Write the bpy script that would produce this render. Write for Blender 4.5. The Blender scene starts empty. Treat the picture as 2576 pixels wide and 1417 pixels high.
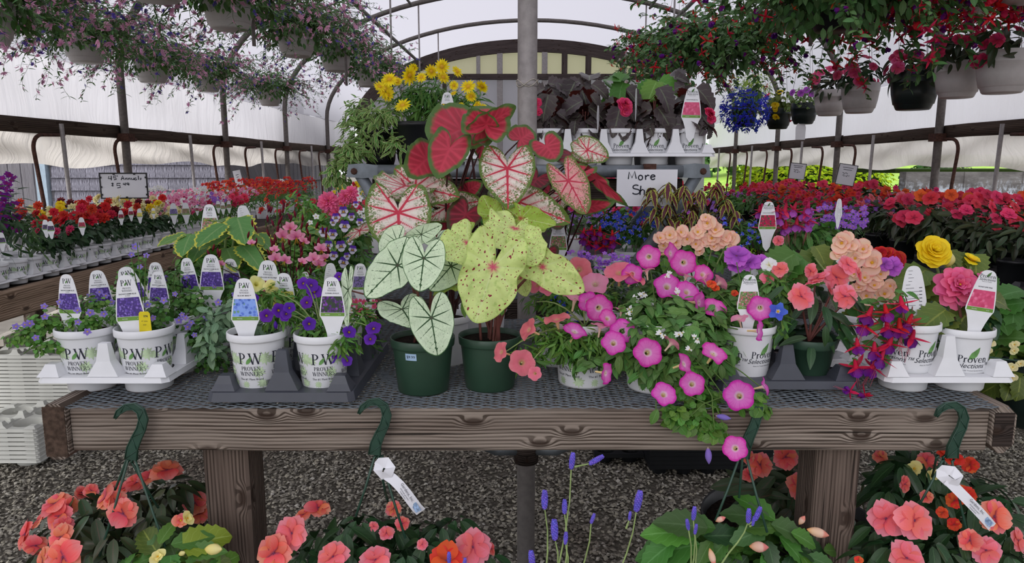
import bpy, math, random
import numpy as np
from mathutils import Vector, Matrix
# ---------------------------------------------------------------- camera, world, exposure
SC = bpy.context.scene
COL = SC.collection
F = 1800.0
PITCH = math.radians(9.25)
CAMZ = 1.45
cam_d = bpy.data.cameras.new('camera')
cam_d.sensor_width = 36.0
cam_d.lens = F / 2576 * 36.0
cam_d.clip_start = 0.02
cam = bpy.data.objects.new('camera', cam_d)
COL.objects.link(cam)
cam.location = (0, 0, CAMZ)
cam.rotation_euler = (math.pi / 2 - PITCH, 0, 0)
SC.camera = cam
SC.view_settings.view_transform = 'Standard'
SC.view_settings.look = 'None'
SC.view_settings.gamma = 1
SC.view_settings.use_curve_mapping = False
SC.view_settings.exposure = 0.50
w = bpy.data.worlds.new('overcast_sky')
SC.world = w
w.use_nodes = True
wn = w.node_tree.nodes; wl = w.node_tree.links
bg = wn['Background']
bg.inputs[0].default_value = (0.93, 0.94, 1.0, 1)
bg.inputs[1].default_value = 1.0
SC.cycles.max_bounces = 8
SC.cycles.diffuse_bounces = 4
SC.cycles.transparent_max_bounces = 12
try:
    SC.cycles.use_denoising = True
except Exception:
    pass
sun_d = bpy.data.lights.new('soft_sun', 'SUN')
sun_d.energy = 1.5
sun_d.angle = math.radians(70)
sun_d.color = (1.0, 0.97, 0.93)
sun = bpy.data.objects.new('soft_sun', sun_d)
sun.rotation_euler = (math.radians(50), 0, math.radians(-42))
COL.objects.link(sun)

RND = random.Random(11)
NR = np.random.default_rng(5)
U = RND.uniform
PI = math.pi
# ---------------------------------------------------------------- picture -> place
_c, _s = math.cos(PITCH), math.sin(PITCH)
def ray(px, py):
    x = (px - 1288) / F; y = (708.5 - py) / F
    return Vector((x, _c + y * _s, -_s + y * _c))
def at(px, py, Y):
    r = ray(px, py); k = Y / r.y
    return Vector((r.x * k, Y, CAMZ + r.z * k))
def atz(px, py, z):
    r = ray(px, py); k = (z - CAMZ) / r.z
    return Vector((r.x * k, r.y * k, z))
def dep(Y, z=1.2):
    return Y * _c + (CAMZ - z) * _s
def mpp(Y, z=1.2):
    return dep(Y, z) / F
def X(px, Y, z=1.0):
    return (px - 1288) / F * dep(Y, z)
# ---------------------------------------------------------------- mesh arrays  (V, faces list, P)
def cat(parts):
    V = []; Fs = []; P = []; n = 0
    for v, f, p in parts:
        V.append(v); P.append(p)
        for a in f: Fs.append(a + n)
        n += len(v)
    return np.concatenate(V), Fs, np.concatenate(P)
def xf(part, M):
    v, f, p = part
    M = np.array(M)
    return v @ M[:3, :3].T + M[:3, 3], f, p
def rep(part, mats, rnd=True):
    """many copies of one piece as one array"""
    v, fs, p = part
    M = np.array([np.array(m) for m in mats], dtype=np.float64)
    k = len(M); n = len(v)
    if k == 0: return np.zeros((0, 3)), [], np.zeros((0, 3))
    V = np.einsum('kij,nj->kni', M[:, :3, :3], v) + M[:, None, :3, 3]
    off = (np.arange(k) * n)
    Fs = [(f[None] + off[:, None, None]).reshape(-1, f.shape[1]) for f in fs]
    P = np.repeat(p[None], k, 0).copy()
    if rnd: P[:, :, 2] = NR.random(k)[:, None]
    return V.reshape(-1, 3), Fs, P.reshape(-1, 3)
def mesh(name, part, mats, slots=None, smooth=True):
    """part -> mesh data; slots: list of (part, material index) instead of a single part"""
    mi = None
    if slots is not None:
        arrs = []; mi = []
        for p, k in slots:
            arrs.append(p)
            for f in p[1]: mi.append(np.full(len(f), k))
        part = cat(arrs)
        mi = np.concatenate(mi) if mi else np.zeros(0)
    V, Fs, P = part
    me = bpy.data.meshes.new(name)
    me.vertices.add(len(V))
    me.vertices.foreach_set('co', np.ascontiguousarray(V, dtype=np.float32).ravel())
    nl = sum(f.size for f in Fs); npoly = sum(len(f) for f in Fs)
    if npoly:
        me.loops.add(nl); me.polygons.add(npoly)
        me.loops.foreach_set('vertex_index', np.concatenate([f.ravel() for f in Fs]).astype(np.int32))
        tot = np.concatenate([np.full(len(f), f.shape[1]) for f in Fs])
        st = np.concatenate([[0], np.cumsum(tot)[:-1]]).astype(np.int32)
        me.polygons.foreach_set('loop_start', st)
        me.polygons.foreach_set('use_smooth', np.full(npoly, smooth, dtype=bool))
        if mi is not None: me.polygons.foreach_set('material_index', mi.astype(np.int32))
    a = me.attributes.new('puv', 'FLOAT_VECTOR', 'POINT')
    a.data.foreach_set('vector', np.ascontiguousarray(P, dtype=np.float32).ravel())
    for m in (mats if isinstance(mats, (list, tuple)) else [mats]): me.materials.append(m)
    me.update(calc_edges=True)
    return me
def obj(name, me, parent=None, M=None, **props):
    o = bpy.data.objects.new(name, me)
    COL.objects.link(o)
    if parent is not None: o.parent = parent
    if M is not None:
        if isinstance(M, Matrix): o.matrix_basis = M
        else: o.location = M
    for k, v in props.items(): o[k] = v
    return o
def thing(name, label, category, loc=(0, 0, 0), group=None, me=None, rz=0.0):
    o = bpy.data.objects.new(name, me)
    COL.objects.link(o)
    o.location = loc
    if rz: o.rotation_euler = (0, 0, rz)
    o['label'] = label; o['category'] = category
    if group: o['group'] = group
    return o
def struct(name, part, m, parent=None, smooth=True, kind='structure', label=None):
    o = obj(name, mesh(name, part, m, smooth=smooth), parent)
    if parent is None and kind: o['kind'] = kind
    if label: o['label'] = label
    return o
def copytree(o, parent=None):
    c = o.copy(); COL.objects.link(c)
    if parent is not None: c.parent = parent
    for ch in list(o.children): copytree(ch, c)
    return c
def fr(p, z, y, s=1.0):
    """frame: origin p, local Z along z, local Y near y"""
    z = Vector(z).normalized(); y = Vector(y)
    y = y - z * y.dot(z)
    if y.length < 1e-6:
        y = Vector((0.31, 0.2, 0.9)); y = y - z * y.dot(z)
    y.normalize(); x = y.cross(z)
    s = s if isinstance(s, (tuple, list)) else (s, s, s)
    return Matrix(((x.x * s[0], y.x * s[1], z.x * s[2], p[0]), (x.y * s[0], y.y * s[1], z.y * s[2], p[1]),
                   (x.z * s[0], y.z * s[1], z.z * s[2], p[2]), (0, 0, 0, 1)))
def grid_faces(nu, nv, wrap=False):
    i = np.arange(nv - 1)[:, None]; j = np.arange(nu if wrap else nu - 1)[None]
    j2 = (j + 1) % nu
    a = i * nu + j; b = i * nu + j2; c = (i + 1) * nu + j2; d = (i + 1) * nu + j
    return np.stack([a, b, c, d], -1).reshape(-1, 4)
def tube(pts, rad, n=6, closed_ends=True):
    P3 = [Vector(p) for p in pts]; m = len(P3)
    rads = rad if isinstance(rad, (list, tuple)) else [rad] * m
    V = []; prev = None; L = 0; Pv = []
    for i, p in enumerate(P3):
        d = (P3[min(i + 1, m - 1)] - P3[max(i - 1, 0)])
        d = d.normalized() if d.length > 1e-9 else Vector((0, 0, 1))
        if prev is None:
            h = Vector((0, 0, 1)) if abs(d.z) < .9 else Vector((1, 0, 0))
            prev = (h - d * h.dot(d)).normalized()
        else:
            prev = (prev - d * prev.dot(d))
            prev = prev.normalized() if prev.length > 1e-6 else Vector((1, 0, 0))
        q = d.cross(prev)
        if i: L += (p - P3[i - 1]).length
        for k in range(n):
            a = 2 * PI * k / n
            V.append(p + (prev * math.cos(a) + q * math.sin(a)) * rads[i]); Pv.append((k / n, L, 0.5))
    fs = [grid_faces(n, m, True)]
    V = np.array([tuple(v) for v in V]); Pv = np.array(Pv)
    if closed_ends and n >= 3:
        fs.append(np.array([list(range(n))[::-1]])); fs.append(np.array([[(m - 1) * n + k for k in range(n)]]))
    return V, fs, Pv
def lathe(prof, n=32, rnd=.5):
    V = []; P = []
    L = 0
    for i, (r, z) in enumerate(prof):
        if i: L += math.hypot(r - prof[i - 1][0], z - prof[i - 1][1])
        for k in range(n):
            a = 2 * PI * k / n
            V.append((r * math.cos(a), r * math.sin(a), z)); P.append((k / n, L, rnd))
    return np.array(V), [grid_faces(n, len(prof), True)], np.array(P)
def disc(r, z=0, n=24, rr=.5):
    V = [(0, 0, z)] + [(r * math.cos(2 * PI * k / n), r * math.sin(2 * PI * k / n), z) for k in range(n)]
    f = [(0, 1 + k, 1 + (k + 1) % n) for k in range(n)]
    P = [(0, 0, rr)] + [(k / n, 1, rr) for k in range(n)]
    return np.array(V, float), [np.array(f)], np.array(P, float)
def box(x0, x1, y0, y1, z0, z1, rr=None):
    rr = U(0, 1) if rr is None else rr
    V = np.array([(x, y, z) for z in (z0, z1) for y in (y0, y1) for x in (x0, x1)], float)
    f = np.array([(0, 2, 3, 1), (4, 5, 7, 6), (0, 1, 5, 4), (2, 6, 7, 3), (0, 4, 6, 2), (1, 3, 7, 5)])
    o = np.array([U(0, 50), U(0, 50), U(0, 50)])
    return V, [f], V + o
def beam(p0, p1, wid, hei, up=(0, 0, 1), ch=.006, seg=1, wob=0.0):
    """timber from p0 to p1 with eased edges; puv = metres along, across, across"""
    p0 = Vector(p0); p1 = Vector(p1); d = p1 - p0; L = d.length; d.normalize()
    u = Vector(up); u = (u - d * u.dot(d)).normalized(); s = d.cross(u)
    a, b = wid / 2, hei / 2
    c = min(ch, a * .8, b * .8)
    pr = [(-a + c, -b), (a - c, -b), (a, -b + c), (a, b - c), (a - c, b), (-a + c, b), (-a, b - c), (-a, -b + c)]
    V = []; P = []; o = (U(0, 50), U(0, 50), U(0, 50))
    for k in range(seg + 1):
        t = k / seg
        jx, jy = (U(-wob, wob), U(-wob, wob)) if 0 < k < seg else (0, 0)
        for x, y in pr:
            q = p0 + d * (L * t) + s * (x + jx) + u * (y + jy)
            V.append(tuple(q)); P.append((L * t + o[0], x + o[1], y + o[2]))
    fs = [grid_faces(8, seg + 1, True), np.array([list(range(8))[::-1]]), np.array([[seg * 8 + k for k in range(8)]])]
    return np.array(V), fs, np.array(P)
def poly2(pts, z=0.0):
    """flat ngon from 2d outline"""
    n = len(pts)
    return np.array([(x, y, z) for x, y in pts], float), [np.array([list(range(n))])], np.array([(x, y, .5) for x, y in pts], float)
def slab(pts, t):
    """outline extruded by t along +Z, centred"""
    n = len(pts)
    V = np.array([(x, y, -t / 2) for x, y in pts] + [(x, y, t / 2) for x, y in pts], float)
    side = np.array([(i, (i + 1) % n, n + (i + 1) % n, n + i) for i in range(n)])
    return V, [np.array([list(range(n))[::-1]]), np.array([list(range(n, 2 * n))]), side], np.concatenate([np.array([(x, y, .5) for x, y in pts])] * 2)
# ---------------------------------------------------------------- materials
def lin(h):
    if isinstance(h, str):
        h = h.lstrip('#'); c = [int(h[i:i + 2], 16) / 255 for i in (0, 2, 4)]
    else: c = list(h)
    return tuple((x / 12.92 if x <= .04045 else ((x + .055) / 1.055) ** 2.4) for x in c) + (1,)
class NT:
    def __init__(s, name):
        s.m = bpy.data.materials.new(name); s.m.use_nodes = True
        s.n = s.m.node_tree.nodes; s.l = s.m.node_tree.links; s.n.clear()
        s.out = s.n.new('ShaderNodeOutputMaterial')
    def link(s, a, b): s.l.new(a, b)
    def put(s, sock, v):
        if hasattr(v, 'links') or isinstance(v, bpy.types.NodeSocket): s.l.new(v, sock)
        else: sock.default_value = v
    def math(s, op, a, b=0.0, c=None, clamp=False):
        n = s.n.new('ShaderNodeMath'); n.operation = op; n.use_clamp = clamp
        s.put(n.inputs[0], a); s.put(n.inputs[1], b)
        if c is not None: s.put(n.inputs[2], c)
        return n.outputs[0]
    def mr(s, x, a, b, c=0.0, d=1.0):
        n = s.n.new('ShaderNodeMapRange'); n.interpolation_type = 'SMOOTHSTEP'
        s.put(n.inputs[0], x); n.inputs[1].default_value = a; n.inputs[2].default_value = b
        n.inputs[3].default_value = c; n.inputs[4].default_value = d
        return n.outputs[0]
    def mix(s, f, a, b, mode='MIX'):
        n = s.n.new('ShaderNodeMix'); n.data_type = 'RGBA'; n.blend_type = mode
        s.put(n.inputs[0], f); s.put(n.inputs[6], a); s.put(n.inputs[7], b)
        return n.outputs[2]
    def ramp(s, x, stops, interp='LINEAR'):
        n = s.n.new('ShaderNodeValToRGB'); n.color_ramp.interpolation = interp
        e = n.color_ramp.elements
        while len(e) < len(stops): e.new(0.5)
        for k, (p, c) in enumerate(stops): e[k].position = p; e[k].color = c
        s.put(n.inputs[0], x)
        return n.outputs[0]
    def noise(s, vec, scale, detail=3, rough=.55, dist=0.0, out=0):
        n = s.n.new('ShaderNodeTexNoise'); s.put(n.inputs['Scale'], scale)
        n.inputs['Detail'].default_value = detail; n.inputs['Roughness'].default_value = rough
        n.inputs['Distortion'].default_value = dist
        if vec is not None: s.l.new(vec, n.inputs['Vector'])
        return n.outputs[out]
    def voro(s, vec, scale, feat='F1', out='Distance', rand=1.0, dim='3D'):
        n = s.n.new('ShaderNodeTexVoronoi'); n.voronoi_dimensions = dim; n.feature = feat; n.inputs['Scale'].default_value = scale
        n.inputs['Randomness'].default_value = rand
        if vec is not None: s.l.new(vec, n.inputs['Vector'])
        return n.outputs[out]
    def coord(s, k='Object'): return s.n.new('ShaderNodeTexCoord').outputs[k]
    def puv(s):
        a = s.n.new('ShaderNodeAttribute'); a.attribute_name = 'puv'
        q = s.n.new('ShaderNodeSeparateXYZ'); s.l.new(a.outputs['Vector'], q.inputs[0])
        return a.outputs['Vector'], q.outputs[0], q.outputs[1], q.outputs[2]
    def vmul(s, v, k):
        n = s.n.new('ShaderNodeVectorMath'); n.operation = 'MULTIPLY'
        s.l.new(v, n.inputs[0]); n.inputs[1].default_value = k
        return n.outputs[0]
    def hsv(s, col, val, hue=0.5, sat=1.0):
        n = s.n.new('ShaderNodeHueSaturation'); s.put(n.inputs['Hue'], hue); s.put(n.inputs['Saturation'], sat)
        s.put(n.inputs['Value'], val); s.put(n.inputs['Color'], col)
        return n.outputs[0]
    def rnd(s, p2):
        o = s.n.new('ShaderNodeObjectInfo').outputs['Random']
        return s.math('FRACT', s.math('ADD', o, p2))
    def bump(s, h, strength=.3, dist=.01):
        n = s.n.new('ShaderNodeBump'); n.inputs['Strength'].default_value = strength; n.inputs['Distance'].default_value = dist
        s.put(n.inputs['Height'], h)
        return n.outputs[0]
    def bsdf(s, col, rough=.5, spec=.4, normal=None, metal=0.0):
        b = s.n.new('ShaderNodeBsdfPrincipled')
        s.put(b.inputs['Base Color'], col); s.put(b.inputs['Roughness'], rough)
        b.inputs['Specular IOR Level'].default_value = spec; b.inputs['Metallic'].default_value = metal
        if normal is not None: s.l.new(normal, b.inputs['Normal'])
        return b.outputs[0]
    def leafsh(s, col, tr=.3, rough=.45, spec=.3, normal=None):
        b = s.bsdf(col, rough, spec, normal)
        if tr <= 0: return b
        t = s.n.new('ShaderNodeBsdfTranslucent'); s.put(t.inputs[0], col)
        m = s.n.new('ShaderNodeMixShader'); m.inputs[0].default_value = tr
        s.l.new(b, m.inputs[1]); s.l.new(t.outputs[0], m.inputs[2])
        return m.outputs[0]
    def done(s, sh):
        s.l.new(sh, s.out.inputs[0]); return s.m
def plain(name, col, rough=.5, spec=.4, var=.12, scale=30, metal=0, bump=0.0, dirt=None):
    t = NT(name); v = t.coord()
    n = t.noise(v, scale, 4)
    c = t.mix(t.mr(n, .3, .7), lin(col), t.hsv(lin(col), 1 - var * 1.6))
    if dirt:
        d = t.noise(v, dirt[2] if len(dirt) > 2 else 60, 5, .7)
        c = t.mix(t.mr(d, dirt[1], dirt[1] + .06, 0, .8), c, lin(dirt[0]))
    nm = t.bump(n, bump, .004) if bump else None
    return t.done(t.bsdf(c, rough, spec, nm, metal))
def leafmat(name, col, mid=None, edge=None, var=.35, tr=.28, veins=6, rough=.42, spec=.35, ew=.7, hue=.02, vs=.35, back=None):
    t = NT(name); vec, u, v, r0 = t.puv(); r = t.rnd(r0)
    au = t.math('ABSOLUTE', u)
    c = t.hsv(lin(col), t.math('MULTIPLY_ADD', r, var * 2, 1 - var), t.math('MULTIPLY_ADD', t.math('FRACT', t.math('MULTIPLY', r, 7.3)), hue * 2, .5 - hue))
    n = t.noise(vec, 6.0, 3)
    if edge:
        f = t.math('ADD', t.math('ADD', au, t.math('MULTIPLY', t.mr(v, .75, 1.0), .35)), t.math('MULTIPLY_ADD', n, .7, -.35))
        c = t.mix(t.mr(f, ew, ew + .12), c, lin(edge))
    mc = lin(mid) if mid else t.hsv(c, 1.55, .5, .85)
    if veins:
        ph = t.math('FRACT', t.math('MULTIPLY', t.math('SUBTRACT', v, t.math('MULTIPLY', au, .32)), veins))
        ln = t.mr(t.math('ABSOLUTE', t.math('SUBTRACT', ph, .5)), .0, .09, 1, 0)
        c = t.mix(t.math('MULTIPLY', ln, vs), c, mc)
        c = t.mix(t.mr(au, .03, .09, .75, 0), c, mc)
        nm = t.bump(t.math('ADD', ln, t.mr(au, .0, .12, 1, 0)), -.35, .002)
    else: nm = None
    if back:
        g = t.n.new('ShaderNodeNewGeometry')
        c = t.mix(g.outputs['Backfacing'], c, lin(back))
    return t.done(t.leafsh(c, tr, rough, spec, nm))
def petalmat(name, stops, streak=None, var=.12, tr=.35, rough=.55, hue=.012, sfreq=9.0, swid=.25, vein=0):
    t = NT(name); vec, u, v, r0 = t.puv(); r = t.rnd(r0)
    n = t.noise(vec, 5.0, 2)
    c = t.ramp(t.math('ADD', v, t.math('MULTIPLY_ADD', n, .12, -.06)), [(p, lin(k)) for p, k in stops])
    if streak:
        sn = t.noise(t.vmul(vec, (sfreq, 1.3, 3.0)), 1.0, 2)
        f = t.math('MULTIPLY', t.mr(sn, .5, .5 + swid), t.mr(v, streak[1], min(1, streak[1] + .35)))
        c = t.mix(t.math('MULTIPLY', f, streak[2]), c, lin(streak[0]))
        if vein:
            ln = t.mr(t.math('ABSOLUTE', t.math('SUBTRACT', t.math('FRACT', t.math('MULTIPLY_ADD', u, 1.5, 10.5)), .5)), .0, .10, 1, 0)
            c = t.mix(t.math('MULTIPLY', t.math('MULTIPLY', ln, t.mr(v, .2, .9)), vein), c, lin(streak[0]))
    c = t.hsv(c, t.math('MULTIPLY_ADD', r, var * 2, 1 - var), t.math('MULTIPLY_ADD', t.math('FRACT', t.math('MULTIPLY', r, 5.7)), hue * 2, .5 - hue))
    return t.done(t.leafsh(c, tr, rough, .25))
def wood(name, c1, c2, c3, ring=1.0, rough=.85, knots=True):
    t = NT(name); vec, a, b, c_ = t.puv()
    cb_ = t.n.new('ShaderNodeCombineXYZ'); t.l.new(a, cb_.inputs[0]); t.l.new(t.math('ADD', b, c_), cb_.inputs[1]); vec = cb_.outputs[0]
    big = t.noise(t.vmul(vec, (1.2, 22, 7)), 1.0, 3, .5)
    fine = t.noise(t.vmul(vec, (5, 190, 190)), 1.0, 4, .6)
    grain = t.n.new('ShaderNodeTexWave'); grain.wave_type = 'BANDS'; grain.bands_direction = 'Y'
    grain.inputs['Scale'].default_value = 40 * ring; grain.inputs['Distortion'].default_value = 5.0
    grain.inputs['Detail'].default_value = 3; grain.inputs['Detail Scale'].default_value = .5
    wv = t.vmul(vec, (.12, 1, .6))
    if knots:
        kv = t.voro(t.vmul(vec, (4.2, 10, 0)), 1.0, dim='2D')
        k = t.mr(kv, .02, .20, 1, 0)
        q = t.n.new('ShaderNodeVectorMath'); q.operation = 'ADD'
        t.l.new(wv, q.inputs[0])
        z = t.n.new('ShaderNodeCombineXYZ'); t.l.new(t.math('MULTIPLY', k, .016), z.inputs[1])
        t.l.new(z.outputs[0], q.inputs[1]); wv = q.outputs[0]
    t.l.new(wv, grain.inputs['Vector'])
    g = grain.outputs['Fac']
    c = t.mix(t.mr(big, .3, .7), lin(c1), lin(c2))
    c = t.mix(t.math('MULTIPLY', t.math('MULTIPLY', t.mr(g, .45, .8), t.mr(t.noise(t.vmul(vec, (3, 40, 25)), 1.0, 2), .35, .6, .25, 1)), .9), c, lin(c3))
    c = t.mix(t.math('MULTIPLY', t.mr(fine, .45, .62), .45), c, t.hsv(c, .55))
    crack = t.noise(t.vmul(vec, (2.2, 120, 120)), 1.0, 2, .4)
    cr = t.mr(crack, .66, .72)
    c = t.mix(t.math('MULTIPLY', cr, .8), c, lin('#1c1714'))
    if knots:
        c = t.mix(t.mr(kv, .05, .12, .8, 0), c, lin('#33261f'))
    h = t.math('ADD', t.math('MULTIPLY', g, .5), t.math('SUBTRACT', t.math('MULTIPLY', fine, .6), t.math('MULTIPLY', cr, 1.2)))
    return t.done(t.bsdf(c, rough, .15, t.bump(h, .55, .004)))
def film(name, col, transp, milk=1.0, wrinkle=0.0):
    t = NT(name)
    tr = t.n.new('ShaderNodeBsdfTransparent'); tr.inputs[0].default_value = (1, 1, 1, 1)
    tl = t.n.new('ShaderNodeBsdfTranslucent'); tl.inputs[0].default_value = lin(col)
    df = t.n.new('ShaderNodeBsdfDiffuse'); df.inputs[0].default_value = lin(col)
    if wrinkle:
        nz = t.noise(t.vmul(t.coord(), (1.5, 3.0, .5)), 2.0, 4, .6, .8)
        bm = t.bump(nz, wrinkle, .15); t.l.new(bm, tl.inputs['Normal']); t.l.new(bm, df.inputs['Normal'])
    m0 = t.n.new('ShaderNodeMixShader'); m0.inputs[0].default_value = .3
    t.l.new(tl.outputs[0], m0.inputs[1]); t.l.new(df.outputs[0], m0.inputs[2])
    m = t.n.new('ShaderNodeMixShader'); m.inputs[0].default_value = 1 - transp
    t.l.new(tr.outputs[0], m.inputs[1]); t.l.new(m0.outputs[0], m.inputs[2])
    return t.done(m.outputs[0])
def picmat(name, cols, scale=150):
    """small printed flower photograph on a plant tag"""
    t = NT(name); v = t.coord()
    n = t.n.new('ShaderNodeTexVoronoi'); n.inputs['Scale'].default_value = scale; t.l.new(v, n.inputs['Vector'])
    q = t.n.new('ShaderNodeSeparateColor'); t.l.new(n.outputs['Color'], q.inputs[0])
    st = [(k / len(cols), lin(c)) for k, c in enumerate(cols)]
    c = t.ramp(q.outputs[0], st, 'CONSTANT')
    c = t.mix(t.mr(n.outputs['Distance'], .3, .75), c, lin(cols[-1]))
    c = t.mix(t.mr(n.outputs['Distance'], .04, .12, .7, 0), c, lin('#e8e2f2'))
    return t.done(t.bsdf(c, .35, .4))
M = {}
# ---------------------------------------------------------------- setting materials
M['film_roof'] = film('poly_roof', '#c4c2ca', .08)
M['film_wall'] = film('poly_wall', '#f1eff3', .03, wrinkle=.25)
M['film_skirt'] = film('poly_skirt', '#ddd7cf', .02, wrinkle=.5)
M['film_end'] = film('end_panel_cream', '#d9d5bd', .12)
M['film_grey'] = film('end_panel_grey', '#b9b6bd', .10)
M['galv'] = plain('galvanised_pipe', '#9a9492', .5, .5, .15, 40, .25)
M['galv_blue'] = plain('dull_zinc_pipe', '#7b8288', .45, .5, .2, 25, .45, .15)
M['dark_pipe'] = plain('weathered_pipe', '#6f6864', .6, .3, .2, 40, .1)
M['rust'] = plain('rusty_rod', '#5a3e35', .8, .2, .35, 60)
M['wood_rail'] = wood('old_rail_timber', '#4c4038', '#5d5046', '#362c26', .7)
M['wood_beam'] = wood('weathered_grey_timber', '#988c81', '#81746a', '#40352d')
M['wood_post'] = wood('post_timber', '#74665d', '#62544c', '#40352f', 1.0, .9)
M['wood_dark'] = wood('dark_timber', '#4a403b', '#3b322e', '#241e1b')
M['wood_end'] = plain('end_grain', '#5a4a40', .9, .1, .35, 90, 0, .5)
M['wood_left'] = wood('brown_bench_board', '#a8917c', '#937e6a', '#6a5646', .9)
M['arch_wood'] = wood('arch_board', '#4b4240', '#574c4a', '#322b29')
t = NT('gravel_bed'); v = t.coord()
c = t.ramp(t.voro(v, 60, out='Color'), [(0, lin('#4a463f')), (.5, lin('#5f5a52')), (1, lin('#746e64'))])
M['gravel_bed'] = t.done(t.bsdf(c, .95, .1, t.bump(t.voro(v, 60), .8, .02)))
t = NT('gravel_stone'); vec, a, b, r = t.puv()
n = t.noise(t.coord(), 1.1, 3)
c = t.ramp(r, [(0, lin('#635f58')), (.3, lin('#807b72')), (.6, lin('#948f84')), (.85, lin('#a6a090')), (1, lin('#b8b4ac'))])
c = t.mix(t.mr(n, .48, .68, 0, .55), c, lin('#4a3a33'))
M['stone'] = t.done(t.bsdf(c, .9, .15))
t = NT('lawn'); v = t.coord(); n = t.noise(v, 3, 5)
q = t.n.new('ShaderNodeSeparateXYZ'); t.l.new(v, q.inputs[0])
gr = t.math('MULTIPLY', t.mr(q.outputs[1], 11.6, 12.4), t.mr(q.outputs[0], 2.0, 3.0))
M['lawn'] = t.done(t.bsdf(t.mix(gr, t.mix(t.mr(n, .35, .65), lin('#77726b'), lin('#8a857d')), t.mix(t.mr(n, .35, .65), lin('#86b046'), lin('#a8c65c'))), .9, .1))
t = NT('shed_shingle'); vec, a, b, r = t.puv()
st = t.noise(t.vmul(t.coord(), (70, 70, 3.0)), 1.0, 4, .6)
c = t.mix(t.mr(st, .40, .62), lin('#9b9aa6'), lin('#4f4c56'))
c = t.hsv(c, t.math('MULTIPLY_ADD', t.rnd(r), .22, .85))
M['shingle'] = t.done(t.bsdf(c, .9, .1))
M['shed_board'] = wood('shed_board', '#8f8d92', '#7f7c80', '#66626a', .8, .9, False)
M['blue_trim'] = plain('blue_trim', '#a9bccb', .6, .3, .1)
t = NT('stained_wall'); v = t.coord()
n1 = t.noise(t.vmul(v, (3, 3, 9)), 1.0, 5, .7); q = t.n.new('ShaderNodeSeparateXYZ'); t.l.new(v, q.inputs[0])
f = t.mr(t.math('ADD', q.outputs[2], t.math('MULTIPLY', n1, .5)), 1.35, 1.55, 1, 0)
c = t.mix(t.mr(n1, .35, .65), lin('#807d7b'), lin('#5f5c5b'))
fl = t.mr(t.noise(t.vmul(v, (22, 22, 9)), 1.0, 4, .7), .47, .55)
c = t.mix(t.math('MULTIPLY', f, fl), c, lin('#c4cdd8'))
M['stained'] = t.done(t.bsdf(c, .9, .1))
M['hedge_gold'] = leafmat('golden_hedge_leaf', '#a3bf1e', None, None, .3, .3, 0, .6, .1)
M['hedge_dark'] = leafmat('dark_hedge_leaf', '#35591f', None, None, .35, .3, 0, .6, .1)
M['tree_leaf'] = leafmat('tree_leaf', '#4f7240', None, None, .35, .3, 0, .7, .1)
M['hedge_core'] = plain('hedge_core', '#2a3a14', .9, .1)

W = 3.15; HS = 2.15; HB = 1.45; GY = .0272
RIBY = [-1.75, .1, 1.95, 3.8, 5.65, 7.5, 9.35, 11.25, 13.05]
def g(x, y, z): return (x + GY * y, y, z)
def arch_pts(y, n=40, off=0.0, low=0.0):
    p = [g(-W - off, y, low)] if low is not None else []
    p += [g(-W - off, y, 1.2), g(-W - off, y, 1.9)]
    for k in range(n + 1):
        a = PI - PI * k / n
        p.append(g((W + off) * math.cos(a), y, HS + (HB + off) * math.sin(a)))
    p += [g(W + off, y, 1.9), g(W + off, y, 1.2)]
    if low is not None: p.append(g(W + off, y, low))
    return p
# floor
struct('floor', cat([(np.array([g(-3.3, -3, 0), g(3.3, -3, 0), g(3.3, 13.3, 0), g(-3.3, 13.3, 0)], float),
                      [np.array([[0, 1, 2, 3]])], np.full((4, 3), .5))]), M['gravel_bed'])
# loose gravel on it
def octa():
    V = np.array([(1, 0, 0), (-1, 0, 0), (0, 1, 0), (0, -1, 0), (0, 0, 1), (0, 0, -1)], float)
    f = np.array([(0, 2, 4), (2, 1, 4), (1, 3, 4), (3, 0, 4), (2, 0, 5), (1, 2, 5), (3, 1, 5), (0, 3, 5)])
    return V, [f], np.full((6, 3), .5)
def gravel(n, x0, x1, y0, y1, s0, s1):
    k = n; V, fs, P = octa()
    pos = np.stack([NR.uniform(x0, x1, k), NR.uniform(y0, y1, k), NR.uniform(.0, .008, k)], 1)
    sc = NR.uniform(s0, s1, (k, 3)); sc[:, 2] *= .5; sc[:, 0] *= 1.25
    A = np.linalg.qr(NR.normal(size=(k, 3, 3)) * .35 + np.eye(3))[0]
    ang = NR.uniform(0, 2 * PI, k); ca, sa = np.cos(ang), np.sin(ang)
    Z = np.zeros((k, 3, 3)); Z[:, 0, 0] = ca; Z[:, 0, 1] = -sa; Z[:, 1, 0] = sa; Z[:, 1, 1] = ca; Z[:, 2, 2] = 1
    Vv = V[None] * NR.uniform(.7, 1.15, (k, 6, 1)) * sc[:, None]
    Vv = np.einsum('kij,knj->kni', np.einsum('kij,kjl->kil', Z, A), Vv) + pos[:, None]
    Fx = (fs[0][None] + (np.arange(k) * 6)[:, None, None]).reshape(-1, 3)
    Pv = np.repeat(np.repeat(NR.random(k)[:, None, None], 6, 1), 3, 2)
    return Vv.reshape(-1, 3), [Fx], Pv.reshape(-1, 3)
gp = cat([gravel(46000, -2.7, 3.1, 2.15, 4.3, .006, .0125), gravel(9000, -3.1, 3.1, 4.3, 6.5, .008, .015), gravel(4000, -2.2, 2.6, 1.3, 2.15, .007, .012)])
struct('gravel', gp, M['stone'], smooth=False, kind='stuff')
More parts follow.
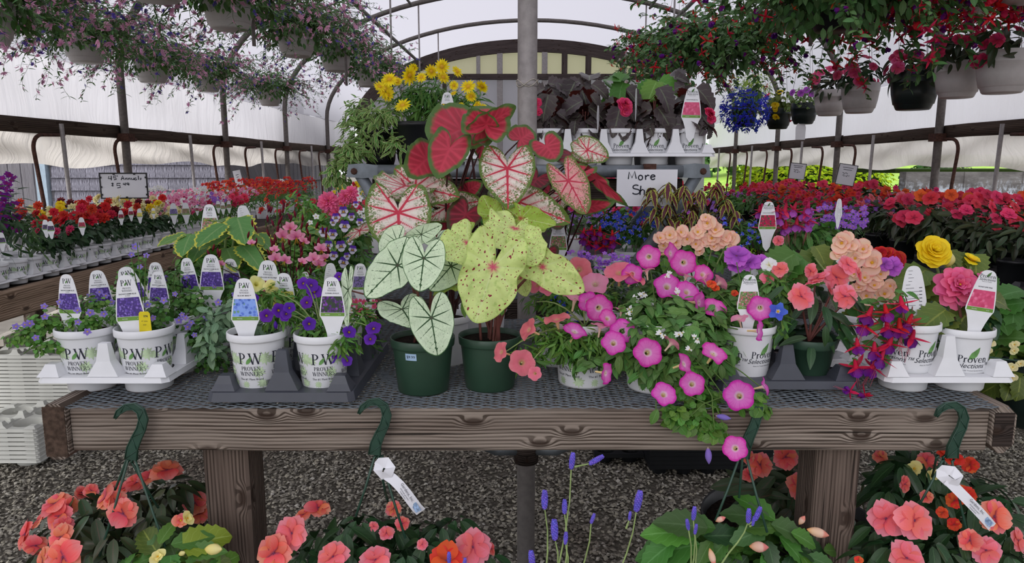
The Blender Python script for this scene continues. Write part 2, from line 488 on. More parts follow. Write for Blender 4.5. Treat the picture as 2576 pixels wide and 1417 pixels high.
# polythene skin
def skin(pts_fn, ys, name, m, amp=.0):
    rows = []
    for y in ys: rows.append([np.array(p) for p in pts_fn(y)])
    nv = len(rows); nu = len(rows[0])
    V = np.array(rows).reshape(-1, 3)
    if amp: V = V + NR.uniform(-amp, amp, V.shape)
    return struct(name, (V, [grid_faces(nu, nv)], np.full((len(V), 3), .5)), m)
ys = list(np.linspace(-2.2, 13.2, 32))
skin(lambda y: [g((W + .045) * math.cos(PI - PI * k / 48), y, HS + (HB + .045) * math.sin(PI * k / 48)) for k in range(49)], ys, 'ceiling', M['film_roof'])
for sx, nm in ((-1, 'wall_left'), (1, 'wall_right')):
    skin(lambda y: [g(sx * (W + .045 + .012 * math.sin(y * 3.1 + z * 9)), y, z) for z in np.linspace(1.70, HS, 5)], list(np.linspace(-2.2, 13.2, 80)), nm, M['film_wall'])
    def sk(y, sx=sx):
        r = []
        zb = 1.425 + .018 * math.sin(y * 2.3 + sx) + .012 * math.sin(y * 6.1 + 2 * sx) + (.03 if sx < 0 else -.0)
        for k in range(9):
            tt = k / 8; z = 1.70 + (zb - 1.70) * tt
            r.append(g(sx * (W + .07 + .03 * math.sin(y * 1.9 + tt * 5 + sx) * tt + .02 * math.sin(y * 5.3 - tt * 7)), y, z))
        return r
    skin(sk, list(np.linspace(-2.2, 13.1, 150)), 'rolled_curtain', M['film_skirt'])
# ribs, rails, rods
for y in RIBY[:-1]:
    struct('arch_rib', tube(arch_pts(y), .03, 10), M['dark_pipe'])
for sx in (-1, 1):
    nm = 'side_rail'
    pts = []
    for k in range(len(RIBY) - 1):
        y0, y1 = RIBY[k], RIBY[k + 1]
        struct(nm, beam(g(sx * (W + .05), y0 + .004, 1.70 + U(-.006, .006)), g(sx * (W + .05), y1 - .004, 1.70 + U(-.006, .006)), .038, .095, ch=.005, seg=6, wob=.003), M['wood_rail'])
    for y in RIBY[2:-1]:
        struct('rail_clamp', xf(box(-.045, .045, -.05, .05, -.03, .03), Matrix.Translation(g(sx * (W - .005), y, 1.66))), M['rust'], smooth=False)
    for k, y in enumerate([2.85, 3.75, 4.62, 5.52, 7.23, 8.03, 8.97, 9.9, 10.8, 11.7]):
        y += (0 if sx < 0 else -.12)
        top = 1.655; xo = sx * (W + .03)
        pts = [g(xo, y + .34, top - .004), g(xo, y + .11, top - .012)]
        for a in range(0, 91, 15):
            r = .10; ar = math.radians(a)
            pts.append(g(xo - sx * .01 * a / 90, y + .11 - r * math.sin(ar), top - .012 - r + r * math.cos(ar)))
        # the hoop turns away from the camera and drops to the bench
        q = pts[-1]
        pts += [(q[0] - sx * .03, q[1], 1.2), (q[0] - sx * .05, q[1], .55), (q[0] - sx * .05, q[1], .0)]
        struct('hoop_rod', tube(pts, .0125, 7), M['rust'])
    for y in [3.0, 4.85, 6.66, 8.4, 10.3, 12.1]:
        struct('side_stake', tube([g(sx * (W - .03), y, 1.72), g(sx * (W - .06), y, .0)], .014, 7), M['galv'])
# long purlins and hanging rods
for sx, xx, zz in ((-1, -1.95, 3.20), (1, 1.80, 3.26)):
    struct('roof_purlin', tube([g(xx, -2.0, zz), g(xx, 13.05, zz)], .024, 8), M['dark_pipe'])
for y in RIBY[3:-1]:
    for sx in (-1, 1):
        xx = sx * 1.42
        zt = HS + HB * math.sqrt(1 - (xx / W) ** 2)
        struct('hanging_rod', tube([g(xx, y, zt), g(xx, y, 2.05)], .010, 6), M['galv'])
for xx, zz in ((-2.56, 2.93), (-1.42, 3.38), (2.53, 2.95), (1.50, 3.35)):
    struct('basket_pipe', tube([g(xx - .06, -1.5, zz), g(xx - .06, 9.2, zz)], .016, 7), M['dark_pipe'])
# end wall
YE = 13.06
def ell(a, da=0.0): return (W - da) * math.cos(a), HS + (HB - da) * math.sin(a)
n = 40; V = []; P = []
for k in range(n + 1):
    a = PI - PI * k / n
    for da in (-.03, .19):
        for yy in (YE - .03, YE + .03):
            x, z = ell(a, da); V.append(g(x, yy, z)); P.append((k * .24, da, yy))
fs = []
for k in range(n):
    b = 4 * k; e = b + 4
    fs += [(b, b + 2, e + 2, e), (b + 1, e + 1, e + 3, b + 3), (b, e, e + 1, b + 1), (b + 2, b + 3, e + 3, e + 2)]
struct('trim_1', (np.array(V, float), [np.array(fs)], np.array(P, float)), M['arch_wood'], smooth=False)
zb = 2.985
_o = [(-3.13, 0), (3.13, 0), (3.13, HS)] + [ell(a, .05) for a in np.linspace(.05, .62, 6)] + [ell(a, .05) for a in np.linspace(PI - .62, PI - .05, 6)] + [(-3.13, HS)]
V, f, P = slab(_o, .01)
ce = struct('wall_back', (np.stack([V[:, 0] + GY * YE, YE + .055 + V[:, 2], V[:, 1]], 1), f, P), M['film_grey'], smooth=False)
# cream panes above the beam, one between each pair of studs
studs = [-2.3, -1.55, -.95, -.57, .22, .57, .99, 1.6, 2.3]
edges = [-2.75] + studs + [2.75]
for a, b in zip(edges[:-1], edges[1:]):
    top = [(x, min(3.6, HS + (HB - .05) * math.sqrt(max(0, 1 - (x / W) ** 2)))) for x in np.linspace(b, a, 7)]
    pts = [(a, zb), (b, zb)] + [(x, max(z, zb + .01)) for x, z in top]
    V, f, P = slab(pts, .01)
    V = np.stack([V[:, 0] + GY * YE, np.full(len(V), YE + .05) + V[:, 2], V[:, 1]], 1)
    obj('pane', mesh('pane', (V, f, P), M['film_end'], smooth=False), ce)
for x in studs:
    zt = HS + (HB - .1) * math.sqrt(1 - (x / W) ** 2)
    wd = .10 if abs(x) < .6 or x > .9 else .07
    obj('stud', mesh('stud', beam(g(x, YE, 0), g(x, YE, zt), wd, .06, up=(0, 1, 0)), M['arch_wood'] if RND.random() < .6 else M['galv'], smooth=False), ce)
obj('cross_beam', mesh('cross_beam', beam(g(-2.9, YE - .03, zb), g(2.9, YE - .03, zb), .05, .10), M['arch_wood'], smooth=False), ce)
obj('door_light', mesh('door_light', box(.62 + GY * YE, .95 + GY * YE, YE + .03, YE + .045, 2.3, 2.92), M['film_roof'], smooth=False), ce)
# centre pole with a clamp low down
pole = thing('centre_pole', 'tall grey steel pole rising through the middle of the benches', 'pole', (.048, 2.30, 0))
obj('shaft', mesh('shaft', tube([(0, 0, 0), (0, 0, 1.2), (0, 0, 2.4), (0, 0, 3.58)], .0305, 24), M['galv']), pole)
obj('joint_collar', mesh('joint_collar', lathe([(.0308, 1.69), (.033, 1.692), (.033, 1.705), (.0308, 1.707)], 24), M['galv']), pole)
obj('clamp', mesh('clamp', lathe([(.031, .455), (.041, .456), (.042, .50), (.041, .545), (.031, .546)], 20), M['wood_dark']), pole)
for sx in (-1, 1):
    obj('brace_arm', mesh('brace_arm', tube([(sx * .03, -.01, .50), (sx * .10, -.02, .505), (sx * .2, -.05, .56), (sx * .46, -.12, .80)], [.018, .02, .014, .014], 8), M['galv_blue']), pole)
strg = tube([(.034 * math.cos(a), .034 * math.sin(a), 1.70 + .012 * math.sin(a * 2.3)) for a in np.linspace(0, 4 * PI, 40)], .0012, 4)
obj('string_tie', mesh('string_tie', strg, plain('string', '#b9b2a4', .9)), pole, label='pale string wound round the pole')
# ---------------------------------------------------------------- outside
gx = np.linspace(-30, 40, 36); gyy = np.concatenate([np.linspace(-12, 13, 12), np.linspace(15, 60, 24)])
V = np.array([(x, y, -.04 + max(0, y - 13.5) * .05 * (1 if x > 0 else .3)) for y in gyy for x in gx])
struct('lawn', (V, [grid_faces(len(gx), len(gyy))], np.full((len(V), 3), .5)), M['lawn'])
def card(L, Wd):
    V = np.array([(0, 0, 0), (Wd / 2, L * .45, .0), (0, L, 0), (-Wd / 2, L * .45, 0)], float)
    return V, [np.array([[0, 1, 2, 3]])], np.array([(0, 0, .5), (1, .45, .5), (0, 1, .5), (-1, .45, .5)], float)
def leaf_shell(n, c, r, L, up=.3, sq=2.5):
    ms = []
    for _ in range(n):
        d = Vector((RND.gauss(0, 1), RND.gauss(0, 1), abs(RND.gauss(0, 1)) if RND.random() < .7 else RND.gauss(0, 1))).normalized()
        k = (abs(d.x) ** sq + abs(d.y) ** sq + abs(d.z) ** sq) ** (-1 / sq) * U(.9, 1.04)
        p = Vector((c[0] + d.x * r[0] * k, c[1] + d.y * r[1] * k, c[2] + d.z * r[2] * k))
        nn = (d + Vector((U(-.5, .5), U(-.5, .5), U(-.2, .8)))).normalized()
        ms.append(fr(p, nn, Vector((U(-1, 1), U(-1, 1), U(-.6, 1))), U(.7, 1.3) * L))
    return rep(card(1, .62), ms)
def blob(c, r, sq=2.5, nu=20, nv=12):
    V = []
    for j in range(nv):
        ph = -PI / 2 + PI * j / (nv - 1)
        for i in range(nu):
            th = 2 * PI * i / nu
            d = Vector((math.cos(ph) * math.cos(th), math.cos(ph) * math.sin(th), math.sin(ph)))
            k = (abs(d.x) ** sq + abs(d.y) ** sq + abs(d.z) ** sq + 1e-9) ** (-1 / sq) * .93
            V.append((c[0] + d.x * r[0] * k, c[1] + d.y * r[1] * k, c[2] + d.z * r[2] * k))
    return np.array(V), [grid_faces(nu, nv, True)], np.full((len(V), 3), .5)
hc = (4.75, 11.6, .70); hr = (1.08, .85, .80)
hed = thing('clipped_hedge', 'clipped golden green hedge outside the right side of the greenhouse', 'hedge')
obj('foliage', mesh('foliage', leaf_shell(9000, hc, hr, .075, .3, 5), M['hedge_gold']), hed, kind='stuff')
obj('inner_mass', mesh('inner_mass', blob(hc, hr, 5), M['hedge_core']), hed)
hc2 = (6.38, 10.8, .62); hr2 = (.46, .5, .82)
hed = thing('dark_hedge', 'dark green hedge between the golden hedge and the stained grey wall', 'hedge')
obj('foliage', mesh('foliage', leaf_shell(3500, hc2, hr2, .075, .3, 4), M['hedge_dark']), hed, kind='stuff')
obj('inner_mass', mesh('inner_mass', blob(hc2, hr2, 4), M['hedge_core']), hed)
for k, (x, y, z, r) in enumerate([(8.4, 33, 1.6, 1.1), (11.0, 34, 1.7, 1.1), (13.7, 36, 1.7, 1.15), (16.6, 35, 1.7, 1.15)]):
    tr = thing('far_tree', 'hazy green tree %s beyond the sloping lawn' % ('nearest the hoop bench frame', 'second along the treeline', 'third along the treeline', 'furthest along the treeline')[k], 'tree', group='trees beyond the lawn')
    obj('crown', mesh('crown', leaf_shell(1100, (x, y, z), (r, r, r * .62), .3), M['tree_leaf']), tr, kind='stuff')
    obj('trunk', mesh('trunk', tube([(x, y, .3), (x, y, z)], .12, 7), M['wood_dark']), tr)
bs = thing('red_shrub', 'low dark red shrub on the sloping lawn before the treeline', 'shrub')
obj('foliage', mesh('foliage', leaf_shell(500, (5.95, 18.4, .62), (.55, .4, .16), .12), leafmat('red_shrub_leaf', '#7d3a33', veins=0)), bs, kind='stuff')
obj('stem', mesh('stem', tube([(5.95, 18.4, .2), (5.95, 18.4, .6)], .03, 6), M['wood_dark']), bs)
# grey stained wall on the right, in panels
gw = struct('stained_wall', box(4.35, 9.0, 8.0, 8.12, 0, 1.375), M['stained'], smooth=False)
for x in (4.35, 5.0, 5.65, 6.3, 6.95, 7.6):
    obj('wall_batten', mesh('wall_batten', box(x, x + .012, 7.985, 8.0, 0, 1.375), M['stained'], smooth=False), gw)
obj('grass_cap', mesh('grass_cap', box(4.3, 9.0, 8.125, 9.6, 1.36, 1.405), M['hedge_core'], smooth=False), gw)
# grey shingled shed on the left, courses of single shingles
sh = struct('shingled_shed', box(-9.0, -3.55 + .0, 9.06, 12.5, 0, 2.6), M['shed_board'], smooth=False)
sm = [mesh('shingle', cat([xf((np.array([(0, 0, 0), (1, 0, 0), (1, .024, 1), (0, .024, 1), (0, -.022, 0), (1, -.022, 0), (1, .004, 1), (0, .004, 1)], float),
      [np.array([(4, 5, 6, 7), (0, 4, 7, 3), (1, 2, 6, 5), (0, 1, 5, 4)])], np.full((8, 3), .5)), Matrix.Identity(4))]), M['shingle'], smooth=False)]
for r in range(7):
    z = .66 + r * .158; x = -5.78 + U(0, .05)
    while x < -3.6:
        wd = U(.13, .26)
        obj('shingle', sm[0], sh, Matrix.Translation((x, 9.04, z)) @ Matrix.Diagonal((wd - .003, 1.25, .185, 1)))
        x += wd
obj('corner_trim', mesh('corner_trim', box(-5.92, -5.79, 8.98, 9.06, 0, 2.5), M['blue_trim'], smooth=False), sh, label='pale blue corner board')
x = -8.2; k = 0
while x < -5.95:
    obj('board', mesh('board', beam((x + .08, 9.03, 0), (x + .08, 9.03, 2.5), .155, .03, up=(0, 1, 0)), M['shed_board'], smooth=False), sh); x += .16
fe = struct('board_fence', box(-3.62, -3.58, 9.3, 13.6, 0, .1), M['shed_board'], smooth=False)
y = 9.2
while y < 14.2:
    obj('board', mesh('board', beam(g(-3.86, y, 0), g(-3.86, y, 2.3 + U(-.02, .02)), .028, .19, up=(0, 1, 0)), M['shed_board'], smooth=False), fe); y += .2
for z in (.55, 1.2):
    obj('fence_rail', mesh('fence_rail', beam(g(-3.83, 9.2, z), g(-3.83, 14.2, z), .05, .03), M['shed_board'], smooth=False), fe)
# ---------------------------------------------------------------- leaves
def leafp(prof='ov', nl=7, nw=3, droop=.25, fold=.15, wave=0.0, L=1.0, Wd=.45, teeth=0):
    """unit leaf: base at origin, grows along +Y, upper face +Z"""
    V = []; P = []
    for i in range(nl):
        t = i / (nl - 1)
        if prof == 'ov': wv = math.sin(PI * t ** .85) ** .8 if 0 < t < 1 else 0
        elif prof == 'lan': wv = (t ** .6 * (1 - t) ** .9) / .52
        elif prof == 'hrt': wv = math.sqrt(max(0, 1 - (2 * t ** .72 - 1) ** 2))
        elif prof == 'obo': wv = math.sin(PI * t ** 1.5) ** .7 if 0 < t < 1 else 0
        elif prof == 'str': wv = .35 + .65 * math.sin(PI * min(1, t * 1.05)) if t < 1 else .05
        wv = max(wv, .04)
        if teeth and 0 < i < nl - 1: wv *= 1 + (.12 if i % 2 else -.08)
        for j in range(nw):
            u = -1 + 2 * j / (nw - 1)
            x = u * wv * Wd / 2 * L
            z = -droop * t * t * L + fold * abs(x) - (droop * .1) * math.sin(t * 3) + wave * L * math.sin(t * 9 + (2 if u > 0 else 0)) * abs(u)
            y = L * (t - droop * .35 * t * t)
            V.append((x, y, z)); P.append((u, t, .5))
    return np.array(V), [grid_faces(nw, nl)], np.array(P)
LF = {k: leafp(*a, **b) for k, (a, b) in dict(
    ov=(('ov', 5, 3), {}), ovb=(('ov', 9, 5), dict(droop=.35, fold=.25, Wd=.46)), lan=(('lan', 5, 3), dict(Wd=.30)), lanb=(('lan', 10, 5), dict(Wd=.46, droop=.35, fold=.3)),
    hrt=(('hrt', 9, 5), dict(Wd=.8, droop=.3, fold=.15)), tooth=(('ov', 13, 5), dict(Wd=.52, droop=.3, fold=.25, teeth=1)), beg=(('hrt', 13, 5), dict(Wd=.72, droop=.45, fold=.35, teeth=1, wave=.03)),
    rnd=(('hrt', 5, 3), dict(Wd=.85, droop=.2)), fine=(('str', 3, 3), dict(Wd=.16, droop=.3)), obo=(('obo', 7, 3), dict(Wd=.5)), sml=(('ov', 3, 3), dict(Wd=.6, droop=.15)),
    coleus=(('lan', 17, 5), dict(Wd=.42, droop=.55, fold=.3, teeth=1, wave=.02)), plec=(('hrt', 17, 7), dict(Wd=.66, droop=.22, fold=.12, teeth=1, wave=.025))).items()}
# ---------------------------------------------------------------- flowers (face +Z, unit radius)
def petal(L, Wd, prof, a, tilt, nl=5, nw=5, notch=0.0, cup=.1, r0=.06, z0=0.0, ruf=0.0, ph=0.0, rv=None):
    V = []; P = []
    ca, sa, ct, st = math.cos(a), math.sin(a), math.cos(tilt), math.sin(tilt)
    rr = U(0, 1) if rv is None else rv
    for i in range(nl):
        t = i / (nl - 1)
        if prof == 'h': wv = math.sin(PI * (.12 + .80 * t ** .9)) ** .75
        elif prof == 'r': wv = math.sin(PI * (.08 + .84 * t)) ** .6
        elif prof == 's': wv = math.sin(PI * (.15 + .82 * t)) ** .6
        else: wv = math.sin(PI * (.06 + .93 * t)) ** .9
        for j in range(nw):
            u = -1 + 2 * j / (nw - 1)
            x = u * Wd / 2 * wv
            y = r0 + L * t * (1 - notch * math.exp(-(u / .35) ** 2) * t ** 4 - .08 * u * u * t)
            z = cup * (u * u * .5 - .0) * wv - cup * t * t * .6 + ruf * math.sin(u * 5 + ph) * t
            y2 = y * ct - z * st; z2 = y * st + z * ct + z0
            V.append((x * ca - y2 * sa, x * sa + y2 * ca, z2)); P.append((u, t, rr))
    return np.array(V), [grid_faces(nw, nl)], np.array(P)
def dome(r, z=0, flat=.6, n=8, m=4):
    pr = [(r * math.cos(k / m * PI / 2) + 1e-4, z + flat * r * math.sin(k / m * PI / 2)) for k in range(m + 1)]
    return lathe(pr, n)
def fl_impatiens(seed):
    rd = random.Random(seed)
    ps = [petal(1.0 * rd.uniform(.90, 1.04), 1.20 * rd.uniform(.9, 1.05), 'h', k * 2 * PI / 5 + rd.uniform(-.1, .1), rd.uniform(-.03, .16), 6, 7, .14, .19, .02, .02 * (k * 2 % 5), .02, rd.uniform(0, 6)) for k in range(5)]
    return cat(ps), dome(.07, .05)
def fl_trumpet(seed, depth=1.25, thr=.2, ruf=.15, n=40):
    rd = random.Random(seed)
    rings = [(.09, -depth, 0), (.10, -depth * .6, 0), (thr * .8, -depth * .3, .05), (thr * 1.3, -.16, .2), (.45, -.07, .42), (.65, -.03, .62), (.82, -.015, .8), (.93, -.01, .92), (1.0, -.015, 1.0)]
    V = []; P = []; ph = rd.uniform(0, 6)
    for r, z, v in rings:
        for k in range(n):
            a = 2 * PI * k / n; l5 = math.cos(5 * a)
            rr = r * (1 + .07 * v * v * l5 - .02 * v * math.cos(10 * a))
            zz = z + v ** 2 * ruf * (.55 * math.sin(3 * a + ph) + .45 * math.cos(5 * a + PI) + .25 * math.sin(8 * a + ph))
            u = ((a * 5 / (2 * PI) + .5) % 1) * 2 - 1
            V.append((rr * math.cos(a), rr * math.sin(a), zz)); P.append((u, v, .5))
    return (np.array(V), [grid_faces(n, len(rings), True)], np.array(P)), xf(dome(.06, 0), Matrix.Translation((0, 0, -.12)))
def fl_double(seed, layers=((1.0, 9, -.1), (.95, 9, .15), (.85, 8, .42), (.7, 7, .7), (.5, 6, .98), (.32, 5, 1.2)), wd=.75, ruf=.05):
    rd = random.Random(seed); ps = []
    for li, (L, n, tl) in enumerate(layers):
        o = rd.uniform(0, 6)
        for k in range(n):
            ps.append(petal(L * rd.uniform(.9, 1.05), wd * L * rd.uniform(.9, 1.15), 'r', o + 2 * PI * k / n + rd.uniform(-.1, .1), tl + rd.uniform(-.1, .1), 4, 4, .04, .16, .03, .05 * li, ruf * L, rd.uniform(0, 6), rd.random()))
    return cat(ps), dome(.08, .3)
def fl_daisy(seed):
    rd = random.Random(seed)
    ps = [petal(.80, .27, 's', 2 * PI * k / 17 + rd.uniform(-.04, .04), rd.uniform(-.12, .16), 4, 3, .0, .05, .18, .0) for k in range(17)]
    return cat(ps), dome(.24, .0, .45, 10, 4)
def fl_begonia(seed):
    rd = random.Random(seed); ps = []
    for k in range(4):
        big = k % 2 == 0
        ps.append(petal(1.0 if big else .78, 1.35 if big else .95, 'r', k * PI / 2 + rd.uniform(-.1, .1), rd.uniform(.15, .5) if big else rd.uniform(.2, .6), 5, 5, 0, .22, .03, .02 * k, .03, rd.uniform(0, 6)))
    for k in range(4):
        ps.append(petal(.55, .6, 'r', k * PI / 2 + .7, .75, 4, 4, 0, .2, .03, .05))
    return cat(ps), dome(.14, .08, 1.0)
def fl_viola(seed):
    up = [petal(1.0, 1.0, 'r', a, .05, 4, 5, 0, .1, .05, -.03) for a in (.45, -.45)]
    sd = [petal(.85, .8, 'r', a, .08, 4, 5, 0, .1, .05, .0) for a in (1.5, -1.5)]
    lo = [petal(.95, 1.15, 'h', PI, .1, 4, 5, .1, .1, .05, .02)]
    return cat(up), cat(sd + lo), dome(.1, .05)
def fl_fan(seed):
    rd = random.Random(seed)
    return cat([petal(1.0, .36, 's', PI + (k - 2) * .52 + rd.uniform(-.08, .08), rd.uniform(-.1, .2), 4, 3, 0, .1, .08) for k in range(5)]), dome(.1, .03)
def fl_gaura(seed):
    rd = random.Random(seed)
    ps = [petal(1.0, .72, 'h', (k - 1.5) * .85 + rd.uniform(-.1, .1), rd.uniform(.0, .3), 4, 5, .05, .12, .05) for k in range(4)]
    st = [tube([(0, 0, 0), (math.sin(a) * .3, -.5, .3), (math.sin(a) * .5, -.75, .2)], .02, 3) for a in (-.8, -.3, .3, .8)]
    return cat(ps), cat(st)
def fl_five(seed, wd=.75, notch=.1):
    rd = random.Random(seed)
    return cat([petal(.95, wd, 'h', 2 * PI * k / 5, rd.uniform(-.05, .2), 3, 3, notch, .1, .05) for k in range(5)]), dome(.14, .02, .6, 6, 2)
def fl_lobelia(seed):
    ps = [petal(.95, .55, 'h', PI + a, .1, 3, 3, 0, .1, .05) for a in (-.65, 0, .65)] + [petal(.55, .25, 's', a, .3, 3, 3, 0, .1, .05) for a in (-.35, .35)]
    return cat(ps), dome(.12, .02, .6, 6, 2)
def fl_fuchsia(seed, double=False):
    """hangs down from the origin along -Z, about 1 unit of tube + sepals"""
    rd = random.Random(seed)
    tb = lathe([(.05, 0), (.09, -.12), (.12, -.35), (.15, -.5)], 8)
    sp = []
    for k in range(4):
        a = k * PI / 2 + rd.uniform(-.2, .2)
        M0 = Matrix.Translation((0, 0, -.46)) @ Matrix.Rotation(a, 4, 'Z') @ Matrix.Rotation(-PI / 2 + rd.uniform(.8, 1.7), 4, 'X')
        sp.append(xf(leafp('lan', 6, 3, rd.uniform(-.5, -.1), .2, 0, .82, .46), M0))
    co = []
    for ring, (rb, nn) in enumerate(((.26, 5), (.2, 4)) if double else ((.2, 5),)):
        for k in range(nn):
            a = 2 * PI * k / nn + ring * .5
            M0 = Matrix.Translation((math.cos(a) * .05, math.sin(a) * .05, -.42)) @ Matrix.Rotation(a - PI / 2, 4, 'Z') @ Matrix.Rotation(-PI / 2 + rb, 4, 'X')
            co.append(xf(leafp('obo', 5, 3, -.12, .5, .03, .58, .80), M0))
    st = [tube([(0, 0, -.5), (.05 * math.cos(a), .05 * math.sin(a), -1.1), (.09 * math.cos(a), .09 * math.sin(a), -1.5 - .1 * a)], .012, 3) for a in (0, 1.5, 3, 4.6)]
    return cat([tb] + sp), cat(co), cat(st)
def budp(n=8, m=6):
    return lathe([(.5 * math.sin(PI * (k + .2) / (m + .4)) ** .9, k / m) for k in range(m + 1)], n)
BUD = budp()
# petal materials
PM = {}
def pmk(k, *a, **b): PM[k] = petalmat('petal_' + k, *a, **b)
pmk('coral', [(0, '#8e2a4a'), (.12, '#e8604f'), (.5, '#f58474'), (1, '#f79c92')], ('#f2553c', .05, .6), var=.14, hue=.022)
pmk('salmon', [(0, '#b83a58'), (.12, '#f06a6a'), (.5, '#f68290'), (1, '#f79cac')], ('#f26a66', .1, .5), var=.10)
pmk('pinkred', [(0, '#a01d3c'), (.2, '#e63a5c'), (1, '#f05274')], None, var=.16)
pmk('red', [(0, '#7d0f16'), (.3, '#c8202a'), (1, '#d8322e')], None, var=.18)
pmk('orange', [(0, '#b03010'), (.3, '#e8502a'), (1, '#ee5c34')], None, var=.12)
pmk('magenta', [(0, '#f0dc9c'), (.16, '#f6d0e8'), (.3, '#ee84d2'), (.76, '#ea6cc8'), (.9, '#dc38b0'), (1, '#c41898')], ('#d83cb0', .1, .6), sfreq=5, var=.07, vein=.7)
pmk('violet', [(0, '#8a3aa0'), (.4, '#c05fd0'), (1, '#c66ad2')], None)
pmk('rosy', [(0, '#f3d0a0'), (.25, '#ee7f8e'), (.6, '#f0788a'), (1, '#ee8a95')], ('#e0576e', .2, .5), sfreq=5)
pmk('ltpink', [(0, '#f0d8c0'), (.3, '#f2a5bd'), (1, '#ee8fb0')], ('#d85a90', .2, .35), sfreq=5)
pmk('purple', [(0, '#d8b83c'), (.14, '#3d1268'), (.3, '#5a22a0'), (1, '#6a2cb8')], ('#3f1580', .2, .5), sfreq=5)
pmk('yellow', [(0, '#d9a400'), (.3, '#f2cf12'), (1, '#f6dc2e')], None, hue=.008)
pmk('dyellow', [(0, '#d8b000'), (.4, '#f7dc14'), (1, '#f9e62a')], None, hue=.008, var=.15)
pmk('paleyel', [(0, '#c8b83c'), (.3, '#f3e78a'), (1, '#f4eda8')], None)
pmk('peach', [(0, '#eaa45c'), (.35, '#f8cfae'), (.85, '#fad6c4'), (1, '#f29a90')], None, var=.08)
pmk('dpink', [(0, '#c8305c'), (.5, '#e85a8c'), (1, '#f07aa4')], None, var=.14)
pmk('hotpink', [(0, '#a81848'), (.5, '#dc3468'), (1, '#e8507e')], None, var=.14)
pmk('gaura', [(0, '#c84a82'), (.25, '#ee8fb6'), (1, '#f6b4cc')], ('#e0609a', .05, .5), var=.06)
pmk('fanpink', [(0, '#e8b8c8'), (.3, '#dc9cc0'), (1, '#e8b0ce')], None, var=.2)
pmk('fanblue', [(0, '#8a7ac0'), (.3, '#5f48a8'), (1, '#6a52b4')], None, var=.2)
pmk('lav', [(0, '#c9b46a'), (.2, '#8a74cc'), (1, '#9a86d8')], None, var=.12)
pmk('blue', [(0, '#e8e8f0'), (.15, '#4456d8'), (1, '#5c70ee')], None, var=.2)
pmk('royal', [(0, '#3a3aa0'), (.3, '#2c3cc4'), (1, '#4056e0')], None, var=.25)
pmk('white', [(0, '#d8d890'), (.2, '#eeeeee'), (1, '#f4f4f6')], None, var=.06)
pmk('cream', [(0, '#d8c870'), (.4, '#f0e6a8'), (1, '#f4ecc0')], None, var=.1)
pmk('vpurple', [(0, '#e8e0f0'), (.3, '#6a3cb4'), (1, '#5a34a8')], None, var=.15)
pmk('vwhite', [(0, '#e8c020'), (.18, '#3a1a5a'), (.4, '#e4def2'), (.85, '#ece8f6'), (1, '#a088d0')], None, var=.06)
pmk('frd', [(0, '#c01c40'), (.5, '#e0284a'), (1, '#e43a56')], None, var=.15)
pmk('fpur', [(0, '#a81a70'), (.5, '#8a2496'), (1, '#6a2298')], None, var=.25, hue=.03)
pmk('fwht', [(0, '#e8b8c0'), (.5, '#f2e4e0'), (1, '#f4ece8')], None, var=.08)
pmk('verb', [(0, '#c0a0e0'), (.2, '#9a62cc'), (1, '#a86cd8')], None, var=.12)
pmk('maroon', [(0, '#3a0818'), (.5, '#641024'), (1, '#7a1430')], None, var=.2)
M['eye_yellow'] = plain('flower_eye_yellow', '#d8a21c', .7)
M['eye_green'] = plain('flower_eye_green', '#a8b070', .7)
M['eye_dark'] = plain('flower_eye_purple', '#6a2548', .7)
M['stamen'] = plain('stamen', '#d0607a', .6)
FM = {}
def flower(kind, col, eye='eye_yellow', nv=3, col2=None):
    key = kind + '_' + col
    if key in FM: return FM[key]
    r = []
    for s in range(nv):
        sd = s * 17 + 3
        if kind == 'viola':
            a, b, c = fl_viola(sd); r.append(mesh('bloom', None, [PM['vpurple'], PM['vwhite'], M['eye_yellow']], [(a, 0), (b, 1), (c, 2)]))
        elif kind in ('fuchsia', 'fuchsia2'):
            a, b, c = fl_fuchsia(sd, kind == 'fuchsia2')
            r.append(mesh('bloom', None, [PM[col], PM[col2 or 'fpur'], M['stamen']], [(a, 0), (b, 1), (c, 2)]))
        else:
            fn = dict(imp=fl_impatiens, trump=fl_trumpet, calib=lambda q: fl_trumpet(q, .8, .18, .04, 30), dbl=fl_double, daisy=fl_daisy, beg=fl_begonia, fan=fl_fan, gaura=fl_gaura, five=fl_five, lob=fl_lobelia,
                      dahlia=lambda q: fl_double(q, ((1, 11, -.15), (1, 11, .1), (.95, 11, .3), (.8, 9, .55), (.6, 8, .8), (.4, 6, 1.1)), .42, .02),
                      rose=lambda q: fl_double(q, ((1, 6, .0), (.95, 6, .25), (.85, 6, .5), (.72, 6, .75), (.55, 5, 1.0), (.4, 5, 1.2), (.25, 4, 1.35)), 1.15, .03))[kind]
            a, b = fn(sd); r.append(mesh('bloom', None, [PM[col], M[eye]], [(a, 0), (b, 1)]))
    FM[key] = r
    return r
FP = {}
def flpart(kind, seed=1):
    """raw arrays of one flower for joined blooms"""
    if kind not in FP:
        FP[kind] = dict(imp=lambda: cat([petal(1, 1.2, 'h', k * 2 * PI / 5, .08, 3, 3, .1, .15, .02, .012 * k) for k in range(5)]), five=lambda: fl_five(1)[0], fan=lambda: fl_fan(1)[0], lob=lambda: fl_lobelia(1)[0],
                        dbl=lambda: cat([petal(L, .7 * L, 'r', k * 2 * PI / n + L * 5, tl, 3, 3, 0, .15, .03, z) for L, n, tl, z in ((1, 8, 0, 0), (.85, 7, .4, .05), (.55, 6, .85, .1)) for k in range(n)]),
                        daisy=lambda: fl_daisy(1)[0], trump=lambda: fl_trumpet(1, .9, .2, .08, 15)[0])[kind]()
    return FP[kind]
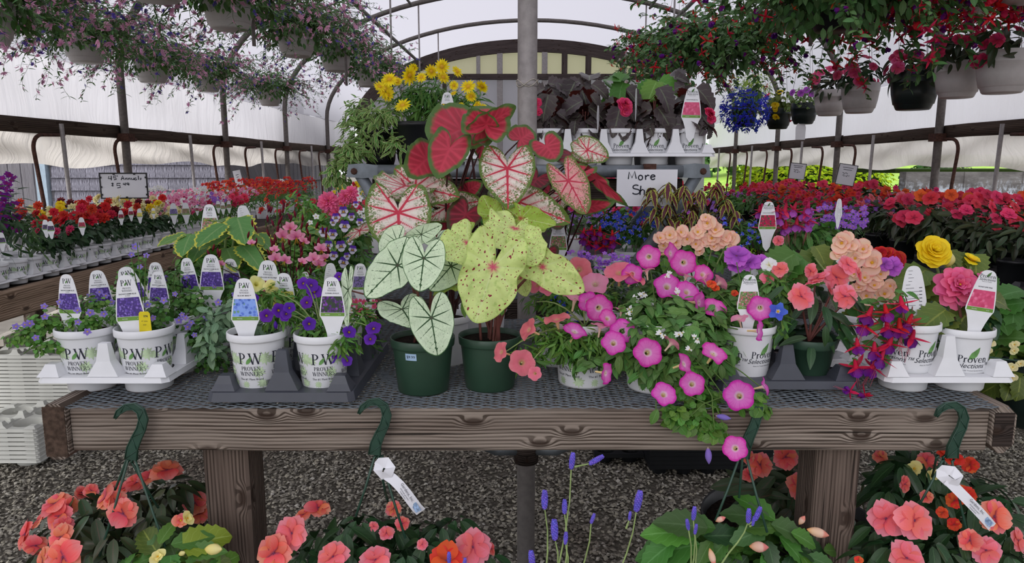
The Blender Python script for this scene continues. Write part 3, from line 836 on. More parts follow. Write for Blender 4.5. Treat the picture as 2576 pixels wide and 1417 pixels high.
# foliage materials
LM = {}
def lmk(k, *a, **b): LM[k] = leafmat('leaf_' + k, *a, **b)
lmk('mid', '#4d7a34', None, None, .35, .3)
lmk('fresh', '#5d8c38', None, None, .32, .32)
lmk('hang', '#4a6f34', None, None, .35, .25)
lmk('hangf', '#507640', None, None, .35, .25)
lmk('dull', '#4a6b3a', None, None, .35, .25)
lmk('dark', '#2c4a2a', '#4a6a44', None, .35, .15, rough=.35)
lmk('bronze', '#36462c', '#5a4438', None, .4, .1, rough=.35, hue=.05)
lmk('black', '#463c3d', '#6e7860', None, .35, .10, veins=4, rough=.4, hue=.05, back='#6e302a')
lmk('silver', '#6f8d6c', '#93ab90', None, .22, .2, rough=.6)
lmk('petunia', '#5a8440', None, None, .35, .3, rough=.5)
lmk('olive', '#5c7030', '#94a04c', None, .3, .25)
lmk('vari', '#64904e', '#86a86a', '#cdca4e', .15, .3, rough=.6, ew=.78)
lmk('coleus', '#5a2030', '#6a2c3a', '#a8ae48', .25, .2, ew=.58, vs=.0)
lmk('varw', '#5f8a3c', None, '#d6dc9c', .2, .3, ew=.75)
lmk('fernlike', '#4f8032', None, None, .3, .3, veins=0)
lmk('reddish', '#6d2a24', None, None, .3, .2)
lmk('chart', '#8fae3a', None, None, .25, .35)
M['stem_green'] = plain('stem_green', '#5a7a38', .6, .3, .2)
M['stem_pale'] = plain('stem_pale', '#93a86a', .6, .3, .2)
M['stem_red'] = plain('stem_red', '#7b4a44', .5, .3, .25)
M['stem_dark'] = plain('stem_dark_red', '#46211f', .5, .3, .25)
M['soil'] = plain('potting_soil', '#2a211b', .95, .1, .5, 180, 0, .8, ('#a89a84', .66, 240))
M['white_plastic'] = plain('white_plastic', '#e2e3e6', .38, .45, .04, 12, 0, 0, ('#8a7a68', .70, 70))
M['basket_white'] = plain('basket_white', '#c6c2c0', .45, .4, .05)
M['green_plastic'] = plain('green_plastic', '#2f4a3a', .38, .45, .12, 8)
M['dark_plastic'] = plain('dark_green_plastic', '#1d2826', .35, .45, .15)
M['grey_plastic'] = plain('charcoal_plastic', '#454852', .42, .45, .12, 14, 0, 0, ('#6b6258', .72, 50))
M['black_plastic'] = plain('black_plastic', '#15171a', .4, .45, .15)
M['ink'] = plain('dark_ink', '#232634', .6)
M['ink_green'] = plain('green_ink', '#6ea05a', .6, .3, .3, 40)
M['ink_pale'] = plain('pale_green_ink', '#c9dfb6', .6, .3, .25, 60)
M['band_green'] = plain('tag_green_band', '#6f9a3c', .4)
M['tag_white'] = plain('tag_white', '#e6e7ea', .35, .5, .02)
M['tag_yellow'] = plain('tag_yellow', '#e6d21c', .4)
M['paper'] = plain('paper', '#e4e4ea', .7, .2, .03, 4)
M['hook_green'] = plain('hook_green', '#2b4a3c', .4, .45, .15)
# ---------------------------------------------------------------- lettering
def _R(x0, x1, y0, y1): return [[(x0, y0), (x1, y0), (x1, y1), (x0, y1)]]
def _L(x0, y0, x1, y1, t):
    return [[(x0 - t / 2 + (x1 - x0) * a, y0 + (y1 - y0) * a), (x0 + t / 2 + (x1 - x0) * a, y0 + (y1 - y0) * a),
             (x0 + t / 2 + (x1 - x0) * b, y0 + (y1 - y0) * b), (x0 - t / 2 + (x1 - x0) * b, y0 + (y1 - y0) * b)] for a, b in ((0, .5), (.5, 1))]
def _A(cx, cy, rx, ry, a0, a1, tv, th, n=14):
    q = []
    for k in range(n):
        b = [math.radians(a0 + (a1 - a0) * (k + e) / n) for e in (0, 1)]
        o = [(cx + rx * math.cos(a), cy + ry * math.sin(a)) for a in b]
        i = [(cx + (rx - tv) * math.cos(a), cy + (ry - th) * math.sin(a)) for a in b]
        q.append([o[0], o[1], i[1], i[0]])
    return q
GL = {
 'P': (_R(.10, .24, 0, 1) + _R(.02, .34, 0, .05) + _R(.02, .3, .95, 1) + _A(.30, .73, .34, .27, -90, 90, .14, .05) + _R(.24, .30, .46, .51), .70),
 'W': (_L(.40, 0, .12, 1, .14) + _L(.40, 0, .62, 1, .05) + _L(.86, 0, .58, 1, .14) + _L(.86, 0, 1.10, 1, .05) + _R(0, .26, .95, 1) + _R(.48, .72, .95, 1) + _R(1.0, 1.2, .95, 1), 1.24),
 'O': (_A(.42, .5, .40, .52, 0, 360, .14, .05, 22), .88),
 'V': (_L(.40, 0, .12, 1, .14) + _L(.40, 0, .66, 1, .05) + _R(0, .26, .95, 1) + _R(.56, .76, .95, 1), .8),
 'E': (_R(.1, .24, 0, 1) + _R(.02, .6, 0, .05) + _R(.02, .6, .95, 1) + _R(.24, .5, .48, .53) + _R(.55, .6, 0, .2) + _R(.55, .6, .8, 1), .68),
 'N': (_R(.1, .16, 0, 1) + _L(.72, 0, .12, 1, .14) + _R(.68, .74, 0, 1) + _R(.02, .24, 0, .05) + _R(.58, .84, .95, 1) + _R(0, .14, .95, 1), .88),
 'I': (_R(.1, .24, 0, 1) + _R(.02, .32, 0, .05) + _R(.02, .32, .95, 1), .38),
 'S': (_A(.3, .74, .24, .27, 40, 270, .11, .06) + _A(.3, .26, .26, .27, -145, 90, .11, .06), .62),
 'r': (_R(.08, .22, 0, .66) + _R(.01, .3, 0, .05) + _A(.36, .50, .17, .17, 40, 175, .12, .10), .52),
 'o': (_A(.34, .33, .32, .35, 0, 360, .14, .05, 20), .70),
 'v': (_L(.34, 0, .11, .66, .14) + _L(.34, 0, .56, .66, .05) + _R(.0, .24, .62, .66) + _R(.46, .66, .62, .66), .68),
 'e': (_A(.34, .33, .32, .35, 20, 320, .14, .05, 18) + _R(.12, .64, .33, .39), .70),
 'n': (_R(.08, .22, 0, .66) + _R(.01, .3, 0, .05) + _A(.38, .40, .24, .26, 0, 150, .14, .07) + _R(.48, .62, 0, .42) + _R(.41, .7, 0, .05), .76)}
GL['R'] = (GL['P'][0] + _L(.66, 0, .36, .5, .15) + _R(.56, .8, 0, .05), .82)
def tris_from(polys):
    V = []; f = []
    for p in polys:
        if len(p) == 4:
            n = len(V); V += p; f.append([n, n + 1, n + 2, n + 3])
    V = np.array([(x, y, 0) for x, y in V], float)
    return V, [np.array(f)], np.full((len(V), 3), .5)
def serif(s, h, track=0.0, bold=0.0):
    x = 0; ps = []
    for ch in s:
        if ch == ' ': x += .35; continue
        g_, ad = GL[ch]
        ps += [[(px + x, py) for px, py in p] for p in g_]; x += ad + track
    V, f, P = tris_from(ps)
    V = V * h; V[:, 0] -= x * h / 2
    return V, f, P
_tc = {}
def sans(s, h, shear=0.0, bold=0.0):
    k = (s, shear, bold)
    if k not in _tc:
        cu = bpy.data.curves.new('lettering', 'FONT'); cu.body = s; cu.size = 1.0; cu.shear = shear; cu.offset = bold; cu.resolution_u = 2; cu.align_x = 'CENTER'
        o = bpy.data.objects.new('lettering', cu); COL.objects.link(o)
        me = bpy.data.meshes.new_from_object(o.evaluated_get(bpy.context.evaluated_depsgraph_get()))
        V = np.zeros(len(me.vertices) * 3, np.float32); me.vertices.foreach_get('co', V); V = V.reshape(-1, 3).astype(float)
        me.calc_loop_triangles()
        f = np.zeros(len(me.loop_triangles) * 3, np.int32); me.loop_triangles.foreach_get('vertices', f)
        _tc[k] = (V, f.reshape(-1, 3))
        bpy.data.objects.remove(o); bpy.data.curves.remove(cu); bpy.data.meshes.remove(me)
    V, f = _tc[k]
    return V * h, [f.copy()], np.full((len(V), 3), .5)
def shift(part, x, y, z=0.0):
    v, f, p = part
    return v + np.array([x, y, z]), f, p
def wrap(part, prof, a0, lift=.0004):
    """bend flat lettering (x across, y height) round a pot whose wall radius is prof(y)"""
    v, f, p = part
    r = np.array([prof(y) for y in v[:, 1]]) + lift
    a = a0 + v[:, 0] / r
    return np.stack([r * np.cos(a), r * np.sin(a), v[:, 1]], 1), f, p
def leaflogo(s):
    pts = [(0, 0), (.25, .05), (.5, .25), (.62, .55), (.66, .95), (.4, .75), (.12, .5), (0, .22)]
    q = [[(x * s, y * s) for x, y in pts]]
    n = len(pts); V = np.array([(.3 * s, .42 * s, 0)] + [(x * s, y * s, 0) for x, y in pts])
    f = np.array([(0, 1 + k, 1 + (k + 1) % n) for k in range(n)])
    return V, [f], np.full((n + 1, 3), .5)
def splat(r, n=11, seed=0):
    rd = random.Random(seed); V = [(0, 0, 0)]
    for k in range(n * 2):
        rr = r * (rd.uniform(.85, 1.1) if k % 2 else rd.uniform(.45, .7)); a = PI * k / n
        V.append((rr * math.cos(a), rr * math.sin(a), 0))
    f = np.array([(0, 1 + k, 1 + (k + 1) % (2 * n)) for k in range(2 * n)])
    return np.array(V), [f], np.full((len(V), 3), .5)
def stroke(lines, wd):
    """handwriting: polylines -> thin ribbons"""
    out = []
    for ln in lines:
        p = [Vector((x, y, 0)) for x, y in ln]
        V = []
        for i, q in enumerate(p):
            d = (p[min(i + 1, len(p) - 1)] - p[max(i - 1, 0)]).normalized()
            nn = Vector((-d.y, d.x, 0)) * wd / 2
            V += [tuple(q + nn), tuple(q - nn)]
        f = np.array([(2 * i, 2 * i + 1, 2 * i + 3, 2 * i + 2) for i in range(len(p) - 1)])
        out.append((np.array(V), [f], np.full((len(V), 3), .5)))
    return cat(out)
# ---------------------------------------------------------------- pots
PROF = [(.046, 0), (.0475, .004), (.0555, .098), (.0556, .101), (.0605, .1015), (.0612, .104), (.0608, .1165), (.0595, .118), (.0575, .1165), (.0545, .100), (.054, .09)]
def wallr(y): return .0475 + (.0555 - .0475) * y / .098
POT = {}
def pot_meshes(kind):
    if kind in POT: return POT[kind]
    d = {}
    if kind in ('pw', 'ps', 'plainw', 'blank'):
        d['pot'] = mesh('pot', lathe([(.001, .0)] + PROF, 36), M['white_plastic'])
        d['soil'] = mesh('soil', disc(.0548, .104), M['soil'])
        ink = []; grn = []; pale = []
        angs = (-PI / 2, -PI / 2 + 1.30, -PI / 2 - 1.30, PI / 2) if kind == 'pw' else (-PI / 2, -PI / 2 + 1.55, -PI / 2 - 1.55, PI / 2)
        for a in angs:
            if kind == 'pw':
                ink += [wrap(shift(serif('P', .024), -.0165, .056), wallr, a), wrap(shift(serif('W', .024), .011, .056), wallr, a),
                        wrap(shift(serif('PROVEN', .0085), 0, .0425), wallr, a), wrap(shift(serif('WINNERS', .0088), 0, .031), wallr, a),
                        wrap(shift(sans('The #1 Plant Brand', .0062), 0, .0215), wallr, a), wrap(shift(sans('\u00ae', .004), .0275, .037), wallr, a)]
                grn += [wrap(shift(leaflogo(.018), -.0085, .056), wallr, a, .0006)]
                pale += [wrap(shift(splat(.016, 11, 3), .030, .068), wallr, a, .0002), wrap(shift(splat(.011, 9, 4), -.024, .064), wallr, a, .0002), wrap(shift(splat(.014, 10, 5), .016, .038), wallr, a, .0002),
                         wrap(shift(splat(.012, 10, 6), .022, .014), wallr, a, .0002), wrap(shift(splat(.009, 10, 7), -.012, .012), wallr, a, .0002)]
            elif kind == 'ps':
                ink += [wrap(shift(serif('Proven', .0155), 0, .048), wallr, a), wrap(shift(sans('Selections\u2122', .0155, .32), .001, .0355), wallr, a),
                        wrap(shift(sans('Plants for Trusted Garden Success', .0036), 0, .0285), wallr, a)]
                grn += [wrap(shift(leaflogo(.030), -.010, .054), wallr, a, .0002)]
        if ink and kind in ('pw', 'ps'):
            bars = [wrap(shift((np.array([(x, 0, 0), (x + w_, 0, 0), (x + w_, .012, 0), (x, .012, 0)]), [np.array([[0, 1, 2, 3]])], np.full((4, 3), .5)), 0, .008), wallr, -PI / 2 + .68) for x, w_ in ((-.004, .0008), (-.0025, .0004), (-.001, .001), (.0008, .0005), (.002, .0009), (.0035, .0004))]
            ink += bars
        d['lettering'] = mesh('lettering', cat(ink), M['ink'], smooth=False) if ink else None
        d['leaf_print'] = mesh('leaf_print', cat(grn), M['ink_green'], smooth=False) if grn else None
        d['splash_print'] = mesh('splash_print', cat(pale), M['ink_pale'], smooth=False) if pale else None
    elif kind == 'green':
        pr = [(.001, 0), (.0535, 0), (.055, .003), (.0645, .098), (.0645, .1), (.0685, .1003), (.069, .1025), (.0700, .118), (.0690, .1195), (.0670, .1185), (.0650, .104), (.0640, .09)]
        d['pot'] = mesh('pot', lathe(pr, 40), M['green_plastic']); d['soil'] = mesh('soil', disc(.0652, .107), M['soil'])
    elif kind == 'low':
        pr = [(.001, 0), (.041, 0), (.043, .003), (.054, .060), (.0565, .0605), (.057, .063), (.0615, .080), (.0605, .0815), (.059, .0805), (.056, .066)]
        d['pot'] = mesh('pot', lathe(pr, 40), M['green_plastic']); d['soil'] = mesh('soil', disc(.0575, .070), M['soil'])
    elif kind in ('bw', 'bd', 'bk'):
        pr = [(.001, .0), (.078, .0), (.084, .006), (.092, .026), (.094, .028), (.098, .030), (.110, .085), (.1155, .135), (.1175, .1365), (.1175, .139), (.1225, .188), (.1215, .190), (.119, .188), (.112, .15)]
        d['pot'] = mesh('pot', lathe(pr, 36), M[dict(bw='basket_white', bd='dark_plastic', bk='black_plastic')[kind]]); d['soil'] = mesh('soil', disc(.1175, .172), M['soil'])
    elif kind == 'tub':
        pr = [(.001, 0), (.05, 0), (.056, .02), (.062, .11), (.066, .112), (.066, .125), (.063, .124), (.060, .11)]
        d['pot'] = mesh('pot', lathe(pr, 28), M['black_plastic']); d['soil'] = mesh('soil', disc(.0615, .112), M['soil'])
    POT[kind] = d
    return d
def add_pot(root, kind, s=1.0, rz=0.0, letters=True):
    d = pot_meshes(kind)
    Mx = Matrix.Rotation(rz, 4, 'Z') @ Matrix.Scale(s, 4)
    p = obj('pot', d['pot'], root, Mx); so = obj('soil', d['soil'], root, Mx)
    if letters:
        for k in ('lettering', 'leaf_print', 'splash_print'):
            if d.get(k): obj(k, d[k], p)
    return p
# ---------------------------------------------------------------- tags
TAGW = [(0, .0), (.006, .20), (.022, .36), (.05, .48), (.1, .585), (.18, .68), (.3, .79), (.45, .90), (.6, .985), (.65, 1.0), (.69, 1.0), (.72, .93), (.78, .80), (.9, .62), (1.0, .50), (1.15, .40), (1.26, .06)]
TH = .132; TWD = .0305
TAGS = {}
def tag_meshes(style, name, sub, pic):
    key = (style, name, sub, id(pic))
    if key in TAGS: return TAGS[key]
    out = [(-w_ * TWD, -t_ * TH) for t_, w_ in TAGW] + [(w_ * TWD, -t_ * TH) for t_, w_ in TAGW[::-1]]
    if 'body' not in TAGS: TAGS['body'] = mesh('tag_body', slab(out, .0008), M['tag_white'], smooth=False)
    Z = .0007
    ink = []; grn = []
    if style == 'pw':
        ink += [shift(serif('P', .0115), -.0075, -.165 * TH, Z), shift(serif('W', .0115), .0055, -.165 * TH, Z), shift(serif('PROVEN', .0034, .06), 0, -.215 * TH, Z), shift(serif('WINNERS', .0037, .04), 0, -.255 * TH, Z)]
        grn += [shift(leaflogo(.0085), -.004, -.165 * TH, Z + .0003)]
    elif style == 'ps':
        ink += [shift(serif('Proven', .0085), 0, -.135 * TH, Z), shift(sans('Selections', .0085, .32), 0, -.18 * TH, Z), shift(sans('Plants for Trusted', .0028), 0, -.205 * TH, Z)]
        grn += [shift(leaflogo(.013), -.003, -.12 * TH, Z - .0002)]
    if style == 'back':
        rd = random.Random(4)
        for k in range(13):
            y = -(.09 + .062 * k) * TH; w_ = .012 if k < 4 else .018
            ink.append(xf(box(-w_, -w_ + rd.uniform(.5, 1.9) * w_, y, y + .0008, Z, Z + .0001, 0), Matrix.Identity(4)))
            if k > 4: ink.append(box(.013, .020, y, y + .0016, Z, Z + .0001, 0))
    else:
        if name: ink.append(shift(sans(name, .0038, 0, .015), 0, -.30 * TH, Z))
        if sub: ink.append(shift(sans(sub, .0030), 0, -.327 * TH, Z))
    d = dict(body=TAGS['body'], ink=mesh('lettering', cat(ink), M['ink'], smooth=False))
    if grn: d['leaf'] = mesh('leaf_print', cat(grn), M['ink_green'], smooth=False)
    if style != 'back':
        a = .74 * TWD; b = .92 * TWD
        pts = [(-a, -.345 * TH), (a, -.345 * TH), (b, -.635 * TH), (-b, -.635 * TH)]
        V, f, P = poly2(pts[::-1], Z); d['pic'] = mesh('flower_photo', (V, f, P), pic, smooth=False)
        V, f, P = poly2([(-b, -.64 * TH), (b, -.64 * TH), (b, -.70 * TH), (-b, -.70 * TH)][::-1], Z); d['band'] = mesh('colour_band', (V, f, P), M['band_green'], smooth=False)
        d['note'] = mesh('band_lettering', cat([shift(sans('PROVEN', .003), -.012, -.68 * TH, Z + .0003), shift(sans("6-12\"", .003), .017, -.68 * TH, Z + .0003)]), M['tag_white'], smooth=False)
    TAGS[key] = d
    return d
def add_tag(px, py, Y, wpx, label, style='pw', name='', sub='', pic=None, yaw=0.0, lean=0.0, roll=0.0, group='plant tags', small=False):
    """py is the top of the tag; wpx its greatest width in the picture"""
    p = at(px, py, Y); s = wpx * mpp(Y, p.z) / (2 * TWD)
    d = tag_meshes(style, name, sub, pic)
    o = thing('plant_tag', label, 'plant tag', p, group)
    Mx = Matrix.Rotation(yaw, 4, 'Z') @ Matrix.Rotation(PI / 2 - lean, 4, 'X') @ Matrix.Rotation(roll, 4, 'Z') @ Matrix.Scale(s, 4)
    o.matrix_basis = Matrix.Translation(p) @ Mx
    obj('tag_body', d['body'], o)
    for k, nm in (('pic', 'flower_photo'), ('band', 'colour_band'), ('ink', 'lettering'), ('leaf', 'leaf_print'), ('note', 'band_lettering')):
        if k in d and not (small and k in ('leaf', 'note', 'ink')): obj(nm, d[k], o)
    return o
# ---------------------------------------------------------------- display bench
DZ = .962
bench = thing('display_bench', 'weathered timber display bench with expanded metal top in front', 'bench', (0, 1.40, 0))
def bpart(nm, part, m, smooth=False, **k):
    v, f, p = part
    return obj(nm, mesh(nm, (v - np.array([0, 1.40, 0]), f, p), m, smooth=smooth), bench, **k)
bpart('front_beam', beam((-.903, 1.419, .913), (.975, 1.419, .913), .038, .091, ch=.004, seg=14, wob=.0012), M['wood_beam'])
bpart('end_beam', beam((-.929, 1.388, .913), (-.929, 2.25, .913), .048, .118, ch=.012, seg=6, wob=.002), M['wood_beam'], label='end board of the bench with a split weathered edge')
bpart('end_grain', xf(box(-.022, .022, -.0012, .0, -.052, .054), Matrix.Translation((-.929, 1.3875, .913))), M['wood_end'])
bpart('end_beam', beam((1.002, 1.392, .917), (1.002, 2.25, .917), .050, .102, ch=.020, seg=6, wob=.002), M['wood_beam'])
bpart('end_grain', xf(box(-.02, .02, -.0012, .0, -.036, .036), Matrix.Translation((1.002, 1.3915, .917))), M['wood_dark'])
bpart('back_beam', beam((-.9, 2.232, .913), (.975, 2.232, .913), .038, .091), M['wood_beam'])
bpart('leg', beam((-.61, 1.487, .0), (-.61, 1.487, .868), .096, .096, up=(0, 1, 0), ch=.006, seg=6, wob=.001), M['wood_post'])
bpart('leg', beam((.694, 1.487, .0), (.694, 1.487, .868), .096, .096, up=(0, 1, 0), ch=.006, seg=6, wob=.001), M['wood_post'])
for x in (-.61, .694):
    bpart('cross_joist', beam((x, 1.44, .90), (x, 2.21, .90), .038, .06), M['wood_dark'])
def expanded(x0, x1, y0, y1, z, lw=.036, sw=.0165, w_=.0028, th=.0022):
    nx = int((x1 - x0) / (lw / 2)); ny = int((y1 - y0) / (sw / 2)); out = []
    xs = x0 + np.arange(nx + 1) * lw / 2
    V = []; Fs = []
    base = 0
    for j in range(ny):
        yy = y0 + j * sw / 2
        zig = np.where((np.arange(nx + 1) + j) % 2 == 0, -sw * .235, sw * .235)
        yv = yy + zig + NR.uniform(-.0004, .0004, nx + 1); zz = z + zig * .12 + NR.uniform(-.0006, .0006, nx + 1)
        r = np.stack([np.stack([xs, yv - w_ / 2, zz + th], 1), np.stack([xs, yv + w_ / 2, zz + th * .7], 1), np.stack([xs, yv + w_ / 2, zz - th * .3], 1), np.stack([xs, yv - w_ / 2, zz], 1)], 1)
        V.append(r.reshape(-1, 3)); Fs.append(grid_faces(4, nx + 1, True) + base); base += 4 * (nx + 1)
    V = np.concatenate(V)
    return V, [np.concatenate(Fs)], V
M['mesh_metal'] = plain('expanded_metal', '#7d868e', .5, .5, .2, 60, .15)
bpart('mesh_deck', expanded(-.935, 1.01, 1.396, 2.25, DZ), M['mesh_metal'], kind='stuff')
bb = thing('rear_bench', 'lower rear bench behind the centre pole carrying pots under the raised shelf', 'bench', (0, 2.4, 0))
obj('mesh_deck', mesh('mesh_deck', expanded(-1.0, 1.05, 0, 1.2, 1.0, .05, .03), M['mesh_metal'], smooth=False), bb, kind='stuff')
for y in (.0, 1.2):
    obj('edge_beam', mesh('edge_beam', beam((-1.0, y, .955), (1.05, y, .955), .038, .08), M['wood_dark'], smooth=False), bb)
for x in (-.965, 1.02):
    for y in (.08, 1.14): obj('leg', mesh('leg', beam((x, y, 0), (x, y, .915), .06, .06, up=(0, 1, 0)), M['wood_post'], smooth=False), bb)
# raised pipe-framed shelf
sh_ = thing('raised_shelf', 'raised shelf on a dull zinc pipe frame with bolted flattened ends', 'shelf', (0, 2.55, 1.0))
def spart(nm, part, m, smooth=True, **k): return obj(nm, mesh(nm, part, m, smooth=smooth), sh_, **k)
zp = .428
for y in (0, .5):
    spart('frame_pipe', tube([(-.47, y, zp), (.60, y, zp)], .022, 16), M['galv_blue'])
for sx, x in ((-1, -.555), (1, .672)):
    for y in (0, .5):
        prof = [(-.028, -.02), (-.02, .024), (.03, .028), (.09, .02), (.09, -.02), (.03, -.024)]
        V, f, P = slab([(-sx * a, b) for a, b in prof], .012)
        V = np.stack([V[:, 0] + x + sx * .0, V[:, 2] + y, V[:, 1] + zp], 1)
        spart('flattened_end', (V, f, P), M['galv_blue'], False)
        spart('bolt', xf(dome(.012, 0, .5, 8, 3), Matrix.Translation((x, y - .008, zp)) @ Matrix.Rotation(PI / 2, 4, 'X')), M['rust'])
        spart('leg', tube([(x - sx * .012, y + .016, zp - .005), (x - sx * .10, y + .016, zp - .16), (x - sx * .30, y + .016, .002)], .021, 12), M['galv_blue'])
spart('front_board', beam((-.50, .05, .352), (.61, .05, .352), .03, .10), M['wood_dark'], False)
for k in range(4):
    spart('shelf_plank', beam((-.56, .075 + k * .125, zp + .012), (.69, .075 + k * .125, zp + .012), .115, .016), M['wood_dark'], False)
spart('hanger_tab', xf(box(-.021, .021, -.026, .0, -.030, .026), Matrix.Translation((.482, .0, zp))), M['rust'], False, label='rusty clip wrapped over the pipe')
# handwritten sign under the clip
def sign(px0, py0, px1, py1, Y, label, lines, wd, frame=None, tilt=0.0, yaw=0.0, clips=True, mat='paper'):
    c = at((px0 + px1) / 2, (py0 + py1) / 2, Y); s = mpp(Y, c.z); w2 = (px1 - px0) / 2 * s; h2 = (py1 - py0) / 2 * s
    o = thing('price_sign', label, 'sign', c)
    o.matrix_basis = Matrix.Translation(c) @ Matrix.Rotation(yaw, 4, 'Z') @ Matrix.Rotation(PI / 2, 4, 'X') @ Matrix.Rotation(tilt, 4, 'Z')
    V, f, P = slab([(-w2, -h2), (w2, -h2), (w2, h2), (-w2, h2)], .003)
    obj('sheet', mesh('sheet', (V, f, P), M[mat], smooth=False), o)
    if lines:
        st = [[(x * w2, y * h2) for x, y in ln] for ln in lines]
        v, f, p = stroke(st, wd * s)
        obj('handwriting', mesh('handwriting', (v + np.array([0, 0, .0022]), f, p), M['ink'], smooth=False), o)
    if frame:
        fr_ = [box(-w2 - frame, w2 + frame, -h2 - frame, -h2, -.003, .004), box(-w2 - frame, w2 + frame, h2, h2 + frame, -.003, .004), box(-w2 - frame, -w2, -h2, h2, -.003, .004), box(w2, w2 + frame, -h2, h2, -.003, .004)]
        for q in fr_: obj('frame_edge', mesh('frame_edge', q, M['black_plastic'], smooth=False), o)
        if clips:
            for x, y in ((-w2, h2 * .7), (-w2, -.1 * h2), (-w2, -.75 * h2), (w2, h2 * .7), (w2, -.1 * h2), (w2, -.75 * h2), (-.4 * w2, h2), (.5 * w2, h2), (.1 * w2, -h2)):
                obj('clip', mesh('clip', box(x - .006, x + .006, y - .006, y + .006, .002, .007), M['black_plastic'], smooth=False), o)
    return o
def arcp(cx, cy, rx, ry, a0, a1, n=10): return [(cx + rx * math.cos(math.radians(a0 + (a1 - a0) * k / n)), cy + ry * math.sin(math.radians(a0 + (a1 - a0) * k / n))) for k in range(n + 1)]
more = [[(-.62, .48), (-.60, .86), (-.50, .55), (-.42, .90), (-.36, .50)], arcp(-.22, .56, .07, .13, 60, 420), [(-.06, .70), (-.05, .44)], [(-.05, .60), (.02, .70), (.07, .66)], [(.12, .58), (.26, .62)] + arcp(.19, .58, .075, .13, 30, 330)[0:],
        arcp(-.36, .05, .10, .11, 40, 230) + arcp(-.36, -.20, .13, .14, 60, -150), [(-.20, .12), (-.22, -.38)], [(-.22, -.18), (-.14, -.08), (-.08, -.14), (-.08, -.38)]]
sign(1551, 427, 1703, 519, 2.505, 'white paper sign with handwritten words clipped to the shelf pipe', more, 3.2)
# ---------------------------------------------------------------- trays
def ring_cell(hw, hh, r, z, n=32):
    V = []; 
    for k in range(n):
        a = 2 * PI * k / n; ca, sa = math.cos(a), math.sin(a)
        q = 1 / max(abs(ca) / hw, abs(sa) / hh)
        V.append((ca * q, sa * q, z))
    for k in range(n):
        a = 2 * PI * k / n; V.append((r * math.cos(a), r * math.sin(a), z))
    return np.array(V), [grid_faces(n, 2, True)], np.full((2 * n, 3), .5)
def peak(bx, by, tx, ty, z0, z1):
    V = np.array([(-bx, -by, z0), (bx, -by, z0), (bx, by, z0), (-bx, by, z0), (-tx * 1.6, -ty * 1.6, z0 + (z1 - z0) * .45), (tx * 1.6, -ty * 1.6, z0 + (z1 - z0) * .45), (tx * 1.6, ty * 1.6, z0 + (z1 - z0) * .45), (-tx * 1.6, ty * 1.6, z0 + (z1 - z0) * .45), (-tx, -ty, z1), (tx, -ty, z1), (tx, ty, z1), (-tx, ty, z1)], float)
    return V, [grid_faces(4, 3, True), np.array([[8, 9, 10, 11]])], np.full((12, 3), .5)
TR = {}
def tray_mesh(nx, ny, p, r, ch, mname, pk=.07, closed=False, lip=.012, foot=None, out=.014):
    key = (nx, ny, p, r, ch, mname, pk)
    if key in TR: return TR[key]
    ps = []; cups = []
    for i in range(nx):
        for j in range(ny):
            o = Matrix.Translation((i * p, j * p, 0))
            ps.append(xf(ring_cell(p / 2, p / 2, r, ch), o))
            cups.append(xf(lathe([(r, ch), (r * .93, .004), (r * .88, 0.0), (r * .86, .0006), (.001, .0008)], 28), o))
    for i in range(nx + 1):
        for j in range(ny + 1):
            ex = i in (0, nx); ey = j in (0, ny)
            if pk:
                ox = (i - .5) * p + (0 if not ex else (p * .10 if i == 0 else -p * .10)); oy = (j - .5) * p + (0 if not ey else (p * .10 if j == 0 else -p * .10))
                if ex and ey: q = peak(p * .19, p * .19, p * .085, p * .085, ch, ch + pk * .36)
                elif ey: q = peak(p * .26, p * .15, p * .075, p * .06, ch, ch + pk)
                elif ex: q = peak(p * .15, p * .26, p * .06, p * .075, ch, ch + pk * .9)
                else: q = peak(p * .2, p * .2, p * .06, p * .06, ch, ch + pk)
                ps.append(xf(q, Matrix.Translation((ox, oy, 0))))
    for i in range(1, nx):
        for j in range(ny):
            if pk: ps.append(xf(peak(p * .10, p * .40, p * .03, p * .05, ch, ch + pk * .55), Matrix.Translation(((i - .5) * p, j * p, 0))))
    a0, a1, b0, b1 = -p / 2 - out, (nx - .5) * p + out, -p / 2 - out, (ny - .5) * p + out
    i0, i1, j0, j1 = -p / 2, (nx - .5) * p, -p / 2, (ny - .5) * p
    c = .012
    def loop(x0, x1, y0, y1, z): return [(x0 + c, y0, z), (x1 - c, y0, z), (x1, y0 + c, z), (x1, y1 - c, z), (x1 - c, y1, z), (x0 + c, y1, z), (x0, y1 - c, z), (x0, y0 + c, z)]
    V = np.array(loop(i0, i1, j0, j1, ch) + loop(a0 + .004, a1 - .004, b0 + .004, b1 - .004, ch - .001) + loop(a0, a1, b0, b1, ch - lip) + loop(a0 + .002, a1 - .002, b0 + .002, b1 - .002, ch - lip))
    ps.append((V, [grid_faces(8, 4, True)], np.full((32, 3), .5)))
    TR[key] = (mesh('flange', cat(ps), M[mname], smooth=False), mesh('cup', cat(cups[:1]), M[foot or mname]))
    return TR[key]
def add_tray(nx, ny, p, r, ch, mname, loc, label, pk=.07, group='plant trays', rz=0.0, **k):
    fl, cp = tray_mesh(nx, ny, p, r, ch, mname, pk, **k)
    o = thing('plant_tray', label, 'tray', loc, group, rz=rz)
    obj('flange', fl, o)
    for i in range(nx):
        for j in range(ny): obj('cup', cp, o, Vector((i * p, j * p, 0)))
    return o
add_tray(2, 3, .126, .052, .043, 'white_plastic', (-.930, 1.532, DZ + .002), 'white carrier tray at the left end of the bench with trailing lavender flowers')
add_tray(2, 3, .132, .048, .028, 'grey_plastic', (-.540, 1.487, DZ + .002), 'charcoal carrier tray left of the green pots on the bench', pk=.082, foot='black_plastic', lip=.020, out=.020)
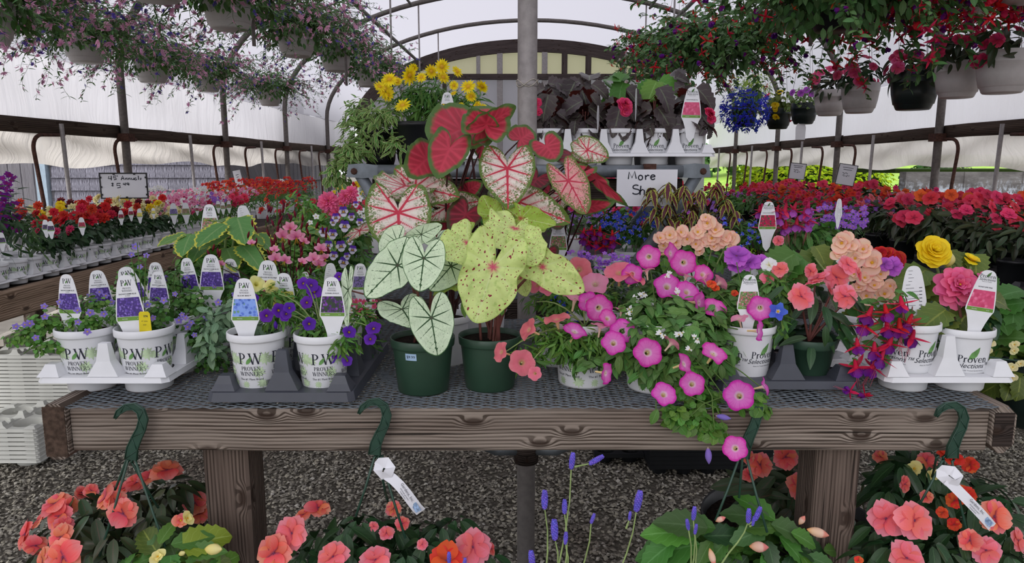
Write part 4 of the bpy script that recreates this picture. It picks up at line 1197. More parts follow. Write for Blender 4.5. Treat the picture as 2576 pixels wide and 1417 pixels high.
add_tray(2, 2, .140, .048, .028, 'grey_plastic', (.526, 1.565, DZ + .002), 'charcoal carrier tray near the right end holding a low green pot', pk=.075, foot='black_plastic', lip=.018, out=.016)
add_tray(2, 1, .124, .052, .043, 'white_plastic', (.868, 1.535, DZ + .002), 'white carrier tray at the right end of the bench', pk=.085)
add_tray(1, 1, .122, .052, .043, 'white_plastic', (.742, 1.655, DZ + .002), 'small white carrier tray tucked behind the drooping fuchsia', pk=.05)
add_tray(5, 2, .1285, .052, .043, 'white_plastic', (.135, 2.665, 1.449), 'long white carrier tray on the raised shelf full of dark leaved begonias', pk=.085)
add_tray(2, 1, .11, .045, .035, 'white_plastic', (-.215, 2.66, 1.449), 'white carrier tray on the raised shelf behind the red caladium leaves', pk=.05)
# trays nested under the left bench and on the ground
def stack(nx, ny, p, loc, n, dz, lab_fn, group, rz=0.0):
    fl, cp = tray_mesh(nx, ny, p, p * .40, .05, 'tray_old', .03, lip=.016)
    V_ = None
    for k in range(n):
        o = thing('empty_tray', lab_fn(k), 'tray', (loc[0], loc[1], loc[2] + k * dz), group, rz=rz)
        obj('flange', fl, o)
        for i in range(nx):
            for j in range(ny):
                if k in (0, n - 1): obj('cup', cp, o, Vector((i * p, j * p, 0)))
M['tray_old'] = plain('old_white_tray', '#cfcfc8', .5, .3, .08, 10, 0, 0, ('#7d735f', .70, 30))
ordn = ['bottom', 'second', 'third', 'fourth', 'fifth', 'sixth', 'seventh', 'eighth', 'ninth', 'tenth', 'eleventh', 'twelfth', 'thirteenth', 'fourteenth', 'fifteenth', 'sixteenth', 'seventeenth', 'eighteenth', 'nineteenth', 'twentieth']
stack(2, 2, .17, (-2.54, 3.35, .002), 8, .022, lambda k: 'empty white plant tray on the gravel, %s of the short nested stack' % (ordn[k] if k < 7 else 'topmost'), 'short stack of nested trays')
stack(4, 2, .155, (-2.78, 3.85, .002), 19, .021, lambda k: 'empty white plant tray under the left bench, %s of the tall nested stack' % (ordn[k] if k < 18 else 'topmost'), 'tall stack of nested trays')
cb = thing('cream_board', 'cream painted board lying along the lower rail behind the tall tray stack', 'board', (-2.88, 3.9, 0))
obj('plank', mesh('plank', beam((0, 0, .47), (-.16, 1.3, .5), .06, .05), plain('cream_paint', '#d8cfc2', .7), smooth=False), cb)
obj('support', mesh('support', beam((-.03, .1, 0), (-.03, .1, .445), .05, .05, up=(0, 1, 0)), M['wood_dark'], smooth=False), cb)
# black cell trays on the gravel under the bench
def cells(nx, ny, p, h):
    ps = []
    for i in range(nx):
        for j in range(ny):
            o = Matrix.Translation((i * p, j * p, 0))
            ps += [xf(ring_cell(p / 2, p / 2, p * .40, h), o), xf(lathe([(p * .40, h), (p * .28, .004), (.001, .004)], 16), o)]
    a0, a1, b0, b1 = -p / 2, (nx - .5) * p, -p / 2, (ny - .5) * p
    V = np.array([(a0, b0, h), (a1, b0, h), (a1, b1, h), (a0, b1, h), (a0, b0, h - .02), (a1, b0, h - .02), (a1, b1, h - .02), (a0, b1, h - .02)])
    ps.append((V, [grid_faces(4, 2, True)], np.full((8, 3), .5)))
    return cat(ps)
cm = mesh('cell_tray', cells(5, 3, .115, .06), M['black_plastic'], smooth=False)
for k in range(6):
    o = thing('cell_tray', 'black cell tray on the gravel under the bench, %s of its stack' % (ordn[k] if k < 5 else 'topmost'), 'tray', (.70, 3.22, .004 + k * .021), 'black cell trays under the bench', cm)
cm2 = mesh('cell_tray', cells(2, 2, .12, .06), M['black_plastic'], smooth=False)
thing('cell_tray', 'small black cell tray left of the stack under the bench', 'tray', (.46, 3.35, .006), None, cm2)
# ---------------------------------------------------------------- plant helpers
def rel(o, Mw): return Matrix.Translation(-Vector(o.location)) @ Mw
def rv(a=1.0): return Vector((U(-a, a), U(-a, a), U(-a, a)))
def mound(c, r, n, L, lo=-.35, up=.35, flat=.5, inner=.55, jit=.6):
    ms = []
    for _ in range(n):
        while True:
            d = Vector((RND.gauss(0, 1), RND.gauss(0, 1), RND.gauss(0, 1))).normalized()
            if d.z > lo: break
        k = U(inner, 1.0)
        p = Vector((c[0] + d.x * r[0] * k, c[1] + d.y * r[1] * k, c[2] + d.z * r[2] * k))
        y = d + rv(jit) + Vector((0, 0, up - .3 * (1 - d.z)))
        z = d * .6 + Vector((0, -.25, flat)) + rv(.45)
        ms.append(fr(p, z, y, L * U(.65, 1.25)))
    return ms
def fol(root, part, mats, m, name='foliage'):
    v, f, p = rep(part, mats)
    return obj(name, mesh(name, (v - np.array(root.location), f, p), m), root, kind='stuff')
def leaves(root, part, mats, m, name='leaf', nv=1):
    """separate large leaves sharing mesh data"""
    if not hasattr(leaves, 'c'): leaves.c = {}
    k = (id(part), m.name)
    if k not in leaves.c: leaves.c[k] = mesh(name, part, m)
    for q in mats: obj(name, leaves.c[k], root, rel(root, q))
def stems(root, curves, r, m, n=5, name='stems'):
    if not curves: return
    ps = [tube(c, [r * (1.0 - .45 * i / (len(c) - 1)) for i in range(len(c))], n, False) for c in curves]
    v, f, p = cat(ps)
    return obj(name, mesh(name, (v - np.array(root.location), f, p), m), root, kind='stuff' if len(curves) > 3 else 'thing')
def arc(a, b, sag=.0, n=5, side=0.0):
    a = Vector(a); b = Vector(b); mid = (a + b) / 2 + Vector((side, 0, sag))
    return [a.lerp(mid, t).lerp(mid.lerp(b, t), t) for t in [k / n for k in range(n + 1)]]
CAMP = Vector((0, 0, CAMZ))
def facing(p, side=None, up=.35, jit=.35):
    v = (CAMP - p).normalized()
    if side is not None: v = Vector(side)
    return (v + Vector((0, 0, up)) + rv(jit)).normalized()
def bloom(root, ms, px, py, Y, rpx, face=None, up=.35, jit=.3, k=None, spin=None, name='bloom'):
    p = at(px, py, Y); s = rpx * mpp(Y, p.z)
    z = facing(p, face, up, jit)
    a = U(0, 6.28) if spin is None else spin
    y = Vector((math.cos(a), 0, math.sin(a)))
    m = ms[RND.randrange(len(ms)) if k is None else k]
    return obj(name, m, root, rel(root, fr(p, z, y, s)))
def pmound(root, blobs, part, L, m, lo=-.6, up=.3, flat=.5, name='foliage', single=False, inner=.5, jit=.6):
    ms = []
    for px, py, Y, rx, ry, n in blobs:
        s = mpp(Y); c = at(px, py, Y + .65 * min(rx, ry) * s); s = mpp(c.y, c.z)
        ms += mound(c, (rx * s, min(rx, ry) * s * .9, ry * s), n, L, lo, up, flat, inner, jit)
    if single: leaves(root, part, ms, m)
    else: fol(root, part, ms, m, name)
    return ms
def potted(name, label, px, Y, z, kind, s=1.0, group=None, rz=0.0, cat_='potted plant', letters=True, dz=0.0):
    o = thing(name, label, cat_, (X(px, Y, z + .06), Y, z + dz), group)
    add_pot(o, kind, s, rz, letters)
    return o
def soil_of(o, kind='pw', s=1.0):
    h = dict(pw=.104, ps=.104, plainw=.104, blank=.104, green=.107, low=.070, tub=.112, bw=.172, bd=.172, bk=.172)[kind] * s
    return Vector(o.location) + Vector((0, 0, h))
def to_stems(root, src, pts, r, m, sag=.02, spread=.02):
    stems(root, [arc(src + Vector((U(-spread, spread), U(-spread, spread), 0)), p, sag) for p in pts], r, m)
TP = DZ + .022   # pot base inside a white tray cup
# ---------------------------------------------------------------- trailing lavender-flowered plants, left tray
BAC = flower('five', 'lav')
mount = [((208, 1.53), 'front left pot'), ((360, 1.53), 'front right pot'), ((238, 1.655), 'middle left pot'), ((372, 1.655), 'middle right pot'), ((258, 1.777), 'rear left pot'), ((386, 1.777), 'rear right pot')]
bac = []
for k, ((px, Y), nm) in enumerate(mount):
    x = (-.935, -.806)[k % 2]
    o = thing('trailing_plant', 'lavender flowered trailing plant, %s of the left white tray' % nm, 'potted plant', (x, 1.532 + .126 * (k // 2), TP), 'lavender flowered trailing plants')
    add_pot(o, 'pw', 1.0, (.10, -.05, .4, -.3, .2, .6)[k]); bac.append(o)
o = bac[0]
pmound(o, [(110, 820, 1.50, 45, 38, 190), (60, 850, 1.48, 50, 28, 150), (205, 815, 1.51, 60, 30, 200), (120, 875, 1.47, 45, 22, 90), (230, 770, 1.56, 45, 30, 120)], LF['rnd'], .0115, LM['fresh'], inner=.2)
o2 = bac[1]
pmound(o2, [(300, 800, 1.53, 45, 32, 140), (395, 790, 1.55, 45, 45, 190), (360, 825, 1.53, 60, 18, 120), (345, 690, 1.62, 22, 55, 130)], LF['rnd'], .0115, LM['mid'], inner=.2)
pmound(bac[2], [(270, 755, 1.65, 40, 40, 130)], LF['rnd'], .0125, LM['fresh'], inner=.2)
pmound(bac[3], [(470, 770, 1.64, 70, 50, 330), (500, 850, 1.60, 65, 60, 330), (430, 720, 1.68, 50, 50, 200), (530, 910, 1.60, 45, 35, 150)], LF['rnd'], .0125, LM['mid'], inner=.2)
pmound(bac[4], [(330, 720, 1.78, 45, 50, 120)], LF['rnd'], .013, LM['fresh'], inner=.2)
pmound(bac[5], [(480, 700, 1.78, 70, 45, 240), (560, 730, 1.75, 50, 50, 200), (600, 760, 1.7, 45, 40, 120)], LF['rnd'], .013, LM['mid'], inner=.2)
for src, dsts in ((o, [(10, 862), (40, 822), (60, 890), (120, 770), (200, 800), (100, 900)]), (o2, [(345, 610), (330, 650), (368, 640), (395, 770), (300, 780)]), (bac[3], [(458, 790), (520, 940), (440, 690), (560, 870)])):
    s0 = soil_of(src)
    stems(src, [arc(s0, at(a, b, Vector(src.location).y - .03), .03) for a, b in dsts], .0016, M['stem_green'])
bf = [(111, 771), (113, 797), (195, 781), (196, 811), (227, 787), (261, 790), (220, 835), (40, 822), (63, 817), (75, 814), (150, 760), (90, 850)]
for a, b in bf: bloom(o, BAC, a, b, 1.47, U(9, 12))
for a, b in [(412, 756), (371, 767), (345, 739), (368, 643), (331, 641), (340, 620), (352, 672), (300, 770), (385, 800)]: bloom(o2, BAC, a, b, 1.52 if b > 700 else 1.58, U(8, 11))
for a, b in [(227, 747), (266, 744), (233, 761), (250, 735), (281, 760)]: bloom(bac[2], BAC, a, b, 1.60, U(9, 12))
for a, b in [(458, 792), (450, 806), (472, 823), (481, 812), (489, 843), (549, 761), (466, 800), (520, 800), (505, 900), (440, 740)]: bloom(bac[3], BAC, a, b, 1.57, U(8, 11))
for a, b in [(470, 698), (420, 700), (515, 685), (540, 720), (590, 740)]: bloom(bac[5], BAC, a, b, 1.72, U(8, 10))
# plant tags of this tray
PIC = {k: picmat('photo_' + k, c, s) for k, (c, s) in dict(purple=(('#5a3fa0', '#7a5cc0', '#3e2a78', '#8c74cc', '#46307c'), 230), blue=(('#5a7ad8', '#7a98ea', '#3f62b8', '#6a9a70', '#86a8f0'), 150), violet=(('#5a2280', '#7a35a0', '#3c1458', '#8a4cb0', '#2e4028'), 170), yellow=(('#e6d64a', '#f0e27a', '#c8b83a', '#8a9a4a', '#e8dc70'), 170),
        red=(('#a02848', '#c84868', '#6a1a30', '#d86a88', '#7a2a3a'), 260), pink=(('#e05a86', '#ea7aa0', '#c83c68', '#e8688e', '#d04a74'), 120), fuch=(('#c82048', '#e04060', '#30603a', '#1f4a3a', '#a81848'), 170), dark=(('#3a4a3a', '#5a4a86', '#2a3a2a', '#6a5a9a', '#8a7ab0'), 260), mix=(('#b85a78', '#d8a0a8', '#4a6a3a', '#c8506a', '#6a8a4a'), 240), daisy=(('#d8b81c', '#3a2a1a', '#e8c830', '#4a3a20', '#c8a818'), 170)).items()}
sb = ('SNOWSTORM\u00ae BLUE', 'SUTERA')
for px, py, Y, wp, yaw, lean, roll, lab in [
    (166, 690, 1.525, 66, -.2, .03, .03, 'in the front left pot of left tray'),
    (314, 692, 1.505, 77, -.05, .04, .08, 'tallest in front beside the yellow ticket'),
    (243, 680, 1.63, 60, .1, .03, .06, 'half hidden behind the two front tags'),
    (312, 672, 1.61, 62, .35, .02, .22, 'leaning right, just behind the tallest front tag'),
    (397, 683, 1.60, 56, -.1, .02, -.02, 'right of the tall trailing stem'),
    (390, 660, 1.75, 52, .0, .0, .0, 'peeping over the tag right of tall stem'),
    (468, 649, 1.74, 58, -.3, .05, .12, 'leaning left of the pink wand flowers'),
    (530, 640, 1.72, 60, .1, .0, -.03, 'behind the leftmost pink wand flowers'),
    (578, 651, 1.78, 50, .0, .0, .03, 'below the cream edged leaves')]:
    add_tag(px, py, Y, wp, 'white plant tag with purple flower photo ' + lab, 'pw', *sb, pic=PIC['purple'], yaw=yaw, lean=lean, roll=roll)
tk = thing('price_ticket', 'small yellow printed ticket stuck in the second front pot', 'ticket', at(364, 812, 1.488))
V, f, P = slab([(-.013, -.028), (.014, -.028), (.0125, .020), (.009, .024), (-.008, .024), (-.011, .02)], .0008)
obj('ticket_body', mesh('ticket_body', xf((V, f, P), Matrix.Rotation(PI / 2, 4, 'X')), M['tag_yellow'], smooth=False), tk)
obj('lettering', mesh('lettering', xf(cat([shift(sans('374', .006, 0, .03), .003, .012, .0006), shift(sans('45" ANN', .0035), 0, .002, .0006), shift(sans('ASST', .0035), 0, -.006, .0006), box(-.009, .009, -.022, -.0195, .0005, .0007, 0)]), Matrix.Rotation(PI / 2, 4, 'X')), M['ink'], smooth=False), tk)
# ---------------------------------------------------------------- charcoal tray
GP = DZ + .0045 + .022
CAL = flower('calib', 'purple'); EVB = flower('five', 'blue')
sil = thing('silver_leaf_plant', 'silvery green plant in a lettered white pot, front left of the charcoal tray', 'potted plant', (-.540, 1.478, GP)); add_pot(sil, 'pw', 1.0, .02)
pmound(sil, [(545, 820, 1.52, 45, 50, 110), (585, 790, 1.54, 35, 35, 60), (650, 835, 1.49, 50, 25, 70), (530, 880, 1.52, 35, 35, 60)], LF['ov'], .028, LM['silver'], inner=.35)
add_tag(613, 700, 1.45, 71, 'white plant tag with blue flower photo, soil splashed, in the charcoal tray', 'pw', 'BLUE MY MIND\u2122', '', PIC['blue'], yaw=.03, roll=.0, lean=.05)
cal = thing('purple_calibrachoa', 'purple bell flowered plant spilling from a white pot, front right of the charcoal tray', 'potted plant', (-.402, 1.478, GP)); add_pot(cal, 'pw', .97, .25)
pmound(cal, [(745, 780, 1.50, 75, 45, 260), (700, 800, 1.47, 55, 30, 120), (800, 830, 1.46, 65, 35, 220), (860, 860, 1.44, 45, 45, 150), (910, 800, 1.48, 35, 40, 110), (780, 720, 1.55, 40, 40, 110), (690, 745, 1.52, 45, 35, 100)], LF['lan'], .026, LM['fresh'], inner=.2)
s0 = soil_of(cal)
stems(cal, [arc(s0, at(a, b, 1.46), .04) for a, b in [(670, 790), (702, 781), (791, 740), (778, 810), (840, 900), (875, 905), (935, 825), (700, 740), (770, 715), (880, 790)]], .0018, M['stem_pale'])
for a, b, r in [(670, 795, 17), (702, 781, 18), (728, 774, 15), (720, 790, 14), (791, 733, 19), (783, 718, 18), (763, 713, 16), (771, 761, 16), (778, 815, 17), (640, 750, 11), (825, 900, 20), (811, 879, 18), (845, 891, 14), (879, 835, 17), (939, 825, 20), (931, 853, 16), (873, 908, 14), (853, 696, 12), (716, 798, 12)]:
    bloom(cal, CAL, a, b, 1.44 if b > 770 else 1.49, r, jit=.35, up=.2)
leaves(cal, BUD, [fr(at(694, 829, 1.45), (0, 0, 1), (1, 0, 0), (.009, .009, .018))], PM['purple'], 'bud')
add_tag(834, 697, 1.455, 66, 'white plant tag with violet flower photo above the purple bells', 'pw', 'SUPERBELLS\u00ae BLUE', '', PIC['violet'], yaw=-.02, lean=.04)
yel = thing('yellow_petunia', 'pale yellow petunia in a white pot behind the blue flower tag', 'potted plant', (-.532, 1.619, GP)); add_pot(yel, 'pw', .95, 1.0)
pmound(yel, [(650, 750, 1.60, 60, 40, 130)], LF['ov'], .022, LM['fresh'], inner=.3)
TRY = flower('trump', 'paleyel', 'eye_green')
for a, b, r in [(646, 714, 22), (682, 722, 19), (700, 745, 15)]: bloom(yel, TRY, a, b, 1.56, r, up=.6, jit=.3)
add_tag(714, 687, 1.565, 62, 'white plant tag with yellow flower photo between yellow and purple blooms', 'pw', 'SUPERTUNIA\u00ae', 'LIMONCELLO', PIC['yellow'], roll=-.04)
add_tag(674, 655, 1.68, 70, 'white plant tag with dark red flower photo behind the yellow petunia', 'pw', 'KARALEE\u00ae PETITE PINK', '', PIC['red'], roll=-.05)
add_tag(767, 684, 1.66, 30, 'narrow white plant tag turned nearly edge on behind purple bells', 'back', yaw=.7)
add_tag(831, 662, 1.70, 36, 'grey backed plant tag seen from behind below the violas', 'back', yaw=.4)
add_tag(906, 663, 1.70, 44, 'white plant tag with dark violet photo beside the green white caladium', 'pw', 'ANGELFACE\u00ae', 'ANGELONIA', PIC['dark'])
dia = thing('pink_diascia', 'small pink flowered plant in a dark scribbled pot at the charcoal tray back', 'potted plant', (-.40, 1.751, GP)); add_pot(dia, 'pw', .95, 2.0)
pmound(dia, [(900, 800, 1.70, 60, 45, 160), (930, 870, 1.68, 30, 40, 70)], LF['lan'], .024, LM['mid'], inner=.3)
FIVEP = flower('five', 'dpink'); FIVEW = flower('five', 'white'); 
for k in range(26): bloom(dia, FIVEP if k % 4 else FIVEW, U(880, 945), U(755, 800), 1.62, U(6, 10))
lim = thing('green_filler_plant', 'leafy green plant in a white pot in the charcoal tray between the tags', 'potted plant', (-.40, 1.619, GP)); add_pot(lim, 'pw', .95, .5)
pmound(lim, [(770, 740, 1.64, 70, 45, 150)], LF['lan'], .024, LM['mid'], inner=.3)
# ---------------------------------------------------------------- tall back-left group
Z0 = DZ
def stake_pot(name, label, px, Y, kind='pw', s=1.0, z=DZ, **k): return potted(name, label, px, Y, z, kind, s, **k)
plec = stake_pot('variegated_plectranthus', 'tall plant with large cream edged fuzzy leaves at the back left of the bench', 560, 1.93)
def leaf_between(root, part, m, a, b, Ya, Yb, wk=1.0, up=(0, -.25, 1), name='leaf', roll=0.0):
    p = at(a[0], a[1], Ya); q = at(b[0], b[1], Yb); d = q - p
    zz = Vector(up) + rv(.08)
    if roll: zz = Matrix.Rotation(roll, 3, d.normalized()) @ zz
    L = d.length * 1.06
    leaves(root, part, [fr(p, zz, d, (L * wk, L, L))], m, name)
pl_ = [((468, 590), (392, 575), 1.85, 1.8, .9), ((565, 565), (490, 590), 1.85, 1.75, .85), ((575, 590), (500, 622), 1.85, 1.78, .8), ((597, 548), (612, 588), 1.9, 1.78, .8), ((500, 590), (520, 548), 1.9, 1.95, .8), ((610, 620), (655, 655), 1.85, 1.75, .7), ((610, 585), (655, 572), 1.9, 1.85, .7), ((480, 590), (450, 615), 1.85, 1.75, .8), ((570, 625), (590, 660), 1.85, 1.76, .7), ((560, 560), (535, 543), 1.9, 2.0, .8), ((600, 570), (570, 552), 1.92, 2.0, .8), ((600, 630), (550, 650), 1.88, 1.8, .7), ((640, 590), (690, 610), 1.92, 1.85, .75), ((520, 600), (480, 655), 1.9, 1.8, .7), ((760, 575), (820, 560), 1.98, 1.95, .7), ((780, 590), (840, 600), 1.98, 1.9, .7), ((755, 560), (720, 545), 1.98, 2.0, .7)]
for a, b, ya, yb, wk in pl_: leaf_between(plec, LF['plec'], LM['vari'], a, b, ya, yb, wk)
s0 = soil_of(plec)
stems(plec, [arc(s0, at(a, b, 1.88), .0, 6, sd) for a, b, sd in [(480, 588, -.02), (597, 560, 0), (570, 570, 0), (760, 565, .02), (640, 585, .01)]], .005, M['stem_pale'], 7)
pmound(plec, [(600, 680, 1.85, 90, 50, 180), (740, 640, 1.9, 70, 60, 160), (520, 650, 1.9, 80, 45, 160), (600, 625, 1.95, 90, 45, 160), (840, 600, 2.05, 90, 60, 200)], LF['tooth'], .034, LM['fresh'], inner=.3)
gau = stake_pot('pink_gaura', 'pink wand flowers with dark red buds at the back of the charcoal tray', 735, 1.80)
GAU = flower('gaura', 'gaura')
gpts = [(710, 596, 22), (745, 598, 24), (730, 575, 19), (693, 653, 20), (717, 657, 18), (789, 653, 20), (802, 666, 19), (808, 629, 19), (633, 613, 12), (530, 674, 15), (556, 666, 12), (817, 650, 15), (765, 608, 16), (760, 660, 14), (690, 630, 14)]
for a, b, r in gpts: bloom(gau, GAU, a, b, 1.74, r, up=.1, jit=.45, spin=PI / 2 + U(-.5, .5))
s0 = soil_of(gau)
tips = [(a, b - 10) for a, b, r in gpts] + [(668, 560), (705, 545), (770, 590), (690, 590), (780, 690), (750, 700), (800, 605)]
stems(gau, [arc(s0, at(a, b, 1.76), .03) for a, b in tips], .0016, M['stem_dark'])
leaves(gau, BUD, [fr(at(a + U(-14, 14), b + U(-32, 26), 1.75), (U(-.4, .4), 0, 1), (1, 0, 0), (.006, .006, .020)) for a, b in tips for _ in range(4)], PM['maroon'], 'bud')
pmound(gau, [(730, 720, 1.80, 80, 40, 190), (740, 660, 1.82, 70, 45, 150), (660, 690, 1.80, 60, 40, 140), (790, 700, 1.80, 60, 40, 140)], LF['lan'], .03, LM['fresh'], inner=.3)
pmound(gau, [(700, 630, 1.90, 70, 50, 130), (780, 620, 1.92, 50, 50, 110)], LF['ov'], .03, LM['olive'], inner=.3)
vio = stake_pot('viola', 'purple and white violas crowded behind the charcoal tray', 850, 1.95)
VIO = flower('viola', 'v')
vpt = [(864, 533, 14), (867, 570, 16), (813, 585, 13), (837, 590, 14), (858, 620, 15), (826, 618, 13), (864, 661, 15), (839, 644, 13), (887, 629, 12), (845, 548, 12), (887, 592, 13), (884, 546, 11), (905, 560, 11), (895, 515, 9), (838, 560, 10), (873, 645, 10), (880, 608, 10)]
for a, b, r in vpt: bloom(vio, VIO, a, b, 1.88, r, up=.0, jit=.25, spin=PI / 2 + U(-.2, .2))
s0 = soil_of(vio)
stems(vio, [arc(s0, at(a, b + 6, 1.91), .02) for a, b, r in vpt], .0018, M['stem_green'])
pmound(vio, [(860, 640, 1.95, 75, 60, 330), (880, 570, 2.0, 60, 50, 170), (860, 700, 1.9, 60, 30, 120)], LF['ov'], .026, LM['mid'], inner=.2)
for a, b in [(905, 535), (915, 545), (920, 530), (900, 590), (912, 575), (780, 560), (795, 545), (905, 500), (925, 560)]: bloom(vio, FIVEW, a, b, 1.95, U(8, 11))
dah = stake_pot('pink_dahlia', 'bright pink dahlia with orange eyes behind the violas', 850, 2.12)
DAH = flower('dahlia', 'dpink')
for a, b, r in [(826, 509, 29), (869, 496, 21), (884, 484, 18), (848, 538, 22), (898, 500, 13)]: bloom(dah, DAH, a, b, 2.02, r, up=.3, jit=.3)
s0 = soil_of(dah)
stems(dah, [arc(s0, at(a, b, 2.06), .02) for a, b in [(826, 509), (869, 496), (884, 484), (848, 538)]], .0025, M['stem_green'])
pmound(dah, [(800, 560, 2.1, 100, 50, 200), (760, 520, 2.1, 40, 60, 80)], LF['lan'], .034, LM['fresh'], inner=.3)
snp = stake_pot('upright_snapdragon', 'upright green stems with narrow leaves between cream edged leaves and pink dahlia', 700, 2.10)
for px, top in ((697, 490), (780, 500)):
    b0 = soil_of(snp); tp = at(px, top, 2.05)
    stems(snp, [arc(b0, tp, .0)], .003, M['stem_green'])
    ms = []
    for k in range(30):
        t = .3 + .7 * k / 30; q = b0.lerp(tp, t); a = k * 2.4
        ms.append(fr(q, (0, 0, 1), (math.cos(a), math.sin(a), .5), .035 * (1.2 - t * .6)))
    fol(snp, LF['lan'], ms, LM['fresh'])
add_tag(526, 514, 2.16, 46, 'white plant tag standing alone above the cream edged leaves', 'pw', 'FAMOUS\u00ae', '', PIC['mix'], small=False, lean=.05)
add_tag(608, 517, 2.16, 40, 'white plant tag seen from its back right of the lone upright tag', 'back', yaw=.25, roll=.15)
# ---------------------------------------------------------------- caladiums
CR = [(0, 1.0), (14, .90), (30, .735), (50, .625), (75, .565), (100, .555), (125, .62), (140, .70), (150, .72), (158, .66), (165, .50), (171, .32), (176, .18), (180, .10)]
def cal_r(a):
    a = abs(a)
    for (a0, r0), (a1, r1) in zip(CR[:-1], CR[1:]):
        if a <= a1:
            t = (a - a0) / (a1 - a0); t = t * t * (3 - 2 * t) if False else t
            return r0 + (r1 - r0) * t
    return .12
_ang = np.concatenate([np.linspace(-180, 180, 121)])
_sm = np.array([np.mean([cal_r(a + d) if abs(a + d) <= 180 else cal_r(360 - abs(a + d)) for d in (-4, -2, 0, 2, 4)]) for a in _ang])
_sm[0] = _sm[-1] = .10
def caladium(fold, droop, wav, ph, lobeup=.12, wide=1.0, waist=0.0, nr=21):
    A = np.radians(_ang)[None, :]; aa = np.abs(_ang)[None, :]
    s_ = np.linspace(0, 1, nr)[:, None]
    r = _sm[None, :] * s_ * (1 - waist * s_ * np.exp(-((aa - 84) / 20) ** 2) + waist * .35 * s_ * np.exp(-((aa - 50) / 16) ** 2))
    x = r * np.sin(A); y = r * np.cos(A); ax = np.abs(x)
    vd = np.full(x.shape, 9.0)
    def ray_(x0, y0, deg, k):
        """distance to a vein that starts at (x0, y0) and runs at deg from the tip direction"""
        dx, dy = math.sin(math.radians(deg)), math.cos(math.radians(deg))
        t_ = (ax - x0) * dx + (y - y0) * dy
        d_ = np.abs((ax - x0) * dy - (y - y0) * dx) * k
        return np.where(t_ > -.004, d_, 9.0)
    for deg in (0, 58, 104, 150): vd = np.minimum(vd, ray_(0, 0, deg, 1.0))
    for y0, deg in ((.20, 52), (.40, 46), (.58, 42), (.74, 38)): vd = np.minimum(vd, ray_(0, y0, deg, 1.35))
    q = math.radians(150)
    for rr, deg in ((.26, 108), (.44, 118), (.30, 182)): vd = np.minimum(vd, ray_(rr * math.sin(q), rr * math.cos(q), deg, 1.7))
    xx = x * wide
    z = fold * np.abs(xx) - droop * np.maximum(y, 0) ** 2 + lobeup * np.maximum(-y, 0) ** 1.5 * .6 + wav * s_ ** 3 * np.sin(A * 5 + ph) * .5 + wav * s_ ** 3 * .5 * np.sin(A * 9 + ph * 2)
    z = z + .012 * np.minimum(vd, .06) / .06 * s_
    V = np.stack([xx, y, z], -1).reshape(-1, 3); P = np.stack([vd, s_ + 0 * x, r], -1).reshape(-1, 3)
    return V, [grid_faces(len(_ang), nr)], P
